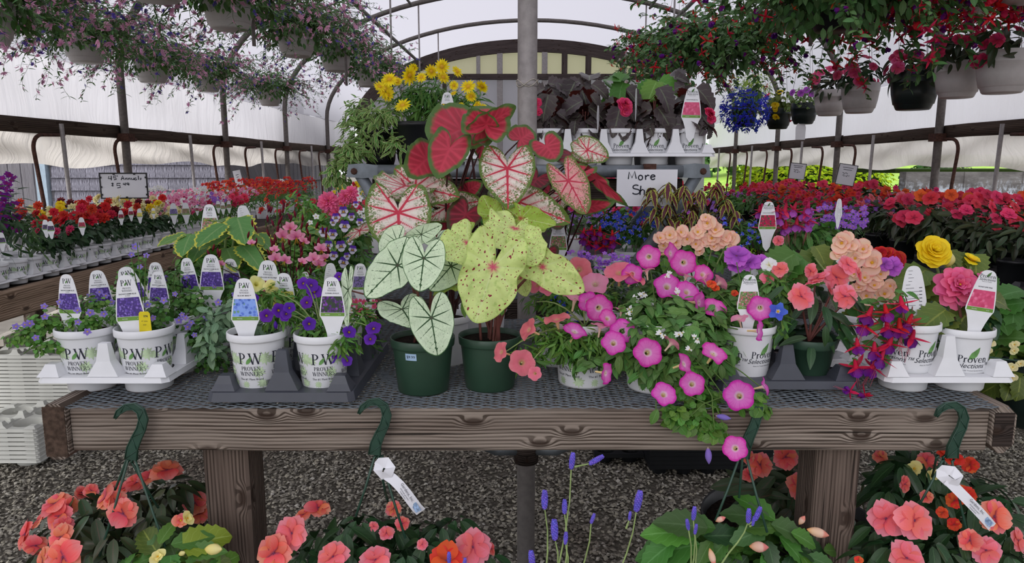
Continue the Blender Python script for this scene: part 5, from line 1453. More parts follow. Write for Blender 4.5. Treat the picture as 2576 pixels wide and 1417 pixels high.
def calmat(name, body, vein, edge, kind):
    t = NT(name); vec, vd, s, r = t.puv(); oc = t.coord()
    rn = t.n.new('ShaderNodeObjectInfo').outputs['Random']
    ov = t.n.new('ShaderNodeVectorMath'); ov.operation = 'ADD'; t.l.new(oc, ov.inputs[0])
    cx = t.n.new('ShaderNodeCombineXYZ'); t.l.new(t.math('MULTIPLY', rn, 40), cx.inputs[2]); t.l.new(cx.outputs[0], ov.inputs[1]); oc = ov.outputs[0]
    n1 = t.noise(oc, 9, 4, .6); n2 = t.noise(oc, 26, 4, .65); n3 = t.noise(oc, 5, 2)
    c = t.mix(t.mr(n3, .35, .65), lin(body), t.hsv(lin(body), .9))
    if kind == 'wr':
        c = t.mix(t.mr(vd, .0, .10, .55, 0), c, lin('#e79aa4'))
        net = t.voro(oc, 13, 'DISTANCE_TO_EDGE')
        sp = t.math('MULTIPLY', t.mr(n2, .47, .55), t.mr(t.math('ADD', s, t.math('MULTIPLY_ADD', n1, .9, -.45)), .42, .8))
        c = t.mix(sp, c, lin(edge))
        c = t.mix(t.math('MULTIPLY', t.mr(net, .0, .05, .55, 0), t.mr(n1, .40, .6)), c, lin(edge))
        c = t.mix(t.mr(t.math('ADD', s, t.math('MULTIPLY_ADD', n2, .44, -.22)), .84, .92), c, lin(edge))
        side = t.math('ABSOLUTE', t.math('SUBTRACT', t.math('FRACT', t.math('ADD', t.math('MULTIPLY', s, 4.5), t.math('MULTIPLY', n3, 1.2))), .5))
        c = t.mix(t.math('MULTIPLY', t.mr(side, .0, .06, .5, 0), t.mr(n1, .45, .6)), c, lin(vein))
        wv = t.math('MULTIPLY_ADD', s, -.020, .030)
        q = t.math('DIVIDE', t.math('ADD', vd, t.math('MULTIPLY_ADD', n2, .008, -.004)), wv)
        c = t.mix(t.mr(q, .7, 1.1, 1, 0), c, lin(vein))
    elif kind == 'wg':
        side = t.math('ABSOLUTE', t.math('SUBTRACT', t.math('FRACT', t.math('ADD', t.math('MULTIPLY', s, 6.5), t.math('MULTIPLY', n3, 2.2))), .5))
        c = t.mix(t.mr(side, .0, .04, .6, 0), c, lin('#6d9a66'))
        net = t.voro(oc, 15, 'DISTANCE_TO_EDGE')
        c = t.mix(t.mr(net, .0, .03, .5, 0), c, lin('#86ad7e'))
        c = t.mix(t.mr(n1, .55, .75, 0, .35), c, lin('#a5c79a'))
        c = t.mix(t.mr(s, .965, .985), c, lin(edge))
        q = t.math('DIVIDE', vd, t.math('MULTIPLY_ADD', s, -.011, .020))
        c = t.mix(t.mr(q, .8, 1.2, 1, 0), c, lin(vein))
        c = t.mix(t.mr(r, .02, .06, .9, 0), c, lin('#4a4a38'))
    elif kind == 'lm':
        c = t.mix(t.mr(n1, .5, .7, 0, .6), c, lin('#9cbf5a'))
        c = t.mix(t.mr(vd, .0, .02, .45, 0), c, lin('#dfeab0'))
        sp = t.mr(t.noise(t.vmul(oc, (1, .8, 1)), 22, 1, .3), .675, .70)
        c = t.mix(sp, c, lin('#8a2334'))
        pk = t.mr(t.math('ADD', r, t.math('MULTIPLY_ADD', n2, .06, -.03)), .03, .16, 1, 0)
        c = t.mix(t.math('MULTIPLY', pk, t.mr(vd, .0, .035, 1, .35)), c, lin(vein))
        c = t.mix(t.mr(s, .97, .985, 0, .6), c, lin(edge))
    elif kind == 'rd':
        f = t.math('ADD', s, t.math('MULTIPLY_ADD', n1, .22, -.11))
        c = t.mix(t.mr(vd, .0, .07, .65, 0), c, lin(vein))
        c = t.mix(t.mr(f, .74, .90), c, lin(edge))
    g_ = t.mr(vd, .0, .02, 1, 0)
    return t.done(t.leafsh(c, .24, .42, .3, t.bump(t.math('ADD', g_, t.math('MULTIPLY', n1, .4)), -.3, .006)))
CM = dict(wr=calmat('caladium_white_red', '#f4ebde', '#c8374c', '#5f7a33', 'wr'), pk=calmat('caladium_pink', '#e8a3a0', '#c23a50', '#6a7a3a', 'wr'), wg=calmat('caladium_white_green', '#e2f4d2', '#33562f', '#3f6a38', 'wg'),
          lm=calmat('caladium_lime', '#d8ea92', '#cf4468', '#a8c860', 'lm'), ld=calmat('caladium_lime_dark', '#9db848', '#a84a3a', '#7a9a38', 'lm'), rd=calmat('caladium_red', '#b8394a', '#d8485e', '#54733a', 'rd'), dk=calmat('caladium_dark_red', '#7a2632', '#b0344a', '#4a4a2c', 'rd'))
CV = {}
def cal_leaf(root, kind, A, T, Ya, Yb, wide=1.0, tilt=0.0, fold=.12, droop=.12, wav=.06, src=None, stem='stem_dark', lean=None, ph=None, sr=.0032, sag=.03):
    """A leaf junction (px,py), T leaf tip; tilt turns the blade about its midrib"""
    p = at(A[0], A[1], Ya); q = at(T[0], T[1], Yb); d = q - p; L = d.length * 1.03
    z = (CAMP - p).normalized() + Vector((0, 0, .45))
    if lean is not None: z = Vector(lean)
    z = z - d.normalized() * z.dot(d.normalized()); z.normalize()
    z = Matrix.Rotation(tilt, 3, d.normalized()) @ z
    me = mesh('leaf', caladium(fold, droop, wav, U(0, 6) if ph is None else ph, wide=wide, waist=.17 if kind in ('lm', 'ld') else 0.0), CM[kind])
    o = obj('leaf', me, root, rel(root, fr(p, z, d, L)))
    if src is not None:
        c0 = Vector(src) + Vector((U(-.02, .02), U(-.02, .02), -.01))
        v = p - c0
        c1 = c0 + Vector((v.x * .25, v.y * .3, v.z * .75)); e = p - z * .004
        pts = [c0.lerp(c1, t_).lerp(c1.lerp(e, t_), t_) for t_ in np.linspace(0, 1, 9)]
        stems(root, [pts], sr, M[stem], 7, 'petiole')
    return o
green1 = thing('green_white_caladium', 'caladium with white green veined leaves in the left green pot, price sticker', 'potted plant', (-.194, 1.512, DZ + .003)); add_pot(green1, 'green', 1.0)
def gw(y): return .0535 + .0118 * y / .1
sk_ = obj('price_sticker', mesh('price_sticker', (wrap(shift(tris_from([[(-.0125 + .0025 * k, -.0075), (-.0100 + .0025 * k, -.0075), (-.0100 + .0025 * k, .0075), (-.0125 + .0025 * k, .0075)] for k in range(10)]), 0, .088), gw, -PI / 2 - .28, .0004)), plain('sticker_blue', '#a9c6e4', .6), smooth=False), green1, label='pale blue price sticker')
obj('lettering', mesh('lettering', wrap(shift(sans('$9.99', .0085), 0, .0855), gw, -PI / 2 - .28, .0008), M['ink'], smooth=False), sk_)
s1 = soil_of(green1, 'green')
cal_leaf(green1, 'wg', (1066, 650), (1056, 731), 1.42, 1.38, 1.06, .0, .06, .06, .03, s1, 'stem_red')
cal_leaf(green1, 'wg', (1000, 668), (918, 745), 1.47, 1.44, .95, .25, .12, .08, .04, s1, 'stem_red')
cal_leaf(green1, 'wg', (1000, 610), (955, 635), 1.50, 1.49, 1.5, -.1, .1, .1, .04, s1, 'stem_red')
cal_leaf(green1, 'wg', (1012, 778), (1040, 818), 1.46, 1.40, 1.25, -.15, .1, .1, .03, s1, 'stem_red')
cal_leaf(green1, 'wg', (1085, 800), (1101, 895), 1.40, 1.385, 1.02, .0, .08, .03, .03, s1, 'stem_red')
cal_leaf(green1, 'wg', (1060, 590), (1112, 566), 1.52, 1.52, .7, .5, .25, .05, .04, s1, 'stem_red')
cal_leaf(green1, 'wg', (1135, 670), (1085, 728), 1.50, 1.46, .9, -.3, .1, .1, .05, s1, 'stem_red')
cal_leaf(green1, 'wg', (1100, 600), (1108, 622), 1.53, 1.50, 1.6, .0, .1, .1, .04, s1, 'stem_red')
cal_leaf(green1, 'wg', (876, 730), (868, 825), 1.47, 1.44, .35, .7, .3, .1, .03, s1, 'stem_red', sag=.1)
green2 = thing('lime_caladium', 'caladium with lime red flecked leaves in the right green pot', 'potted plant', (-.049, 1.535, DZ + .003)); add_pot(green2, 'green', .99)
s2 = soil_of(green2, 'green')
cal_leaf(green2, 'lm', (1240, 672), (1197, 811), 1.42, 1.40, 1.0, .05, .06, .05, .10, s2, 'stem_red', ph=1.0, sr=.005)
cal_leaf(green2, 'lm', (1175, 612), (1126, 655), 1.50, 1.45, 1.35, .0, .1, .1, .12, s2, 'stem_red')
cal_leaf(green2, 'lm', (1325, 610), (1352, 662), 1.49, 1.45, 1.2, .0, .1, .1, .12, s2, 'stem_red')
cal_leaf(green2, 'lm', (1295, 575), (1270, 622), 1.54, 1.47, 1.5, .0, .1, .12, .12, s2, 'stem_red')
cal_leaf(green2, 'lm', (1365, 672), (1466, 730), 1.47, 1.43, .75, .2, .15, .12, .14, s2, 'stem_red', sr=.0045, sag=.1)
cal_leaf(green2, 'ld', (1240, 545), (1215, 490), 1.60, 1.62, .95, .1, .15, .1, .08, s2, 'stem_red')
cal_leaf(green2, 'ld', (1310, 550), (1385, 562), 1.58, 1.52, .65, .3, .2, .2, .1, s2, 'stem_red')
cal_leaf(green2, 'ld', (1150, 715), (1090, 735), 1.50, 1.47, .8, .6, .2, .15, .1, s2, 'stem_red')
cal_leaf(green2, 'ld', (1175, 590), (1130, 612), 1.56, 1.53, 1.0, .2, .2, .15, .1, s2, 'stem_red')
cal_leaf(green2, 'lm', (1310, 700), (1325, 745), 1.55, 1.53, .9, .3, .2, .1, .1, s2, 'stem_red')
leaves(green2, LF['ov'], [fr(at(1170, 800, 1.49), (0, -1, .3), (-.15, 0, 1), (.03, .045, .045)), fr(at(1262, 795, 1.47), (0, -1, .6), (.1, 0, 1), .022)], LM['fresh'])
calr = potted('red_caladium', 'tall caladium with red green rimmed leaves in a white pot behind the green pots', 1120, 1.74, DZ, 'plainw', 1.05)
s3 = soil_of(calr, 'pw')
for a, b, ya, yb, wd, tl, kd in [((1130, 375), (1101, 440), 1.66, 1.60, .95, 0, 'rd'), ((1160, 325), (1085, 355), 1.74, 1.66, 1.3, .15, 'rd'), ((1072, 400), (1030, 440), 1.72, 1.66, 1.1, -.2, 'rd'), ((1225, 312), (1300, 270), 1.70, 1.72, .7, .9, 'rd'), ((1222, 312), (1172, 282), 1.70, 1.72, .9, -.9, 'rd'), ((1222, 318), (1240, 262), 1.70, 1.76, 1.2, 0, 'rd'), ((1375, 368), (1402, 402), 1.84, 1.80, 1.25, 0, 'rd'), ((1310, 350), (1345, 325), 1.86, 1.9, 1.1, .2, 'rd'),
                              ((1172, 540), (1140, 590), 1.66, 1.62, 1.15, .15, 'dk'), ((1180, 478), (1212, 458), 1.74, 1.72, .9, .4, 'rd'), ((1178, 480), (1145, 490), 1.74, 1.70, .8, -.4, 'dk'), ((1120, 580), (1095, 620), 1.68, 1.64, 1.1, 0, 'dk'), ((1060, 440), (1090, 470), 1.76, 1.72, 1.0, .2, 'dk'), ((1210, 370), (1215, 420), 1.84, 1.80, .5, .9, 'rd'), ((1105, 455), (1135, 480), 1.78, 1.75, 1.1, 0, 'dk'), ((1350, 450), (1330, 480), 1.80, 1.76, 1.2, 0, 'dk'), ((1260, 560), (1230, 610), 1.75, 1.70, 1.0, 0, 'dk'), ((1370, 640), (1350, 680), 1.72, 1.68, 1.0, 0, 'dk')]:
    cal_leaf(calr, kd, a, b, ya, yb, wd, tl, .15, .12, .06, s3)
calw = potted('white_red_caladium', 'caladium with white red veined leaves in a white pot in the bench middle', 1215, 1.86, DZ, 'plainw', 1.05)
s4 = soil_of(calw, 'pw')
for a, b, ya, yb, wd, tl, kd in [((1002, 535), (1006, 642), 1.58, 1.50, 1.08, 0, 'wr'), ((1020, 468), (975, 482), 1.70, 1.60, 1.25, .35, 'wr'), ((1045, 470), (1150, 490), 1.72, 1.66, .75, .0, 'wr'), ((1125, 520), (1212, 505), 1.70, 1.72, .75, .35, 'wr'), ((1276, 424), (1278, 512), 1.66, 1.58, 1.02, 0, 'wr'), ((1305, 508), (1424, 553), 1.68, 1.60, .60, .25, 'wr'), ((1296, 500), (1235, 470), 1.72, 1.78, 1.0, .2, 'wr'), ((1430, 455), (1475, 534), 1.66, 1.62, .82, -.1, 'pk'), ((1478, 378), (1528, 396), 1.80, 1.76, .95, .3, 'wr'), ((1476, 380), (1440, 352), 1.80, 1.84, .9, .2, 'wr'), ((1445, 395), (1450, 425), 1.83, 1.78, 1.5, 0, 'dk'), ((1455, 440), (1400, 470), 1.74, 1.70, .7, .5, 'rd'), ((1500, 450), (1572, 520), 1.78, 1.70, .28, .9, 'rd'), ((1480, 520), (1542, 512), 1.74, 1.70, .5, .7, 'rd'),
                              ((1180, 335), (1235, 300), 1.86, 1.9, .7, .3, 'wr'), ((1175, 340), (1195, 370), 1.86, 1.82, 1.2, 0, 'wr'), ((1110, 575), (1120, 610), 1.72, 1.7, 1.2, 0, 'wr'), ((905, 580), (965, 545), 1.72, 1.72, .35, .8, 'wr'), ((1410, 490), (1440, 440), 1.86, 1.86, .9, .2, 'wr')]:
    cal_leaf(calw, kd, a, b, ya, yb, wd, tl, .12, .10, .06, s4)
# ---------------------------------------------------------------- petunia mass in the middle right
def Yp(py): return 1.36 if py > 1035 else float(np.interp(py, [640, 720, 800, 880, 960, 1030], [1.74, 1.66, 1.54, 1.46, 1.41, 1.385]))
MAG = flower('trump', 'magenta', 'eye_green', 4); ROS = flower('trump', 'rosy', 'eye_green'); LTP = flower('trump', 'ltpink', 'eye_green'); VLT = flower('imp', 'violet', 'eye_dark'); SALM = flower('imp', 'salmon', 'eye_dark', 4); CORAL = flower('imp', 'coral', 'eye_dark', 5)
FIVEW = flower('five', 'white'); LOBW = flower('lob', 'white'); LOBB = flower('lob', 'royal'); VERB = flower('five', 'verb')
cor = potted('coral_petunia', 'coral petunia in a lettered white pot right of the two green pots', 1470, 1.565, DZ + .003, 'pw', 1.22, rz=.55)
pmound(cor, [(1400, 760, 1.62, 90, 45, 260), (1390, 840, 1.52, 60, 55, 240), (1440, 880, 1.48, 50, 40, 150), (1330, 900, 1.47, 50, 40, 110), (1500, 740, 1.64, 80, 40, 200)], LF['lan'], .028, LM['fresh'], inner=.25)
pmound(cor, [(1440, 850, 1.46, 55, 40, 150), (1500, 860, 1.46, 50, 35, 120), (1400, 870, 1.46, 45, 40, 120)], LF['lan'], .028, LM['fresh'], inner=.2)
s0 = soil_of(cor, 'pw', 1.22)
for a, b, r, fc in [(1458, 678, 32, None), (1558, 682, 38, (.1, -.5, .8)), (1600, 695, 28, (.4, -.4, .8)), (1497, 712, 33, (0, -.6, .8)), (1400, 800, 33, (-.2, -.3, .9)), (1327, 828, 30, (-.8, -.5, .3)), (1313, 912, 33, None), (1258, 885, 26, (-.9, -.4, .2)), (1350, 715, 26, (-.5, -.5, .3)), (1375, 725, 20, (.2, -.8, .2)), (1345, 940, 18, (-.3, -.9, .2))]:
    bloom(cor, LTP if (a, b) == (1497, 712) else ROS, a, b, Yp(b) - .05, r, fc, up=.15, jit=.2)
stems(cor, [arc(s0, at(a, b, Yp(b)), .04) for a, b in [(1458, 690), (1560, 700), (1400, 815), (1330, 835), (1320, 930), (1265, 890), (1350, 760)]], .0022, M['stem_pale'])
pet = potted('magenta_petunia', 'large magenta striped petunia trailing over the bench edge from a white pot', 1650, 1.53, DZ + .003, 'pw', 1.30, rz=.9)
pmound(pet, [(1520, 870, 1.50, 80, 65, 260), (1640, 830, 1.54, 110, 70, 360), (1740, 820, 1.55, 90, 80, 320), (1820, 860, 1.52, 60, 55, 180), (1600, 900, 1.45, 70, 40, 150), (1700, 930, 1.42, 70, 50, 190), (1790, 900, 1.45, 60, 50, 150), (1690, 750, 1.62, 110, 55, 260), (1480, 900, 1.46, 50, 40, 100), (1640, 930, 1.43, 50, 30, 80)], LF['ovb'], .034, LM['petunia'], inner=.35)
pmound(pet, [(1600, 840, 1.44, 60, 40, 110), (1680, 835, 1.44, 60, 45, 130), (1750, 850, 1.44, 55, 45, 110), (1620, 790, 1.48, 60, 40, 110), (1710, 790, 1.50, 60, 40, 110), (1640, 900, 1.42, 60, 30, 90), (1560, 880, 1.44, 50, 40, 90), (1780, 800, 1.50, 60, 40, 90)], LF['ovb'], .034, LM['petunia'], inner=.2)
pmound(pet, [(1760, 1000, 1.39, 60, 40, 110), (1740, 1060, 1.365, 70, 28, 110), (1700, 1040, 1.365, 40, 24, 60), (1790, 1090, 1.36, 35, 20, 50), (1900, 1020, 1.38, 45, 25, 60), (1730, 960, 1.40, 50, 50, 90)], LF['rnd'], .020, LM['fresh'], inner=.2)
mg = [(1632, 647, 30, 0), (1720, 661, 32, 0), (1690, 637, 28, 2), (1679, 719, 34, 1), (1730, 733, 30, 1), (1762, 762, 30, 2), (1800, 776, 31, 1), (1507, 776, 34, 0), (1447, 831, 32, 3), (1566, 833, 31, 0), (1544, 862, 31, 1), (1630, 887, 36, 0), (1724, 915, 29, 2), (1797, 887, 33, 3), (1742, 966, 31, 0), (1671, 991, 31, 1), (1859, 995, 38, 0), (1849, 1128, 31, 0), (1912, 776, 31, 0), (1912, 833, 26, 2), (1926, 972, 24, 4), (1527, 940, 27, 2), (1590, 690, 26, 0), (1480, 760, 26, 0), (1770, 690, 26, 1), (1530, 800, 24, 1)]
FC = {0: None, 1: (.15, -.8, .45), 2: (.75, -.55, .15), 3: (.1, -.5, .8), 4: (.9, -.2, .3)}
for a, b, r, k in mg: bloom(pet, MAG, a, b, Yp(b) - .06, r, FC[k], up=.1, jit=.22)
for a, b, r, f in [(1626, 678, 22, (-.2, .1, .9)), (1691, 862, 24, (.6, .2, .5)), (1767, 698, 20, (-.5, .0, .8)), (1814, 710, 24, (.8, .1, .4)), (1859, 800, 22, (-.4, -.1, .8)), (1511, 818, 26, (.1, .15, 1)), (1447, 748, 30, (.1, -.1, 1)), (1564, 776, 22, (.2, .1, 1)), (1728, 692, 20, (.3, .2, .9)), (1870, 760, 20, (-.7, -.2, .4))]:
    bloom(pet, LTP, a, b, Yp(b) - .055, r, f, up=.0, jit=.15)
s0 = soil_of(pet, 'pw', 1.3)
dst = [(a, b + 12, Yp(b)) for a, b, r, k in mg] + [(1690, 1090, 1.36), (1800, 1110, 1.36), (1650, 1040, 1.37)]
edge = Vector((.40, 1.378, DZ + .03))
cv = []
for a, b, y in dst:
    e = at(a, b, y)
    if b > 1040: cv.append(arc(s0, edge + Vector((U(-.05, .05), 0, 0)), .03) + arc(edge, e, .0)[1:])
    else: cv.append(arc(s0, e, .03))
stems(pet, cv, .0020, M['stem_green'])
WIL = PM['lav']
leaves(pet, BUD, [fr(at(1781, 1125, 1.355), (.1, 0, -1), (1, 0, 0), (.016, .014, .036)), fr(at(1800, 1046, 1.362), (1, -.2, -.15), (0, 0, 1), (.012, .012, .03)), fr(at(1822, 976, 1.40), (.3, -.3, -1), (1, 0, 0), (.02, .018, .03))], WIL, 'withered_bloom')
leaves(pet, LF['ovb'], [fr(at(1655, 1030, 1.365), (-.3, -1, .3), (-.5, -.2, -1), .04), fr(at(1560, 838, 1.50), (.1, -1, .5), (.5, -.2, -.6), .05), fr(at(1750, 860, 1.47), (0, -1, .5), (.2, 0, 1), .06), fr(at(1790, 860, 1.48), (.3, -1, .5), (.8, 0, .2), .055), fr(at(1650, 830, 1.50), (0, -1, .6), (-.3, 0, 1), .055), fr(at(1715, 900, 1.43), (0, -1, .5), (-.6, 0, -.5), .045)], LM['petunia'])
for a, b in [(1620, 739), (1612, 745), (1593, 753), (1598, 760), (1582, 778), (1578, 790), (1588, 785), (1683, 690), (1676, 696), (1662, 840), (1670, 845), (1716, 838), (1708, 842), (1640, 760), (1632, 768), (1700, 732), (1705, 740), (1755, 855), (1580, 803), (1746, 850), (1735, 880)]:
    bloom(pet, LOBW, a, b, Yp(b) - .075, U(10, 14), jit=.4)
ver = potted('purple_verbena', 'light purple verbena clusters behind the coral petunia', 1500, 1.76, DZ + .003, 'plainw', 1.0)
for cx, cy, n in [(1468, 645, 16), (1530, 655, 20), (1560, 652, 12), (1505, 672, 6)]:
    for _ in range(n): bloom(ver, VERB, cx + RND.gauss(0, 15), cy + RND.gauss(0, 7), 1.70, U(7, 9), (0, -.6, .8))
pmound(ver, [(1610, 690, 1.78, 70, 50, 200), (1560, 740, 1.72, 60, 40, 120), (1510, 690, 1.74, 80, 30, 120), (1490, 740, 1.72, 60, 40, 80)], LF['lan'], .026, LM['dull'], inner=.2)
lbf = potted('blue_lobelia', 'tiny blue lobelia between the coral petunia and the caladiums', 1400, 1.72, DZ + .003, 'plainw', .9)
pmound(lbf, [(1410, 780, 1.66, 50, 50, 150)], LF['fine'], .028, LM['fresh'], inner=.2)
for _ in range(26): bloom(lbf, LOBB, U(1370, 1450), U(725, 830), 1.62, U(6, 9))
for a, b in [(1390, 705), (1408, 712)]: bloom(lbf, flower('trump', 'paleyel', 'eye_green'), a, b, 1.6, 14)
# ---------------------------------------------------------------- right hand trays
psp = thing('mixed_petunia_pot', 'white lettered pot under magenta petunias in the right charcoal tray', 'potted plant', (.527, 1.556, GP)); add_pot(psp, 'ps', .97, .45)
pmound(psp, [(1890, 800, 1.56, 60, 45, 160), (1840, 760, 1.60, 60, 50, 160), (1940, 760, 1.58, 45, 60, 140), (1880, 720, 1.64, 70, 45, 140)], LF['rnd'], .024, LM['petunia'], inner=.3)
pmound(psp, [(1950, 720, 1.58, 40, 45, 90), (1960, 830, 1.52, 25, 45, 40)], LF['lan'], .036, LM['fresh'], inner=.3)
bloom(psp, EVB, 1957, 784, 1.50, 26, jit=.2)
for a, b, r in [(1853, 645, 36), (1888, 661, 30), (1852, 668, 24), (1915, 660, 24)]: bloom(psp, VLT, a, b, 1.66, r, up=.7)
for a, b, r in [(1935, 668, 22), (1952, 690, 24)]: bloom(psp, flower('imp', 'white', 'eye_dark') if b < 680 else SALM, a, b, 1.62, r, up=.6)
for a, b, r in [(1962, 678, 24), (1930, 700, 20), (1790, 715, 14), (1800, 725, 12), (1848, 738, 10)]: bloom(psp, SALM if a > 1900 else flower('imp', 'orange', 'eye_dark'), a, b, 1.60, r, up=.6)
s0 = soil_of(psp, 'ps')
stems(psp, [arc(s0, at(a, b, 1.6), .0) for a, b in [(1853, 660), (1888, 675), (1940, 680), (1957, 790), (1880, 740), (1800, 730)]], .002, M['stem_green'])
add_tag(1886, 691, 1.535, 58, 'white plant tag with green leaf emblem amid magenta petunias', 'ps', '', '', PIC['mix'], lean=.05)
add_tag(1760, 735, 1.60, 46, 'plant tag with dark red photo, mostly hidden in petunia leaves', 'ps', '', '', PIC['fuch'], yaw=-.9, lean=-.1)
ngi = thing('salmon_impatiens', 'salmon pink impatiens with dark leaves in the low green pot', 'potted plant', (.666, 1.562, GP)); add_pot(ngi, 'low', 1.03)
for a, b, r, f in [(2015, 747, 37, (0, -1, .25)), (2125, 746, 35, (.1, -1, .25)), (2103, 698, 37, (.05, -1, .3)), (2058, 700, 30, (-.6, -.2, .9)), (2048, 712, 26, (-.2, .2, 1)), (2040, 682, 22, (-.8, -.4, .3)), (2133, 668, 30, (.3, -.8, .5)), (2086, 728, 18, (.9, .0, .3)), (2160, 690, 20, (.8, -.5, .3))]:
    bloom(ngi, SALM, a, b, 1.50 if b > 705 else 1.56, r, f, up=0, jit=.12)
s0 = soil_of(ngi, 'low', 1.03)
lp = []
for k in range(46):
    a = U(0, 6.28); t = U(.25, 1)
    p = s0 + Vector((math.cos(a) * .085 * t, math.sin(a) * .06 * t - .01, U(.0, .13)))
    lp.append(fr(p, Vector((math.cos(a) * .4, math.sin(a) * .4 - .3, .9)), (math.cos(a), math.sin(a), U(-.35, .45)), U(.05, .075)))
leaves(ngi, LF['lanb'], lp, LM['dark'])
leaves(ngi, LF['lanb'], [fr(at(2030, 850, 1.49), (0, -.5, 1), (-1, -.1, .1), .065), fr(at(2085, 790, 1.50), (.2, -.6, .8), (1, -.1, -.15), .075), fr(at(2075, 820, 1.48), (0, -1, .3), (.1, -.1, -1), .05)], LM['dark'])
stems(ngi, [arc(s0, at(a, b, 1.55), .0) for a, b in [(2015, 760), (2125, 760), (2103, 715), (2050, 720), (2070, 800)]], .0035, M['stem_red'], 7)
# right white tray: fuchsia and pink begonia
FUC = flower('fuchsia', 'frd', col2='fpur'); FUCW = flower('fuchsia', 'frd', col2='fwht')
fu = thing('drooping_fuchsia', 'red and purple fuchsia drooping over its white lettered pot at the right', 'potted plant', (.874, 1.535, TP + .012)); add_pot(fu, 'ps', 1.0, .50)
s0 = soil_of(fu, 'ps')
fp = [(2195, 770), (2225, 765), (2265, 745), (2295, 790), (2230, 805), (2262, 800), (2200, 860), (2150, 905), (2225, 880), (2245, 845), (2155, 850), (2205, 905), (2180, 800), (2300, 830)]
for a, b in fp:
    p = at(a, b, 1.47 + (2300 - a) / 2600 * .0); s = U(.036, .045)
    obj('bloom', FUC[RND.randrange(3)], fu, rel(fu, fr(p, (U(-.35, .35), U(-.3, .1), 1), (U(-1, 1), 1, 0), s)))
stems(fu, [arc(s0, at(a, b - 6, 1.475), .05) for a, b in fp], .0014, M['stem_red'])
leaves(fu, LF['ovb'], [fr(at(a + U(-15, 15), b + U(-18, 12), 1.49), Vector((0, -.7, .8)) + rv(.4), Vector((U(-1, 1), -.2, U(-.5, .5))), U(.026, .040)) for a, b in fp for _ in range(4)], LM['mid'])
fl_ = thing('fallen_fuchsia_bloom', 'fallen red fuchsia bloom lying on the mesh by the white tray', 'flower', at(2175, 988, 1.455))
fl_.location.z = DZ + .012
for dx, a in ((-.02, .3), (.012, -.4)):
    obj('bloom', FUC[0], fl_, Matrix.Translation((dx, 0, .0)) @ Matrix.Rotation(PI / 2 + a, 4, 'Y') @ Matrix.Scale(.026, 4))
pkb = thing('pink_double_begonia', 'ruffled pink double begonia in the far right white lettered pot', 'potted plant', (.992, 1.535, TP)); add_pot(pkb, 'ps', 1.0, -.08)
DBP = flower('dbl', 'dpink'); ROSE = flower('rose', 'yellow'); DBR = flower('rose', 'red')
bloom(pkb, DBP, 2408, 722, 1.55, 58, (-.15, -1, .25), jit=.05); bloom(pkb, flower('beg', 'dpink'), 2440, 745, 1.55, 40, (.3, -1, .1), jit=.05); bloom(pkb, flower('beg', 'dpink'), 2470, 715, 1.55, 36, (.5, -.8, .3), jit=.05)
s0 = soil_of(pkb, 'ps')
blp = [((2400, 800), (2350, 785)), ((2420, 800), (2375, 830)), ((2420, 790), (2440, 835)), ((2390, 790), (2330, 760)), ((2430, 800), (2500, 870)), ((2450, 790), (2530, 840)), ((2460, 770), (2560, 760)), ((2470, 750), (2570, 700)), ((2440, 780), (2400, 825)), ((2450, 810), (2485, 880)), ((2380, 780), (2320, 800)), ((2480, 780), (2540, 800))]
for a, b in blp: leaf_between(pkb, LF['beg'], LM['dark'] if RND.random() < .6 else LM['olive'], a, b, 1.54, 1.50, 1.0, (0, -.6, .8))
stems(pkb, [arc(s0, at(a, b, 1.53), .0) for a, b in [(2408, 740), (2440, 760), (2400, 800), (2460, 780)]], .004, M['stem_red'], 7)
ybg = potted('yellow_double_begonia', 'yellow rose-like begonia behind the pink double begonia', 2395, 1.69, DZ + .003, 'blank', .95)
bloom(ybg, ROSE, 2347, 635, 1.62, 45, (-.1, -1, .35), jit=.05); bloom(ybg, flower('beg', 'yellow'), 2442, 655, 1.66, 26, (.3, -.6, .7), jit=.05)
leaves(ybg, BUD, [fr(at(2384, 672, 1.62), (.1, 0, 1), (1, 0, 0), (.026, .026, .034))], PM['paleyel'], 'bud')
s0 = soil_of(ybg)
for a, b in [((2420, 660), (2515, 650)), ((2400, 640), (2460, 625)), ((2380, 630), (2420, 610)), ((2440, 690), (2500, 700)), ((2350, 690), (2300, 720)), ((2330, 680), (2290, 660)), ((2420, 700), (2380, 690)), ((2460, 720), (2540, 720)), ((2340, 720), (2300, 760)), ((2450, 640), (2470, 680))]:
    leaf_between(ybg, LF['beg'], LM['olive'], a, b, 1.68, 1.62, 1.0, (0, -.5, .9))
stems(ybg, [arc(s0, at(a, b, 1.65), .0) for a, b in [(2350, 650), (2384, 685), (2442, 670), (2400, 690)]], .005, M['stem_pale'], 7)
add_tag(2298, 669, 1.56, 66, 'white plant tag showing its text covered back above the fuchsia', 'back', roll=.06, lean=.05)
add_tag(2490, 680, 1.488, 70, 'white plant tag with pink begonia photo at the right end', 'ps', 'NONSTOP\u00ae PINK', '', PIC['pink'], roll=-.14, yaw=-.1)
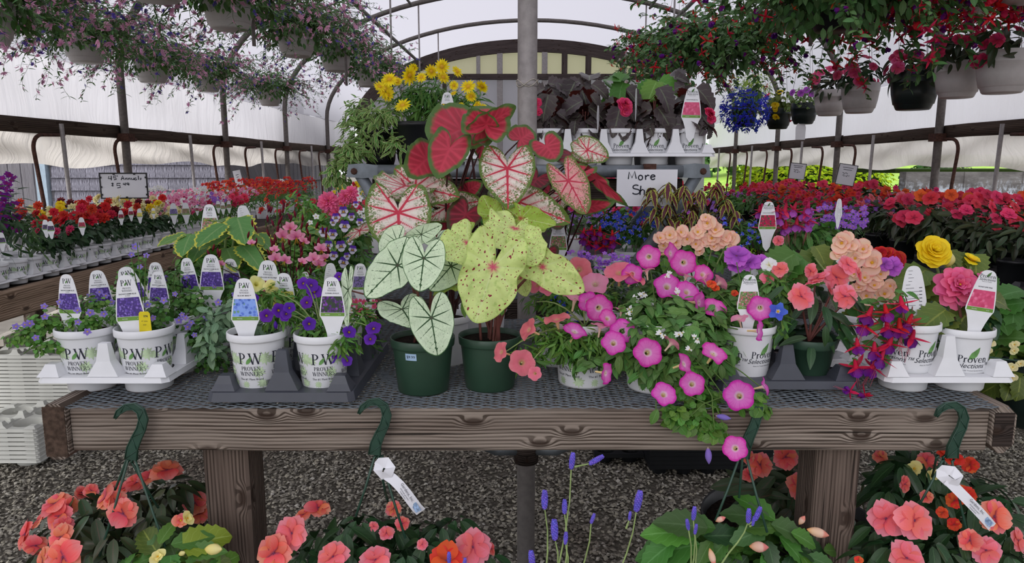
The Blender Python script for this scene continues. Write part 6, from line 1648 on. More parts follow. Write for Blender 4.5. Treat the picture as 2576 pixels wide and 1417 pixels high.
# peach begonias behind the salmon impatiens
pbg = potted('peach_begonia', 'peach begonia cluster behind the salmon impatiens', 2165, 1.76, DZ + .003, 'blank', 1.0)
BEG = flower('beg', 'peach')
for a, b, r in [(2118, 612, 30), (2140, 620, 24), (2172, 628, 28), (2195, 662, 34), (2150, 650, 26), (2110, 640, 22), (2175, 700, 24), (2200, 720, 26), (2225, 740, 28), (2150, 690, 22), (2180, 745, 26), (2215, 690, 22), (2240, 720, 20), (2160, 725, 20), (2128, 596, 20), (2235, 755, 20)]:
    bloom(pbg, BEG, a, b, 1.68, r, jit=.45, up=.3)
for a, b, r in [(2245, 672, 28), (2225, 665, 22)]: bloom(pbg, VLT, a, b, 1.68, r)
s0 = soil_of(pbg)
for a, b in [((2070, 640), (2090, 600)), ((2060, 650), (2010, 640)), ((2080, 660), (2030, 680)), ((2030, 660), (1995, 690)), ((2250, 760), (2270, 800)), ((2240, 780), (2220, 830)), ((2180, 780), (2140, 800)), ((2150, 760), (2180, 820)), ((2020, 650), (1980, 640)), ((2050, 620), (2100, 660)), ((2000, 690), (1960, 660)), ((2260, 720), (2300, 740)), ((2200, 790), (2240, 850)), ((2000, 640), (1940, 625)), ((2020, 680), (1990, 730))]:
    leaf_between(pbg, LF['beg'], LM['olive'] if RND.random() < .5 else LM['mid'], a, b, 1.76, 1.70, 1.0, (0, -.6, .8))
stems(pbg, [arc(s0, at(a, b, 1.70), .0) for a, b in [(2118, 630), (2172, 650), (2195, 680), (2200, 730), (2050, 650)]], .004, M['stem_pale'], 7)
rbg = potted('red_begonia', 'deep red begonia half hidden right of the peach begonia', 2245, 1.90, DZ + .003, 'blank', .9)
for a, b, r in [(2232, 640, 22), (2250, 655, 28), (2215, 640, 22)]: bloom(rbg, DBR, a, b, 1.86, r)
pmound(rbg, [(2250, 690, 1.88, 50, 40, 60)], LF['beg'], .05, LM['bronze'], inner=.3)
pbf = potted('peach_begonia', 'peach begonia cluster behind the magenta petunias', 1745, 1.86, DZ + .003, 'blank', 1.0)
for a, b, r in [(1660, 600, 22), (1685, 592, 24), (1712, 585, 22), (1700, 610, 20), (1730, 602, 22), (1755, 585, 24), (1780, 562, 25), (1800, 580, 26), (1790, 600, 24), (1825, 600, 22), (1838, 598, 24), (1815, 612, 18), (1670, 618, 18), (1690, 622, 18), (1750, 615, 20), (1770, 610, 18), (1795, 622, 16), (1840, 615, 16), (1775, 548, 14), (1760, 632, 14)]:
    bloom(pbf, BEG, a, b, 1.80, r, jit=.4, up=.2)
pmound(pbf, [(1750, 650, 1.84, 100, 40, 110), (1690, 660, 1.84, 60, 30, 50)], LF['tooth'], .042, LM['fresh'], inner=.3)
s0 = soil_of(pbf)
stems(pbf, [arc(s0, at(a, b, 1.82), .0) for a, b in [(1685, 605), (1755, 600), (1800, 595), (1830, 610)]], .003, M['stem_pale'], 6)
# ---------------------------------------------------------------- rear bench row
BZ = 1.0032
cw = potted('caladium_pot', 'white pot with caladium stems and a lettered tag before the raised shelf', 1418, 2.62, BZ, 'plainw', 1.05)
s0 = soil_of(cw)
stems(cw, [arc(s0, at(a, b, 2.5), .0) for a, b in [(1380, 500), (1400, 470), (1430, 450), (1460, 460), (1390, 540), (1480, 510)]], .004, M['stem_dark'], 6)
for a, b, ya, yb, wd, tl, kd in [((1395, 540), (1410, 575), 2.5, 2.45, 1.2, 0, 'dk'), ((1455, 500), (1480, 525), 2.5, 2.45, 1.0, .3, 'dk'), ((1440, 480), (1425, 510), 2.52, 2.45, 1.1, 0, 'rd'), ((1385, 490), (1370, 525), 2.52, 2.45, 1.1, 0, 'dk')]: cal_leaf(cw, kd, a, b, ya, yb, wd, tl, .15, .12, .06)
add_tag(1405, 560, 2.50, 46, 'white plant tag standing in the caladium pot before the raised shelf', 'pw', 'HEART TO HEART\u2122', '', PIC['mix'])
rf = potted('red_fuchsia', 'small fuchsia with drooping red buds in a white pot on the rear bench', 1530, 2.60, BZ, 'plainw', 1.0)
fp = [(1475, 600), (1495, 590), (1515, 600), (1540, 590), (1480, 615), (1500, 612), (1520, 618), (1545, 605), (1510, 580), (1470, 585), (1535, 612), (1490, 578)]
for a, b in fp:
    obj('bloom', FUC[RND.randrange(3)], rf, rel(rf, fr(at(a, b - 12, 2.5), (U(-.4, .4), U(-.3, .1), 1), (U(-1, 1), 1, 0), U(.035, .045))))
pmound(rf, [(1510, 595, 2.56, 45, 30, 110)], LF['ov'], .034, LM['dark'], inner=.2)
lo = potted('blue_lobelia', 'royal blue lobelia in a white pot below the handwritten paper sign', 1590, 2.68, BZ, 'plainw', 1.1)
pmound(lo, [(1600, 590, 2.66, 75, 50, 420), (1530, 560, 2.7, 50, 50, 200)], LF['lan'], .034, LM['mid'], inner=.2)
LOB2 = flower('lob', 'blue')
for _ in range(60): bloom(lo, LOB2, U(1510, 1650), U(520, 610) if RND.random() < .3 else U(535, 575), 2.58, U(7, 11))
col = potted('serrated_coleus', 'coleus with drooping purple and lime serrated leaves right of the paper sign', 1740, 2.55, BZ, 'plainw', 1.0)
s0 = soil_of(col)
for cx, cy, n in [(1640, 495, 14), (1680, 480, 16), (1720, 490, 16), (1760, 500, 16), (1800, 475, 14), (1740, 535, 16), (1825, 515, 14), (1680, 535, 14), (1790, 555, 12), (1710, 560, 10), (1850, 550, 8), (1650, 540, 10)]:
    c = at(cx, cy, 2.45); lv = []
    for k in range(n):
        a = k * 2.4; d = Vector((math.cos(a), math.sin(a) * .8, U(-.5, .5)))
        lv.append(fr(c + Vector((0, 0, U(-.02, .03))), (d.x * .3, d.y * .3 - .3, 1), d, U(.04, .075)))
    leaves(col, LF['coleus'], lv, LM['coleus'])
    stems(col, [arc(s0, c, .0)], .004, M['stem_dark'], 6, 'stem')
lb2 = potted('blue_lobelia', 'sparse blue lobelia right of the serrated coleus', 1880, 2.45, BZ, 'plainw', 1.0)
pmound(lb2, [(1880, 590, 2.42, 80, 50, 400)], LF['fine'], .04, LM['mid'], inner=.2)
for _ in range(26): bloom(lb2, LOB2, U(1820, 1930), U(550, 620), 2.34, U(7, 10))
fb = potted('magenta_fuchsia', 'magenta fuchsia in a white rimmed pot behind a lettered tag', 1992, 2.35, BZ, 'plainw', 1.05)
FUM = flower('fuchsia', 'hotpink', col2='violet')
for _ in range(16):
    a, b = U(1890, 2040), U(505, 560)
    obj('bloom', FUM[RND.randrange(3)], fb, rel(fb, fr(at(a, b, 2.25), (U(-.3, .3), U(-.3, .1), 1), (U(-1, 1), 1, 0), U(.04, .055))))
pmound(fb, [(1990, 590, 2.32, 80, 40, 150), (2060, 590, 2.36, 60, 30, 80)], LF['tooth'], .045, LM['mid'], inner=.3)
bloom(fb, SALM, 1958, 606, 2.2, 16)
add_tag(1934, 507, 2.22, 46, 'white plant tag with red fuchsia photo above the peach begonias', 'ps', 'SHADOWDANCER\u00ae', '', PIC['fuch'])
vb2 = potted('lavender_verbena', 'lavender and violet verbena behind a plain white tag', 2100, 2.55, BZ, 'plainw', 1.0)
pmound(vb2, [(2100, 570, 2.5, 80, 45, 220)], LF['lan'], .04, LM['dull'], inner=.2)
for _ in range(60): bloom(vb2, VERB, U(2030, 2180), U(520, 575), 2.42, U(6, 10))
add_tag(2112, 500, 2.35, 28, 'narrow white plant tag amid lavender verbena, seen from behind', 'back', yaw=.5)
# ---------------------------------------------------------------- raised shelf
SZ = 1.449
ords = ['first', 'second', 'third', 'fourth', 'fifth']
for k in range(5):
    o = thing('dark_leaf_begonia', 'dark leaved begonia in a white lettered pot on the raised shelf, %s from the pole' % ords[k], 'potted plant', (.135 + .1285 * k, 2.665, SZ + .016), 'begonias on the raised shelf')
    add_pot(o, 'ps', .97, U(-.15, .15))
    c = Vector(o.location) + Vector((0, 0, .17)); lv = []
    for j in range(15):
        a = U(0, 6.28); d = Vector((math.cos(a), math.sin(a), U(-.75, .7) if j % 5 == 0 else U(-.15, .9)))
        lv.append(fr(c + Vector((math.cos(a) * .02, math.sin(a) * .02, U(-.03, .09))), Vector((d.x * .5, d.y * .5 - .5, .8)), d, U(.08, .12)))
    leaves(o, LF['beg'], lv, LM['black'])
    fol(o, LF['beg'], mound(c + Vector((0, 0, -.05)), (.07, .06, .07), 25, .07, -.1, .2, .5, .1), LM['black'])
    stems(o, [arc(Vector(o.location) + Vector((0, 0, .1)), c + Vector((U(-.04, .04), U(-.03, .03), U(0, .06))), 0) for _ in range(5)], .004, M['stem_red'], 6)
    bk_ = thing('green_leaf_begonia', 'green veined begonia behind the shelf row, %s from the pole' % ords[k], 'potted plant', (.135 + .1285 * k, 2.7935, SZ + .016), 'begonias at the back of the raised shelf')
    add_pot(bk_, 'ps', .97, 0, False)
    leaves(bk_, LF['beg'], [fr(Vector(bk_.location) + Vector((U(-.04, .04), U(-.03, .03), U(.18, .31))), Vector((U(-.3, .3), -.7, .7)), Vector((U(-1, 1), U(-1, .3), U(-.4, .6))), U(.08, .12)) for _ in range(9)], LM['fresh'] if k in (2, 3) else LM['black'])
dk_ = [o for o in SC.objects if o.name.startswith('dark_leaf_begonia')]
HP = flower('rose', 'hotpink')
bloom(dk_[0], HP, 1352, 258, 2.58, 13); bloom(dk_[0], HP, 1355, 282, 2.58, 11)
bloom(dk_[2], HP, 1572, 265, 2.57, 23, (.3, -1, .1)); bloom(dk_[2], HP, 1575, 278, 2.56, 17, (.2, -1, -.3)); bloom(dk_[4], HP, 1785, 285, 2.58, 17, (.6, -.6, .3)); bloom(dk_[4], HP, 1790, 300, 2.60, 13)
add_tag(1743, 219, 2.603, 50, 'white plant tag with pink begonia photo at the right end of the shelf', 'ps', 'NONSTOP\u00ae MOCCA', '', PIC['pink'], roll=-.02)
add_tag(1601, 222, 2.60, 30, 'white plant tag edge on beside the single pink begonia', 'back', yaw=1.25)
add_tag(1505, 265, 2.60, 24, 'pale plant tag edge on between the second and third begonias', 'back', yaw=1.2)
dsy = thing('yellow_daisies', 'yellow daisies in a dark tub at the left end of the raised shelf', 'potted plant', (-.35, 2.66, SZ + .002)); add_pot(dsy, 'tub', 1.22)
DAI = flower('daisy', 'dyellow', nv=4); s0 = soil_of(dsy, 'tub', 1.22)
dp = [(968, 225, 28), (1030, 190, 28), (1112, 168, 22), (1150, 180, 18), (1013, 265, 24), (1178, 218, 22), (1213, 218, 20), (1085, 180, 20), (1115, 195, 20), (980, 200, 22), (1060, 195, 16), (1142, 215, 14), (1185, 243, 17), (1200, 265, 14), (1215, 272, 15), (1040, 170, 14), (955, 218, 18), (1140, 235, 12), (1160, 268, 12), (1175, 372, 12), (1000, 205, 14), (975, 240, 18)]
for a, b, r in dp: bloom(dsy, DAI, a, b, 2.56 + U(-.06, .06), r, jit=.6, up=.3)
stems(dsy, [arc(s0, at(a, b + 4, 2.6), .0) for a, b, r in dp], .0018, M['stem_green'])
pmound(dsy, [(1090, 270, 2.64, 110, 70, 480), (1060, 240, 2.64, 80, 50, 240), (1180, 260, 2.68, 60, 40, 120)], LF['fine'], .055, LM['fernlike'], inner=.2)
add_tag(1125, 232, 2.52, 38, 'white plant tag with dark yellow photo under the yellow daisies', 'pw', '', '', PIC['daisy'], yaw=.15)
wf = thing('variegated_filler', 'pale edged bushy foliage spilling off the left end of the raised shelf', 'potted plant', (-.49, 2.70, SZ + .002)); add_pot(wf, 'tub', 1.0)
pmound(wf, [(930, 340, 2.62, 80, 75, 560), (900, 290, 2.66, 45, 50, 200), (970, 300, 2.6, 60, 60, 260), (900, 380, 2.6, 55, 45, 240), (1000, 370, 2.58, 40, 40, 130)], LF['lan'], .042, LM['varw'], inner=.2)
pmound(wf, [(850, 440, 2.6, 40, 50, 150), (870, 400, 2.6, 35, 50, 150)], LF['ov'], .03, LM['varw'], inner=.2)
lw = thing('small_lettered_pot', 'white lettered pot glimpsed behind the red caladium leaves on the shelf', 'potted plant', (-.16, 2.655, SZ + .012)); add_pot(lw, 'pw', .92, 0)
pmound(lw, [(1190, 345, 2.64, 30, 20, 60)], LF['ov'], .03, LM['dark'], inner=.2)
# ---------------------------------------------------------------- side benches
def side_bench(nm, lab, x0, x1, y0, y1, z, m, sgn):
    o = thing(nm, lab, 'bench', ((x0 + x1) / 2, y0, 0)); cx = (x0 + x1) / 2
    xf_ = x0 if sgn > 0 else x1
    segs = np.linspace(0, y1 - y0, 4)
    for a, b in zip(segs[:-1], segs[1:]):
        obj('front_board', mesh('front_board', beam((xf_ - cx, a + .002, z - .055), (xf_ - cx, b - .002, z - .055), .038, .115, seg=6, wob=.002), m, smooth=False), o)
    obj('deck', mesh('deck', box(x0 - cx + .02, x1 - cx, 0, y1 - y0, z - .025, z - .004), M['wood_dark'], smooth=False), o)
    for y in np.linspace(1.7, y1 - y0 - .2, 4):
        for x in (x0 - cx + .08, x1 - cx - .08): obj('leg', mesh('leg', beam((x, y, 0), (x, y, z - .03), .08, .08, up=(0, 1, 0)), M['wood_post'], smooth=False), o)
    return o
LBX = -2.0; LBZ = .96
side_bench('side_bench', 'long brown timber bench down the left side of the greenhouse', -2.98, LBX, 2.55, 10.4, LBZ, M['wood_left'], -1)
side_bench('side_bench', 'long timber bench down the right side of the greenhouse', 1.78, 2.95, 2.2, 10.4, LBZ, M['wood_dark'], 1)
side_bench('middle_bench', 'distant bench of mixed flowers behind the raised shelf', -1.45, 1.35, 4.1, 8.6, .93, M['wood_dark'], 1)
# ready made small plants for the rows: pot + joined foliage + joined blooms
def joined_bloom(kind, col, pts, size, up=.6):
    ms = []
    for p in pts: ms.append(fr(p, Vector((U(-.6, .6), U(-1.3, -.2), up * .6 + U(-.1, .5))), Vector((U(-1, 1), U(-1, 1), 0)), size * U(.75, 1.15)))
    return rep(flpart(kind), ms), PM[col]
KIT = {}
def kit(key, h, r, leaf, lsize, nl, lm, blooms, seed=0, up=.3, spike=False):
    """meshes with origin on the soil: foliage plus bloom meshes"""
    v = rep(LF[leaf], mound((0, 0, h * .42), (r, r, h * .52), nl, lsize, -.75, up, .5, .2))
    d = [('foliage', mesh('foliage', v, LM[lm]))]
    for kind, col, n, sz, zr in blooms:
        pts = []
        for _ in range(n):
            a = U(0, 6.28); q = r * math.sqrt(U(0.02, 1)) * 1.02
            if spike: pts.append(Vector((math.cos(a) * q * .5, math.sin(a) * q * .5, h * U(*zr))))
            else:
                top = h * (zr[1] - (zr[1] - zr[0]) * (q / r) ** 2)
                pts.append(Vector((math.cos(a) * q, math.sin(a) * q, top + U(-.01, .01))))
        part, m = joined_bloom(kind, col, pts, sz)
        d.append(('blooms', mesh('blooms', part, m)))
    KIT[key] = d
kit('dahlia_red', .21, .085, 'ov', .055, 70, 'dark', [('dbl', 'red', 5, .034, (.75, 1.1))])
kit('dahlia_maroon', .21, .085, 'ov', .055, 70, 'dark', [('dbl', 'maroon', 4, .032, (.75, 1.1))])
kit('dahlia_cream', .20, .085, 'ov', .055, 70, 'dark', [('dbl', 'cream', 6, .030, (.75, 1.1))])
kit('dahlia_yellow', .20, .085, 'ov', .055, 70, 'dark', [('dbl', 'yellow', 4, .030, (.75, 1.1))])
kit('dahlia_pink', .15, .085, 'ov', .055, 70, 'dark', [('dbl', 'hotpink', 3, .028, (.75, 1.05))])
kit('angelonia', .36, .075, 'lan', .05, 90, 'dark', [('five', 'fpur', 34, .014, (.35, 1.0))], spike=True)
kit('green_spire', .26, .075, 'lan', .05, 110, 'dull', [])
kit('pinkwhite', .20, .10, 'lan', .04, 80, 'mid', [('five', 'gaura', 22, .018, (.6, 1.05)), ('five', 'white', 12, .018, (.6, 1.05)), ('five', 'hotpink', 8, .018, (.6, 1.05))])
kit('redgreen', .26, .11, 'lan', .04, 90, 'mid', [('five', 'red', 26, .018, (.5, 1.05)), ('five', 'orange', 12, .016, (.5, 1.05))])
kit('whitetuft', .24, .09, 'lan', .04, 70, 'mid', [('five', 'white', 26, .018, (.7, 1.05))])
kit('yellowmix', .22, .11, 'lan', .04, 80, 'fresh', [('five', 'dyellow', 16, .022, (.6, 1.05)), ('five', 'white', 8, .02, (.6, 1.05)), ('five', 'red', 6, .022, (.5, 1.0))])
kit('purplemix', .20, .11, 'lan', .04, 80, 'mid', [('five', 'verb', 20, .018, (.6, 1.05)), ('five', 'white', 12, .018, (.6, 1.05))])
kit('blackleaf', .16, .12, 'hrt', .08, 45, 'black', [])
kit('cranberry', .20, .11, 'lan', .05, 70, 'mid', [('dbl', 'pinkred', 6, .03, (.6, 1.05))])
kit('ngi_rose', .26, .15, 'lanb', .075, 95, 'bronze', [('imp', 'pinkred', 13, .036, (.5, 1.0))])
kit('ngi_rose2', .25, .15, 'lanb', .075, 95, 'bronze', [('imp', 'pinkred', 9, .037, (.5, 1.0)), ('imp', 'orange', 3, .036, (.6, 1.0))])
kit('ngi_red', .25, .15, 'lanb', .075, 95, 'bronze', [('imp', 'orange', 11, .036, (.5, 1.0))])
kit('ngi_violet', .20, .14, 'lanb', .07, 80, 'bronze', [('imp', 'violet', 10, .035, (.5, 1.0))])
kit('ngi_salmon', .24, .14, 'lanb', .07, 90, 'bronze', [('imp', 'salmon', 12, .035, (.5, 1.0))])
kit('fuch_mix', .22, .14, 'ov', .05, 110, 'mid', [('dbl', 'hotpink', 14, .026, (.3, 1.0)), ('five', 'red', 12, .024, (.3, 1.0))])
kit('verb_mix', .18, .14, 'lan', .04, 110, 'dull', [('five', 'verb', 40, .016, (.4, 1.0)), ('five', 'hotpink', 14, .016, (.4, 1.0))])
kit('greenfill', .16, .13, 'ov', .05, 90, 'mid', [('five', 'violet', 3, .02, (.8, 1.0))])
smallpot = {}
def row_plant(key, name, label, loc, pot='pw', s=.74, group=None, scale=1.0, letters=True):
    o = thing(name, label, 'potted plant', loc, group)
    h = dict(pw=.104, tub=.112, blank=.104)[pot] * s
    add_pot(o, pot, s, U(-.4, .4), letters)
    Mx = Matrix.Translation((0, 0, h)) @ Matrix.Rotation(U(-.7, .7), 4, 'Z') @ Matrix.Scale(scale * U(.92, 1.08), 4)
    for nm, me in KIT[key]: obj(nm, me, o, Mx, kind='stuff')
    return o
nth = ['nearest', 'second', 'third', 'fourth', 'fifth', 'sixth', 'seventh', 'eighth', 'ninth', 'tenth', 'eleventh', 'twelfth', 'thirteenth', 'fourteenth', 'fifteenth', 'sixteenth', 'seventeenth', 'eighteenth', 'nineteenth', 'twentieth', '21st', '22nd', '23rd', '24th', '25th', '26th', '27th', '28th', '29th', '30th']
# left bench: white trays of two pots along the edge, four deep
DESC = dict(dahlia_red='red dahlia', dahlia_maroon='dark maroon dahlia', dahlia_cream='cream dahlia', dahlia_yellow='yellow dahlia', dahlia_pink='low pink dahlia', angelonia='tall purple spired plant', green_spire='tall green leafy spire plant', pinkwhite='pink and white flowered plant', redgreen='small red flowered plant',
            whitetuft='white flowered plant', yellowmix='yellow and white flowered plant', purplemix='lavender flowered plant', blackleaf='black leaved plant', cranberry='crimson flowered plant', ngi_rose='rose red impatiens', ngi_rose2='rose and orange impatiens', ngi_red='orange red impatiens', ngi_violet='violet impatiens',
            ngi_salmon='salmon impatiens', fuch_mix='magenta fuchsia', verb_mix='purple verbena', greenfill='green leafy plant')
front = ['green_spire', 'angelonia', 'angelonia', 'green_spire', 'dahlia_pink', 'dahlia_pink', 'dahlia_red', 'dahlia_red', 'dahlia_red', 'dahlia_maroon', 'dahlia_red', 'dahlia_red', 'dahlia_cream', 'dahlia_yellow', 'dahlia_cream', 'dahlia_cream', 'pinkwhite', 'pinkwhite', 'pinkwhite', 'pinkwhite', 'purplemix', 'purplemix', 'pinkwhite', 'cranberry']
for k in range(13):
    y = 2.80 + .212 * k
    o = add_tray(5, 2, .098, .040, .034, 'white_plastic', (LBX - .075 - .098 * 4, y - .049, LBZ), 'white carrier tray at the left bench edge, %s from the camera' % nth[k], pk=.055, group='white trays along the left bench', lip=.009, out=.007)
cnt = {}
for j in range(26):
    y = 2.751 + .106 * j + (j // 2) * 0
    y = 2.80 + .212 * (j // 2) + (-.049 if j % 2 == 0 else .049)
    key = front[min(j, len(front) - 1)]
    cnt[key] = cnt.get(key, 0) + 1
    row_plant(key, 'small_potted_plant', '%s at the left bench edge, %s white pot from the camera' % (DESC[key], nth[j]), (LBX - .075, y, LBZ + .014), 'pw' if j < 14 else 'blank', .74, 'plants along the left bench edge', .84 if key.startswith('dahlia') else 1.0)
r2 = ['green_spire', 'angelonia', 'angelonia', 'dahlia_red', 'dahlia_red', 'dahlia_red', 'dahlia_cream', 'dahlia_maroon', 'dahlia_red', 'dahlia_cream', 'dahlia_yellow', 'dahlia_cream', 'pinkwhite', 'pinkwhite', 'pinkwhite', 'pinkwhite', 'redgreen', 'redgreen', 'redgreen', 'redgreen', 'redgreen', 'redgreen', 'redgreen', 'redgreen', 'redgreen', 'redgreen', 'redgreen', 'redgreen']
r3 = ['green_spire', 'angelonia', 'green_spire', 'dahlia_red', 'dahlia_red', 'dahlia_yellow', 'dahlia_cream', 'dahlia_cream', 'dahlia_cream', 'dahlia_cream', 'whitetuft', 'pinkwhite', 'pinkwhite', 'whitetuft', 'redgreen', 'redgreen', 'redgreen', 'redgreen', 'redgreen', 'redgreen', 'redgreen', 'redgreen', 'whitetuft', 'redgreen', 'redgreen', 'redgreen', 'redgreen', 'redgreen']
for ri, (xx, rr_) in enumerate(((LBX - .31, r2), (LBX - .56, r3), (LBX - .80, r2[::1]))):
    for j in range(24):
        key = rr_[j]
        y = 2.85 + .235 * j + U(-.02, .02)
        row_plant(key, 'small_potted_plant', '%s on left bench, %s row in, %s from camera' % (DESC[key], ('second', 'third', 'back')[ri], nth[j]), (xx + U(-.02, .02), y, LBZ), 'blank', .80, 'plants on the left bench', .86 if key.startswith('dahlia') else .95, False)
for k, (px, py, Y, wp, pc) in enumerate([(204, 547, 3.10, 17, 'fuch'), (113, 553, 2.92, 17, 'violet'), (126, 556, 2.90, 17, 'violet'), (303, 529, 3.45, 14, 'red'), (328, 522, 3.6, 13, 'red'), (385, 523, 3.72, 10, 'yellow'), (435, 511, 3.9, 20, 'dark'), (466, 510, 4.0, 20, 'mix'), (2, 585, 2.80, 18, 'violet'), (350, 525, 3.65, 14, 'yellow'), (560, 508, 4.4, 12, 'mix'), (548, 505, 4.5, 12, 'mix'), (575, 505, 4.6, 12, 'mix'), (495, 516, 4.2, 10, 'red')]):
    add_tag(px, py, Y, wp, 'small plant tag with %s photo on the left bench, %s along the row' % (dict(fuch='pink', violet='violet', red='red', yellow='yellow', dark='blue', mix='mixed')[pc], nth[k]), 'pw', '', '', PIC[pc], yaw=U(.0, .7), group='tags on the left bench', small=True)
# middle bench far behind
mk = ['redgreen', 'purplemix', 'yellowmix', 'cranberry', 'pinkwhite', 'yellowmix', 'whitetuft', 'blackleaf', 'redgreen']
i = 0
for r in range(8):
    for c in range(10):
        x = -1.34 + .285 * c + U(-.03, .03); y = 4.25 + .52 * r + U(-.05, .05)
        if x > .95 and r < 1: continue
        key = RND.choice(['purplemix', 'blackleaf', 'cranberry', 'redgreen']) if r < 2 and c < 4 else RND.choice(['yellowmix', 'redgreen', 'yellowmix', 'pinkwhite', 'whitetuft', 'cranberry']) if c < 5 else RND.choice(['fuch_mix', 'verb_mix', 'ngi_rose', 'redgreen', 'greenfill'])
        row_plant(key, 'small_potted_plant', '%s on distant middle bench, %s row back, %s from left' % (DESC[key], nth[r], nth[c] if c else 'first'), (x, y, .93), 'blank', .9, 'plants on the middle bench', 1.15, False)
# right bench: black trays and tubs of impatiens
for k in range(10):
    o = add_tray(5, 2, .20, .07, .03, 'black_plastic', (1.99, 2.55 + .47 * k, LBZ), 'black plastic tray on the right bench, %s from the camera' % nth[k], pk=.03, group='black trays on the right bench', lip=.022, out=.012)
rk = [['ngi_violet', 'ngi_rose', 'ngi_rose', 'ngi_rose2', 'ngi_rose', 'ngi_salmon', 'verb_mix', 'verb_mix', 'fuch_mix', 'fuch_mix', 'ngi_red', 'ngi_rose', 'fuch_mix', 'greenfill', 'greenfill', 'greenfill', 'fuch_mix', 'fuch_mix'],
      ['ngi_violet', 'ngi_rose', 'ngi_rose2', 'ngi_rose', 'ngi_rose2', 'ngi_salmon', 'ngi_salmon', 'verb_mix', 'fuch_mix', 'ngi_red', 'fuch_mix', 'ngi_rose', 'fuch_mix', 'ngi_violet', 'greenfill', 'fuch_mix', 'fuch_mix', 'greenfill'],
      ['ngi_rose', 'ngi_rose2', 'ngi_rose', 'ngi_red', 'ngi_rose2', 'ngi_rose', 'ngi_red', 'fuch_mix', 'ngi_red', 'ngi_rose', 'ngi_red', 'fuch_mix', 'ngi_rose', 'fuch_mix', 'greenfill', 'fuch_mix', 'ngi_red', 'ngi_rose'],
      ['ngi_rose', 'ngi_rose', 'ngi_red', 'ngi_rose', 'ngi_rose2', 'ngi_red', 'ngi_rose', 'ngi_red', 'fuch_mix', 'ngi_red', 'fuch_mix', 'ngi_red', 'ngi_rose', 'fuch_mix', 'ngi_red', 'greenfill', 'fuch_mix', 'ngi_rose']]
for c in range(4):
    for r in range(18):
        key = rk[c][r]
        row_plant(key, 'tub_plant', '%s in black tub, right bench %s row, %s from camera' % (DESC[key], ('aisle side', 'second', 'third', 'outer')[c], nth[r]), (1.98 + .25 * c + U(-.02, .02), 2.52 + .27 * r + U(-.02, .02), LBZ + .003), 'tub', .95, 'tub plants on the right bench', U(.85, 1.0), False)
# signs
ann = [[(-.62, .80), (-.66, .60), (-.50, .60)], [(-.52, .84), (-.53, .46)], [(-.30, .82), (-.42, .82), (-.43, .66), (-.33, .68), (-.30, .56), (-.42, .50)], [(-.25, .86), (-.26, .78)], [(-.10, .48), (-.02, .84), (.04, .50)], [(-.07, .62), (.03, .62)], [(.10, .66), (.11, .50), (.11, .62), (.16, .66), (.18, .50)], [(.23, .66), (.24, .50), (.24, .62), (.29, .66), (.31, .50)], [(.36, .66), (.37, .52), (.44, .52), (.45, .66), (.46, .50)], arcp(.54, .57, .05, .08, 40, 330) + [(.60, .50)], [(.67, .84), (.67, .50)], [(.80, .64), (.74, .62), (.79, .56), (.73, .50)],
       [(-.44, .20), (-.54, .18), (-.46, .06), (-.55, .0)], [(-.50, .26), (-.49, -.06)], [(-.14, .20), (-.30, .20), (-.31, .02), (-.18, .04), (-.16, -.14), (-.30, -.18)], [(-.10, -.16), (-.095, -.15)], [(.0, .24), (-.03, .12), (.08, .12)], [(.07, .26), (.06, .02)], arcp(.18, .17, .05, .06, 0, 360), [(.23, .17), (.21, .02)]]
sign(258, 438, 366, 497, 4.75, 'white board sign with handwritten price in a black clipped frame, left bench', ann, 2.2, .008, yaw=.12)
sign(589, 429, 608, 466, 7.1, 'narrow white paper sign tilted against the left wall post', [[(-.4, .4), (.4, .42)], [(-.3, .1), (.3, .12)], [(-.3, -.2), (.35, -.18)]], 1.2, None, .18)
sign(647, 469, 664, 481, 7.3, 'tiny white card among the flowers near the left wall', None, 1, None, -.1)
txt = [[(-.6, .7), (.0, .72), (.6, .7)], [(-.5, .5), (.5, .5)], [(-.5, .2), (-.3, .1), (-.1, .2), (.1, .1)], [(-.45, -.1), (-.3, .0), (-.25, -.2)], [(-.1, -.1), (.05, -.2), (.1, .0)], [(.2, -.1), (.35, -.05)]]
for a in ((1988, 412, 2024, 450, 6.0, 'white framed price sign hung from the right side rods, further one', .10), (2109, 415, 2150, 465, 5.0, 'white framed price sign hung from the right side rods, nearer one', .16)):
    sign(a[0], a[1], a[2], a[3], a[4], a[5], txt, 1.2, .004, -a[6], -.3, False)
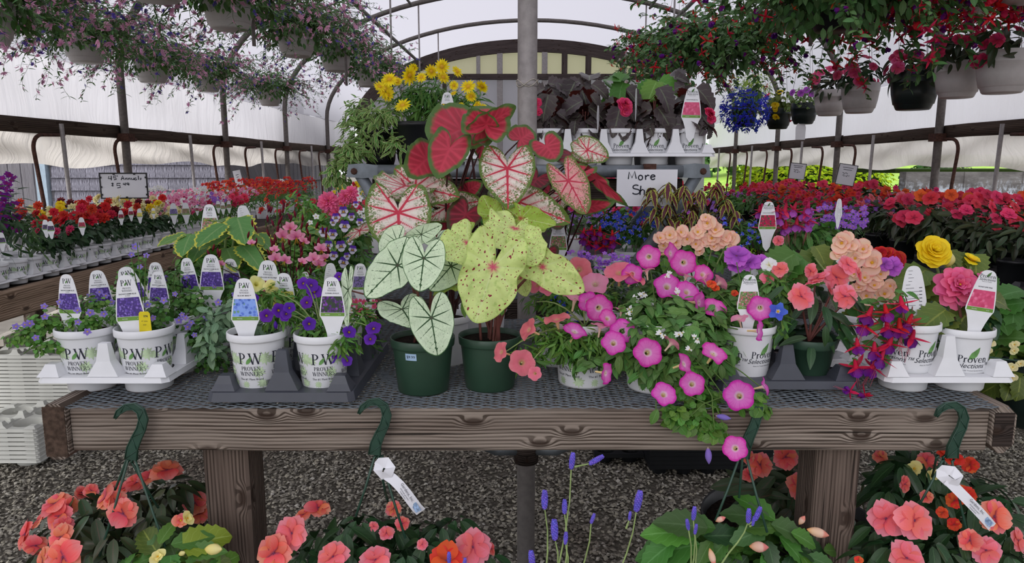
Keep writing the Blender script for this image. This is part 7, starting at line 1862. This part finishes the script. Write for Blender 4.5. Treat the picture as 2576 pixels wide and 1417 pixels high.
# ---------------------------------------------------------------- hanging baskets
def hanger(root, hz, m='galv', hook=True):
    """three wires from the rim to a hook at height hz above the pot base"""
    for k in range(3):
        a = 2 * PI * k / 3 + .5
        obj('wire', mesh('wire', tube([(.119 * math.cos(a), .119 * math.sin(a), .186), (.03 * math.cos(a), .03 * math.sin(a), hz * .75), (0, 0, hz)], .0016, 4), M[m]), root)
    if hook: obj('hook', mesh('hook', tube([(0, 0, hz - .01)] + [(.02 * math.sin(a), 0, hz + .04 - .02 * math.cos(a)) for a in np.linspace(0, 4.4, 9)], .003, 5), M[m]), root)
def trailing(root, n, L0, L1, r0, leafkey, lsize, lm, blooms, z0=.178, down=1.0, step=.028, out=.9, blen=None):
    """arching then hanging shoots with leaves all along and flowers towards the tips"""
    lms = []; bms = {k: [] for k in range(len(blooms))}; cv = []
    base = Vector(root.location)
    for _ in range(n):
        a = U(0, 6.28); d = Vector((math.cos(a) * out, math.sin(a) * out, U(.1, 1.0))).normalized()
        p = base + Vector((math.cos(a) * r0 * U(.2, 1), math.sin(a) * r0 * U(.2, 1), z0)); L = U(L0, L1); m = max(3, int(L / step)); c = [p.copy()]
        for i in range(m):
            d = (d + Vector((0, 0, -down * step * 4.5)) + rv(.16)).normalized()
            if d.z < -.85 and RND.random() < .5: d = (d + rv(.3)).normalized()
            p = p + d * step; c.append(p.copy())
            for _k in range(2):
                y = d * .5 + rv(.8); lms.append(fr(p, Vector((0, -.2, 1)) + rv(.6), y, lsize * U(.6, 1.2)))
            t = i / m
            for bi, (kind, col, prob, sz, t0, _pp) in enumerate(blooms):
                if t > t0 and RND.random() < prob:
                    bms[bi].append(fr(p + rv(.012), Vector((U(-1, 1), U(-1, .4), U(-.4, .8))), rv(1), sz * U(.75, 1.2)))
        cv.append(c)
    fol(root, LF[leafkey], lms, LM[lm])
    stems(root, cv, .0016, M['stem_green'], 3)
    for bi, (kind, col, prob, sz, t0, part) in enumerate(blooms):
        if bms[bi]:
            v, f, p = rep(part or flpart(kind), bms[bi])
            obj('blooms', mesh('blooms', (v - np.array(base), f, p), PM[col]), root, kind='stuff')
_f = fl_fuchsia(3, True); FUSEP, FUCOR = _f[0], _f[1]
lbk = [((215, 118, 4.3), 'nearest wall row, second from the camera'), ((382, 175, 5.2), 'wall row, third from the camera'), ((522, 203, 6.2), 'wall row, fourth from the camera'), ((678, 243, 7.4), 'wall row, furthest from the camera'), ((575, 25, 3.55), 'aisle row, second from the camera'), ((745, 105, 4.6), 'aisle row, third from the camera'), ((845, 150, 5.8), 'aisle row, fourth from the camera'), ((925, 195, 7.3), 'aisle row, furthest from the camera'), ((-40, 60, 3.2), 'wall row, nearest the camera'), ((390, -60, 2.9), 'aisle row, nearest the camera')]
for (px, py, Y), lab in lbk:
    p = at(px, py, Y)
    o = thing('hanging_basket', 'pink purple fan flower basket, left %s' % lab, 'hanging basket', (p.x, p.y, p.z - .09), 'fan flower baskets')
    add_pot(o, 'bw', 1.0)
    hanger(o, (2.93 if lab.startswith('wall') else 3.38) - o.location.z - .045, 'galv')
    k_ = 1.0 if Y < 5 else .8
    fol(o, LF['ov'], mound(Vector(o.location) + Vector((0, 0, .19)), (.28, .28, .20), int(1150 * k_), .040, -.75, 0, .5, .25), LM['hang'])
    trailing(o, int(170 * k_), .22, .62, .14, 'lan', .040, 'hangf', [('fan', 'fanpink', .30, .022, .3, None), ('fan', 'fanblue', .10, .020, .3, None)], down=.55, step=.026, out=1.0)
rbk = [((2105, 45, 3.45), 'bk', 'dark tub overhead at the right, nearest the camera'), ((1805, 152, 5.0), 'bk', 'dark tub, right aisle row, behind the nearest'), ((1700, 165, 6.6), 'bk', 'aisle row at the right, furthest from the camera')]
for (px, py, Y), pk, lab in rbk:
    p = at(px, py, Y); o = thing('hanging_basket', 'leafy fuchsia in a %s' % lab if pk and 'tub' in lab else 'leafy fuchsia basket in the %s' % lab, 'hanging basket', (p.x, p.y, p.z - .06), 'leafy fuchsia baskets')
    add_pot(o, pk, 1.0 + (.12 if Y < 4 else 0)); hanger(o, 3.35 - o.location.z - .045)
    red = 'frd' if px > 1750 else 'fwht'
    fol(o, LF['ov'], mound(Vector(o.location) + Vector((0, 0, .18)), (.40, .36, .27), 1300, .058, -.8, 0, .5, .3), LM['hangf'])
    trailing(o, 170, .25, .72, .16, 'ovb', .050, 'hangf', [('x', 'frd', .10, .045, .55, FUSEP), ('x', 'fpur' if px > 1750 else 'fwht', .09, .042, .55, FUCOR), ('x', 'orange', .04, .03, .5, FUSEP)], down=.5, step=.03, out=1.0)
p = at(2300, -10, 3.1)
for (px, py, Y), lab in [((2330, -20, 3.5), 'nearest overhead at right'), ((2580, -30, 3.3), 'overhead at the far right corner'), ((2140, 50, 4.6), 'behind the nearest dark tub'), ((2470, 10, 4.3), 'between the two nearest red ones')]:
    p = at(px, py, Y); o = thing('hanging_basket', 'red and violet fuchsia basket, %s' % lab, 'hanging basket', (p.x, p.y, p.z - .06), 'red fuchsia baskets')
    add_pot(o, 'bw', 1.0); hanger(o, 3.0 - o.location.z)
    fol(o, LF['ov'], mound(Vector(o.location) + Vector((0, 0, .20)), (.30, .28, .18), 520, .055, -.7, 0, .5, .3), LM['hang'])
    trailing(o, 110, .2, .58, .13, 'ovb', .048, 'hang', [('x', 'frd', .40, .058, .45, FUSEP), ('x', 'fpur', .20, .058, .45, FUCOR), ('x', 'frd', .26, .055, .45, FUCOR)], down=.7, step=.032, out=.9)
wall_row = [((2525, 180, 3.75), 'bw', 'ngi', 'hotpink', 1.08, 'white pot with magenta blooms, nearest on the right wall row'), ((2410, 200, 4.05), 'bw', 'ngi', 'hotpink', 1.0, 'white pot of dark leaved impatiens, second on the right wall row'), ((2300, 228, 4.35), 'bd', 'ngi', 'dpink', 1.12, 'dark green pot of bright pink impatiens, third on the right wall row'),
            ((2163, 246, 5.0), 'bw', 'ngi', 'dpink', 1.02, 'white pot of bushy pink impatiens, fourth on right wall row'), ((2088, 258, 5.7), 'bw', 'ngi', 'dpink', 1.0, 'white pot with sparse pink blooms, fifth on the right wall row'), ((2022, 285, 6.5), 'bd', 'bac', 'violet', .95, 'dark pot with tiny white leaves above a hanging tag'),
            ((1958, 298, 6.9), 'bd', 'beg', 'dyellow', .98, 'dark pot of yellow and red blooms, right wall row'), ((1872, 292, 6.6), 'bd', 'lob', 'royal', .95, 'royal blue lobelia ball hanging before the right wall'), ((1890, 255, 8.3), 'bd', 'fern', None, 1.0, 'bright green ferny basket behind the blue lobelia')]
for (px, py, Y), pk, kd, colr, sc, lab in wall_row:
    p = at(px, py, Y); o = thing('hanging_basket', lab, 'hanging basket', (p.x, p.y, p.z - .10 * sc), 'right wall row baskets')
    add_pot(o, pk, sc); hanger(o, 2.95 - o.location.z - .045)
    c = Vector(o.location) + Vector((0, 0, .23))
    if kd == 'ngi':
        leaves(o, LF['lanb'], mound(c, (.17, .15, .14), 85, .095, -.5, .2, .5, .25), LM['bronze' if sc != 1.02 else 'dark'])
        ms = flower('imp', colr, 'eye_dark'); n = 18 if sc == 1.12 else 12
        for k in range(n):
            d = Vector((RND.gauss(-.3, .9), RND.gauss(-.5, .7), RND.gauss(.3, .5))).normalized()
            obj('bloom', ms[k % 3], o, rel(o, fr(c + Vector((d.x * .17, d.y * .14, d.z * .14)), d + Vector((0, -.6, .2)), rv(1), U(.030, .042))))
    elif kd == 'lob':
        fol(o, LF['fine'], mound(c + Vector((0, 0, -.09)), (.22, .18, .20), 420, .05, -.9, -.1, .4, .5), LM['mid'])
        v, f, pp = rep(flpart('lob'), mound(c + Vector((0, -.01, -.09)), (.24, .20, .22), 700, .022, -.9, -.1, .4, .75))
        obj('blooms', mesh('blooms', (v - np.array(o.location), f, pp), PM['royal']), o, kind='stuff')
    elif kd == 'bac':
        fol(o, LF['rnd'], mound(c + Vector((0, 0, -.03)), (.16, .14, .14), 420, .026, -.9, 0, .4, .4), LM['varw'])
        for k in range(7):
            d = Vector((RND.gauss(0, 1), -abs(RND.gauss(0, 1)), RND.gauss(.4, .6))).normalized()
            obj('bloom', VLT[k % 3], o, rel(o, fr(c + d * .15, d, rv(1), .035)))
    elif kd == 'beg':
        fol(o, LF['beg'], mound(c, (.16, .14, .12), 80, .06, -.5, 0, .4, .3), LM['olive'])
        for k in range(16):
            d = Vector((RND.gauss(0, 1), -abs(RND.gauss(0, .8)), RND.gauss(-.2, .6))).normalized()
            obj('bloom', (flower('beg', 'yellow') if k % 3 else flower('beg', 'pinkred'))[k % 3], o, rel(o, fr(c + Vector((d.x * .18, d.y * .15, d.z * .15 - .03)), d, rv(1), U(.030, .04))))
    else:
        fol(o, LF['fine'], mound(c, (.28, .25, .24), 700, .07, -.6, .2, .4, .3), LM['chart'])
ht = thing('hanging_tag', 'blank white tag hanging under the dark pot by the right wall', 'plant tag', at(2014, 330, 6.45))
V, f, P = slab([(-.042, -.075), (.042, -.075), (.045, .03), (.035, .06), (.012, .078), (-.012, .078), (-.035, .06), (-.045, .03)], .002)
obj('tag_body', mesh('tag_body', xf((V, f, P), Matrix.Rotation(PI / 2, 4, 'X')), M['tag_white'], smooth=False), ht)
obj('string', mesh('string', tube([(0, 0, .078), (0, 0, .105)], .0015, 4), M['galv']), ht)
# ---------------------------------------------------------------- baskets hung on the front beam
def strap(pts, wds, Y, th=.007):
    """flat moulded hook from a picture polyline, as a solid strap parallel to the beam face"""
    c = [at(a, b, Y) for a, b in pts]; V = []; n = len(c)
    for i, p in enumerate(c):
        d = (c[min(i + 1, n - 1)] - c[max(i - 1, 0)]); d.y = 0; d.normalize()
        nn = Vector((-d.z, 0, d.x)) * wds[i] * mpp(Y, .9) / 2
        for q, yy in ((p + nn, -th / 2), (p - nn, -th / 2), (p - nn, th / 2), (p + nn, th / 2)): V.append((q.x, q.y + yy, q.z))
    rib = []
    for i in range(n - 1):
        a, b = Vector(V[4 * i]), Vector(V[4 * (i + 1) + 1])
        if i % 2: a, b = Vector(V[4 * i + 1]), Vector(V[4 * (i + 1)])
        rib.append(tube([a + Vector((0, -.0005, 0)), b + Vector((0, -.0005, 0))], .0011, 4))
    edge = [tube([Vector(V[4 * i + k]) + Vector((0, -.0006, 0)) for i in range(n)], .0014, 4) for k in (0, 1)]
    return (np.array(V), [grid_faces(4, n, True)], np.full((len(V), 3), .5)), cat(rib + edge)
def hung(label, px, Y, zrim, hook, wds, wires, pk='bd', HY=1.378):
    o = thing('hanging_basket', label, 'hanging basket', (X(px, Y, zrim), Y, zrim - .19), 'baskets hung on the bench front')
    add_pot(o, pk, 1.0)
    if hook:
        a, b = strap(hook, wds, HY)
        off = np.array(o.location)
        h = obj('hook', mesh('hook', (a[0] - off, a[1], a[2]), M['hook_green'], smooth=False), o)
        obj('hook_ribs', mesh('hook_ribs', (b[0] - off, b[1], b[2]), M['hook_green']), h)
        for top, bot, yb in wires:
            p = at(top[0], top[1], HY); q = at(bot[0], bot[1], yb)
            loop = [p + Vector((.0, 0, -.004)), p + Vector((.004, 0, .004)), p]
            v, f, pp = tube(loop + [p.lerp(q, .5) + Vector((0, 0, -.004)), q], .0026, 6)
            obj('wire', mesh('wire', (v - off, f, pp), M['hook_green']), o)
    return o
HK1 = [(291, 1052), (300, 1036), (318, 1024), (338, 1022), (355, 1034), (362, 1056), (356, 1080), (344, 1104), (334, 1128), (331, 1156)]
WD = [5, 12, 15, 17, 19, 21, 21, 23, 26, 30]
def sh(pts, dx, dy): return [(a + dx, b + dy) for a, b in pts]
def whorls(root, spots, nl, L, m, part='lanb'):
    lv = []
    for px, py, Y in spots:
        c = at(px, py, Y); ax = Vector((U(-.25, .25), U(-.5, -.1), 1)).normalized()
        for k in range(nl):
            a = 2 * PI * k / nl + U(-.3, .3); t = Vector((math.cos(a), math.sin(a), U(-.15, .75)))
            lv.append(fr(c + t * .012, Vector((t.x * .5, t.y * .5 - .2, 1)), t, L * U(.75, 1.15)))
    leaves(root, LF[part], lv, m)
b1 = hung('coral impatiens basket with dark leaves hung left of the left bench leg', 285, 1.44, .56, HK1, WD, [((322, 1158), (250, 1400), 1.34), ((330, 1160), (418, 1310), 1.46), ((340, 1158), (430, 1417), 1.33), ((318, 1158), (252, 1320), 1.52)])
pmound(b1, [(270, 1370, 1.50, 200, 120, 150), (400, 1290, 1.56, 110, 90, 70)], LF['lanb'], .085, LM['bronze'], inner=.2)
whorls(b1, [(430, 1230, 1.50), (410, 1260, 1.46), (340, 1260, 1.5), (200, 1250, 1.46), (240, 1300, 1.40), (190, 1330, 1.40), (380, 1310, 1.42), (290, 1350, 1.36), (120, 1390, 1.38), (460, 1220, 1.54), (230, 1390, 1.36)], 6, .075, LM['bronze'])
for a, b, r, y, f in [(420, 1185, 42, 1.54, (.2, -.3, 1)), (378, 1200, 34, 1.54, (-.2, -.3, 1)), (345, 1215, 32, 1.54, (0, -.4, .8)), (318, 1228, 32, 1.54, (-.3, -.2, .8)), (290, 1228, 24, 1.55, (0, -.4, .8)), (268, 1250, 38, 1.45, (-.5, -.5, .7)), (290, 1262, 30, 1.44, (.5, -.6, .3)), (310, 1292, 42, 1.38, (.1, -1, .3)), (140, 1268, 40, 1.46, (-.4, -.4, .8)), (150, 1300, 40, 1.44, (-.3, -.6, .3)), (178, 1272, 24, 1.46, (.7, -.5, .2)), (100, 1310, 30, 1.46, (-.6, -.3, .6)), (65, 1345, 40, 1.44, (-.6, -.6, .4)), (90, 1372, 32, 1.42, (.3, -.8, -.1)), (155, 1352, 40, 1.38, (-.4, -.8, .4)), (160, 1402, 50, 1.35, (.1, -.9, .4)), (490, 1265, 34, 1.56, (.1, -1, .2)), (500, 1292, 30, 1.56, (.3, -1, 0)), (110, 1410, 38, 1.36, (-.5, -.7, .4)), (230, 1235, 20, 1.5, None), (160, 1322, 26, 1.42, None), (205, 1240, 18, 1.52, None)]:
    bloom(b1, CORAL, a, b, y - .02, r, f, up=.1, jit=.15)
b1b = hung('yellow budded begonia basket low at the left before the bench leg', 440, 1.30, .53, None, None, None)
pmound(b1b, [(430, 1430, 1.30, 120, 70, 90)], LF['beg'], .045, LM['mid'], inner=.3)
for a, b in [((395, 1390), (350, 1330)), ((430, 1370), (480, 1330)), ((400, 1370), (390, 1330)), ((470, 1390), (530, 1365)), ((370, 1400), (420, 1340)), ((440, 1400), (410, 1360)), ((450, 1410), (480, 1360)), ((390, 1420), (340, 1385)), ((490, 1420), (540, 1400)), ((360, 1420), (310, 1400)), ((460, 1380), (505, 1315)), ((420, 1430), (380, 1385)), ((500, 1440), (460, 1395)), ((540, 1430), (560, 1405))]:
    leaf_between(b1b, LF['beg'] if RND.random() < .5 else LF['tooth'], LM[RND.choice(['mid', 'fresh', 'olive', 'chart', 'dull'])], a, b, 1.32, 1.29, .85, (U(-.3, .3), -.7, .7))
leaves(b1b, BUD, [fr(at(515, 1382, 1.28), (.9, -.2, .1), (0, 0, 1), (.022, .022, .038)), fr(at(450, 1395, 1.28), (.6, -.3, .3), (0, 0, 1), (.010, .010, .02))], PM['paleyel'], 'bud')
bloom(b1b, flower('beg', 'paleyel'), 398, 1402, 1.27, 22, (0, -.6, .8)); bloom(b1b, flower('beg', 'coral'), 455, 1310, 1.34, 22, (.2, -.6, .4)); bloom(b1b, flower('beg', 'paleyel'), 470, 1305, 1.33, 20, (.8, -.4, .3))
b2 = hung('salmon and orange impatiens basket hung in the middle with a white paper tag', 960, 1.40, .54, sh(HK1, 612, -12), WD, [((942, 1150), (895, 1300), 1.36), ((958, 1150), (1020, 1355), 1.34), ((950, 1150), (985, 1300), 1.50)])
pmound(b2, [(940, 1420, 1.46, 240, 90, 120)], LF['lanb'], .085, LM['dark'], inner=.2)
whorls(b2, [(870, 1335, 1.36), (905, 1310, 1.40), (990, 1330, 1.42), (1110, 1325, 1.42), (1070, 1370, 1.36), (800, 1350, 1.42), (940, 1380, 1.34), (1020, 1400, 1.33), (760, 1400, 1.36), (870, 1390, 1.34), (1150, 1310, 1.46), (1060, 1330, 1.46), (1230, 1400, 1.42), (1060, 1420, 1.31)], 6, .080, LM['dark'])
for a, b, r, y, f, m_ in [(735, 1342, 47, 1.36, (-.1, -.9, .4), 1), (690, 1392, 50, 1.34, (-.1, -.9, .4), 0), (800, 1280, 36, 1.42, (.2, -.2, 1), 0), (765, 1296, 30, 1.42, (-.4, -.3, .8), 0), (838, 1402, 44, 1.32, (0, -.6, .8), 1), (945, 1410, 42, 1.31, (0, -.6, .8), 1), (1190, 1376, 50, 1.36, (.1, -.9, .4), 1), (1122, 1410, 48, 1.32, (0, -.8, .6), 2), (990, 1280, 22, 1.48, None, 0), (1012, 1318, 20, 1.44, None, 0), (972, 1342, 22, 1.38, (.2, -.5, .8), 1), (1062, 1370, 16, 1.36, None, 1), (1235, 1382, 18, 1.40, (.8, -.3, .4), 0), (940, 1325, 14, 1.42, None, 1)]:
    bloom(b2, (CORAL, SALM, flower('imp', 'orange', 'eye_dark'))[m_], a, b, y - .03, r, f, up=.1, jit=.12)
b3 = hung('green toothed leaf begonia basket with pale buds, hung under the magenta petunia', 1880, 1.38, .55, [(1908, 1022), (1905, 1045), (1896, 1072), (1884, 1098), (1874, 1125), (1868, 1152)], [18, 20, 22, 24, 26, 30], [((1860, 1150), (1800, 1310), 1.34), ((1868, 1150), (1855, 1300), 1.44), ((1878, 1150), (1930, 1340), 1.33)])
pmound(b3, [(1870, 1420, 1.36, 230, 90, 130)], LF['tooth'], .075, LM['mid'], inner=.2)
for a, b in [((1760, 1340), (1650, 1300)), ((1780, 1330), (1690, 1280)), ((1770, 1350), (1850, 1300)), ((1760, 1370), (1610, 1360)), ((1790, 1360), (1745, 1417)), ((1940, 1310), (1900, 1240)), ((1950, 1310), (1975, 1235)), ((1940, 1320), (2065, 1290)), ((1930, 1330), (1850, 1345)), ((1960, 1350), (2060, 1400)), ((2000, 1380), (2135, 1340)), ((1930, 1390), (1950, 1330)), ((2010, 1390), (2080, 1440)), ((1830, 1360), (1780, 1400)), ((1850, 1400), (1790, 1440)), ((1930, 1360), (1950, 1440)), ((1700, 1360), (1600, 1400)), ((1800, 1330), (1760, 1270)), ((1990, 1340), (2080, 1330)), ((1870, 1330), (1920, 1290)), ((1880, 1400), (1850, 1440)), ((2030, 1400), (2110, 1400)), ((1990, 1400), (1980, 1440))]:
    leaf_between(b3, LF['tooth'], LM[RND.choice(['mid', 'mid', 'dark', 'fresh', 'dull'])], a, b, 1.37, 1.33, .95, (U(-.35, .35), -.6, .8))
leaves(b3, BUD, [fr(at(2030, 1332, 1.32), (.9, -.2, -.2), (0, 0, 1), (.020, .020, .042)), fr(at(1885, 1375, 1.31), (1, -.2, .05), (0, 0, 1), (.022, .022, .036)), fr(at(1800, 1312, 1.34), (.6, -.2, .4), (0, 0, 1), (.012, .012, .022)), fr(at(1785, 1380, 1.32), (.2, -.4, -.8), (1, 0, 0), (.014, .014, .034)), fr(at(2010, 1320, 1.33), (.3, -.3, .9), (1, 0, 0), (.012, .012, .024))], PM['peach'], 'bud')
b4 = hung('large salmon impatiens basket hung at the right with a white paper tag', 2370, 1.46, .56, sh(HK1, 2062, -4), WD, [((2370, 1160), (2310, 1275), 1.36), ((2395, 1160), (2430, 1330), 1.34), ((2356, 1150), (2345, 1200), 1.52), ((2372, 1150), (2380, 1200), 1.52)])
pmound(b4, [(2380, 1380, 1.52, 210, 130, 170), (2300, 1220, 1.60, 120, 80, 90), (2480, 1300, 1.58, 100, 80, 60)], LF['lanb'], .090, LM['dark'], inner=.2)
whorls(b4, [(2260, 1170, 1.56), (2230, 1240, 1.54), (2350, 1250, 1.50), (2180, 1400, 1.36), (2240, 1380, 1.36), (2400, 1340, 1.40), (2340, 1370, 1.36), (2450, 1260, 1.50), (2430, 1400, 1.36), (2540, 1350, 1.44), (2330, 1170, 1.60), (2200, 1330, 1.44), (2530, 1400, 1.38), (2390, 1200, 1.58), (2380, 1400, 1.35)], 7, .085, LM['dark'])
for a, b, r, y, m_, f in [(2228, 1305, 50, 1.38, 1, (-.2, -1, .25)), (2298, 1310, 54, 1.36, 1, (.1, -1, .3)), (2500, 1300, 46, 1.40, 0, (.3, -.9, .4)), (2280, 1405, 48, 1.33, 1, (0, -.8, .5)), (2480, 1385, 40, 1.38, 1, (-.1, -.9, .2)), (2392, 1150, 34, 1.62, 2, (0, -.4, .9)), (2330, 1160, 26, 1.64, 0, None), (2275, 1218, 24, 1.52, 0, (.4, -.8, .2)), (2430, 1245, 26, 1.52, 2, None), (2400, 1260, 22, 1.5, 2, None), (2215, 1150, 20, 1.64, 0, None), (2440, 1170, 22, 1.62, 2, None), (2560, 1360, 34, 1.42, 1, (.5, -.8, .2)), (2440, 1360, 30, 1.38, 0, (-.4, -.8, .3)), (2370, 1290, 16, 1.44, 2, None), (2330, 1250, 18, 1.5, 0, None), (2160, 1410, 12, 1.34, 2, None), (2400, 1320, 18, 1.44, 2, None), (2300, 1180, 22, 1.6, 3, None), (2350, 1195, 18, 1.6, 3, None)]:
    bloom(b4, (CORAL, SALM, flower('imp', 'orange', 'eye_dark'), flower('beg', 'paleyel'))[m_], a, b, y - .03, r, f, up=.1, jit=.12)
b5 = thing('potted_impatiens', 'shaded coral impatiens standing behind the right bench leg', 'potted plant', (X(1990, 2.0, .4), 2.02, .0), None)
add_pot(b5, 'bk', 2.1)
pmound(b5, [(1990, 1230, 1.95, 130, 100, 130), (1960, 1290, 1.9, 90, 60, 50)], LF['lanb'], .11, LM['bronze'], inner=.2)
for a, b, r, f in [(1912, 1170, 34, None), (1975, 1150, 38, (0, -1, .3)), (2010, 1225, 38, (.1, -1, .2)), (2035, 1268, 32, None), (2045, 1135, 32, None), (1885, 1195, 22, None), (1880, 1150, 20, None), (2060, 1215, 24, None)]: bloom(b5, CORAL, a, b, 1.82, r, f, up=.1)
# printed paper loops on two hooks
def paper_strip(label, loop, strip, wpx, Y):
    o = thing('paper_tag', label, 'paper tag', at(strip[0][0], strip[0][1], Y))
    off = Vector(o.location)
    def rib(pts, tw, dy):
        V = []; P = []; n = len(pts)
        for i, (a, b) in enumerate(pts):
            p = at(a, b, Y) - off; c2 = at(*pts[min(i + 1, n - 1)], Y); c1 = at(*pts[max(i - 1, 0)], Y)
            d = (c2 - c1); d.y = 0; d.normalize(); nn = Vector((-d.z, 0, d.x)) * wpx / 2 * mpp(Y, .8)
            yy = dy(i / (n - 1))
            for sgn in (-1, 1):
                q = p + nn * sgn; V.append((q.x, q.y + yy + tw * sgn * .004, q.z)); P.append((sgn, i / (n - 1), .5))
        return np.array(V), [grid_faces(2, n)], np.array(P)
    obj('strip', mesh('strip', rib(strip, .6, lambda t: -.004 - .012 * math.sin(t * PI)), M['paper']), o)
    obj('loop', mesh('loop', rib(loop, 1.0, lambda t: .010 * math.cos(t * 2 * PI) - .004), M['paper']), o)
    # print follows the strip
    a, b = at(*strip[-3], Y) - off, at(*strip[-1], Y) - off
    d = (b - a).normalized(); M1 = fr(at(*strip[len(strip) // 2], Y) - off + Vector((0, -.0185, 0)), Vector((0, -1, 0)), Vector((0, -1, 0)).cross(d), 1)
    lines = [shift(sans('Gardens, Inc.', .0085), 0, .0015, 0), shift(sans('wholesale growers', .0040), 0, -.004, 0), shift(sans('hanging basket', .0034), 0, -.008, 0)]
    obj('lettering', mesh('lettering', xf(cat(lines), M1), M['ink'], smooth=False), o)
    M2 = fr(at(*strip[-2], Y) - off + Vector((0, -.0125, 0)), Vector((0, -1, 0)), Vector((0, -1, 0)).cross(d), 1)
    obj('blue_stamp', mesh('blue_stamp', xf(box(-.012, .008, -.006, .006, 0, .0002, 0), M2), M['sticker'], smooth=False), o)
M['sticker'] = plain('blue_stamp', '#a8c4ea', .7, .2, .4, 160)
paper_strip('twisted white paper tag on the middle basket hook', [(950, 1178), (958, 1166), (975, 1162), (984, 1172), (978, 1188), (962, 1194), (950, 1184), (955, 1170)], [(972, 1192), (990, 1200), (1008, 1214), (1024, 1232), (1038, 1252), (1050, 1272), (1060, 1286)], 26, 1.365)
paper_strip('straight white paper tag on the right basket hook', [(2372, 1196), (2380, 1184), (2394, 1184), (2404, 1196), (2398, 1208), (2382, 1210), (2372, 1200), (2376, 1188)], [(2380, 1205), (2400, 1226), (2420, 1247), (2440, 1268), (2460, 1289), (2478, 1308), (2494, 1325)], 26, 1.36)
b6 = hung('leafy begonia basket hung beyond the right end of the bench', 2620, 1.80, .97, None, None, None)
e6 = Vector((1.028, 1.80, .972)) - Vector(b6.location)
for k in range(3):
    a = 2 * PI * k / 3; obj('wire', mesh('wire', tube([(.119 * math.cos(a), .119 * math.sin(a), .186), e6 * .9 + Vector((0, 0, .03)), e6], .002, 5), M['hook_green']), b6)
pmound(b6, [(2530, 860, 1.78, 70, 80, 60), (2560, 760, 1.80, 60, 60, 30)], LF['tooth'], .095, LM['mid'], inner=.3)
pmound(b6, [(2540, 930, 1.74, 60, 60, 40)], LF['beg'], .07, LM['olive'], inner=.3)
for k in range(9): bloom(b6, flower('beg', 'cream'), U(2485, 2570), U(860, 960), 1.70, U(10, 15))
# ---------------------------------------------------------------- lavender in front
lav = thing('lavender', 'toothed lavender with blue spikes on long stems standing before the bench', 'potted plant', (X(1480, 1.17, .3), 1.17, .0))
add_pot(lav, 'tub', 2.2)
tb = tube([(0, 0, 0), (0, 0, .02)], .3, 5)
LVM = petalmat('lavender_blue', [(0, '#5a4ab8'), (.5, '#7464d6'), (1, '#8a7ae4')], None, .2, .2)
def spike(L, r):
    ms = []
    n = 64
    for k in range(n):
        t = k / n; a = k * 2.4; rr = r * (math.sin(PI * (.1 + .85 * t)) ** .6)
        d = Vector((math.cos(a), math.sin(a), .5)); ms.append(fr(Vector((d.x * rr * .45, d.y * rr * .45, L * t)), d, (0, 0, 1), r * .85))
    return rep(dome(.5, 0, 1.1, 5, 2), ms)
spk = mesh('flower_spike', spike(1.0, .22), LVM)
lv = [(1370, 1255, 46, 0, (1378, 1500)), (1437, 1158, 40, .1, (1400, 1500)), (1484, 1148, 38, 1.0, (1445, 1175)), (1420, 1273, 36, 0, (1424, 1500)), (1396, 1330, 52, -.05, (1404, 1500)), (1422, 1352, 32, .05, (1428, 1500)), (1487, 1303, 26, .3, (1450, 1500)), (1601, 1258, 52, .15, (1545, 1500)), (1340, 1405, 46, -.1, (1345, 1500)), (1744, 1290, 34, .05, (1740, 1500)), (1732, 1318, 28, -.2, (1738, 1500)), (1748, 1330, 26, .1, (1744, 1500)), (1882, 1296, 36, .0, (1822, 1417)), (1900, 1290, 36, .3, (1882, 1320)), (1893, 1310, 24, .1, (1885, 1325)), (1130, 1402, 30, 0, (1130, 1500)), (1168, 1415, 26, .1, (1165, 1500)), (1583, 1297, 22, .1, (1575, 1330))]
lavY = 1.165
cv = []
for px, py, h, tl, ft in lv:
    L = h * mpp(lavY, .85); p = at(px, py + h / 2, lavY)
    ax = Vector((math.sin(tl), -.05, math.cos(tl)))
    obj('flower_spike', spk, lav, rel(lav, fr(p, ax, (1, 0, 0), (L, L, L))))
    if ft[1] >= 1417:
        foot = Vector(lav.location) + Vector((U(-.05, .05), U(-.04, .04), .24)); mid_ = at(ft[0], ft[1], lavY)
        cv.append([p] + [p.lerp(mid_, t) + Vector((.004 * math.sin(t * 5), 0, 0)) for t in (.25, .5, .75, 1)] + [mid_.lerp(foot, .5), foot])
    else: cv.append([p, p.lerp(at(ft[0], ft[1], lavY), .6), at(ft[0], ft[1], lavY)])
stems(lav, [c[::-1] for c in cv], .0022, M['stem_pale'], 6)
pmound(lav, [(1480, 1620, 1.17, 130, 60, 120)], LF['fine'], .06, LM['silver'], inner=.2)
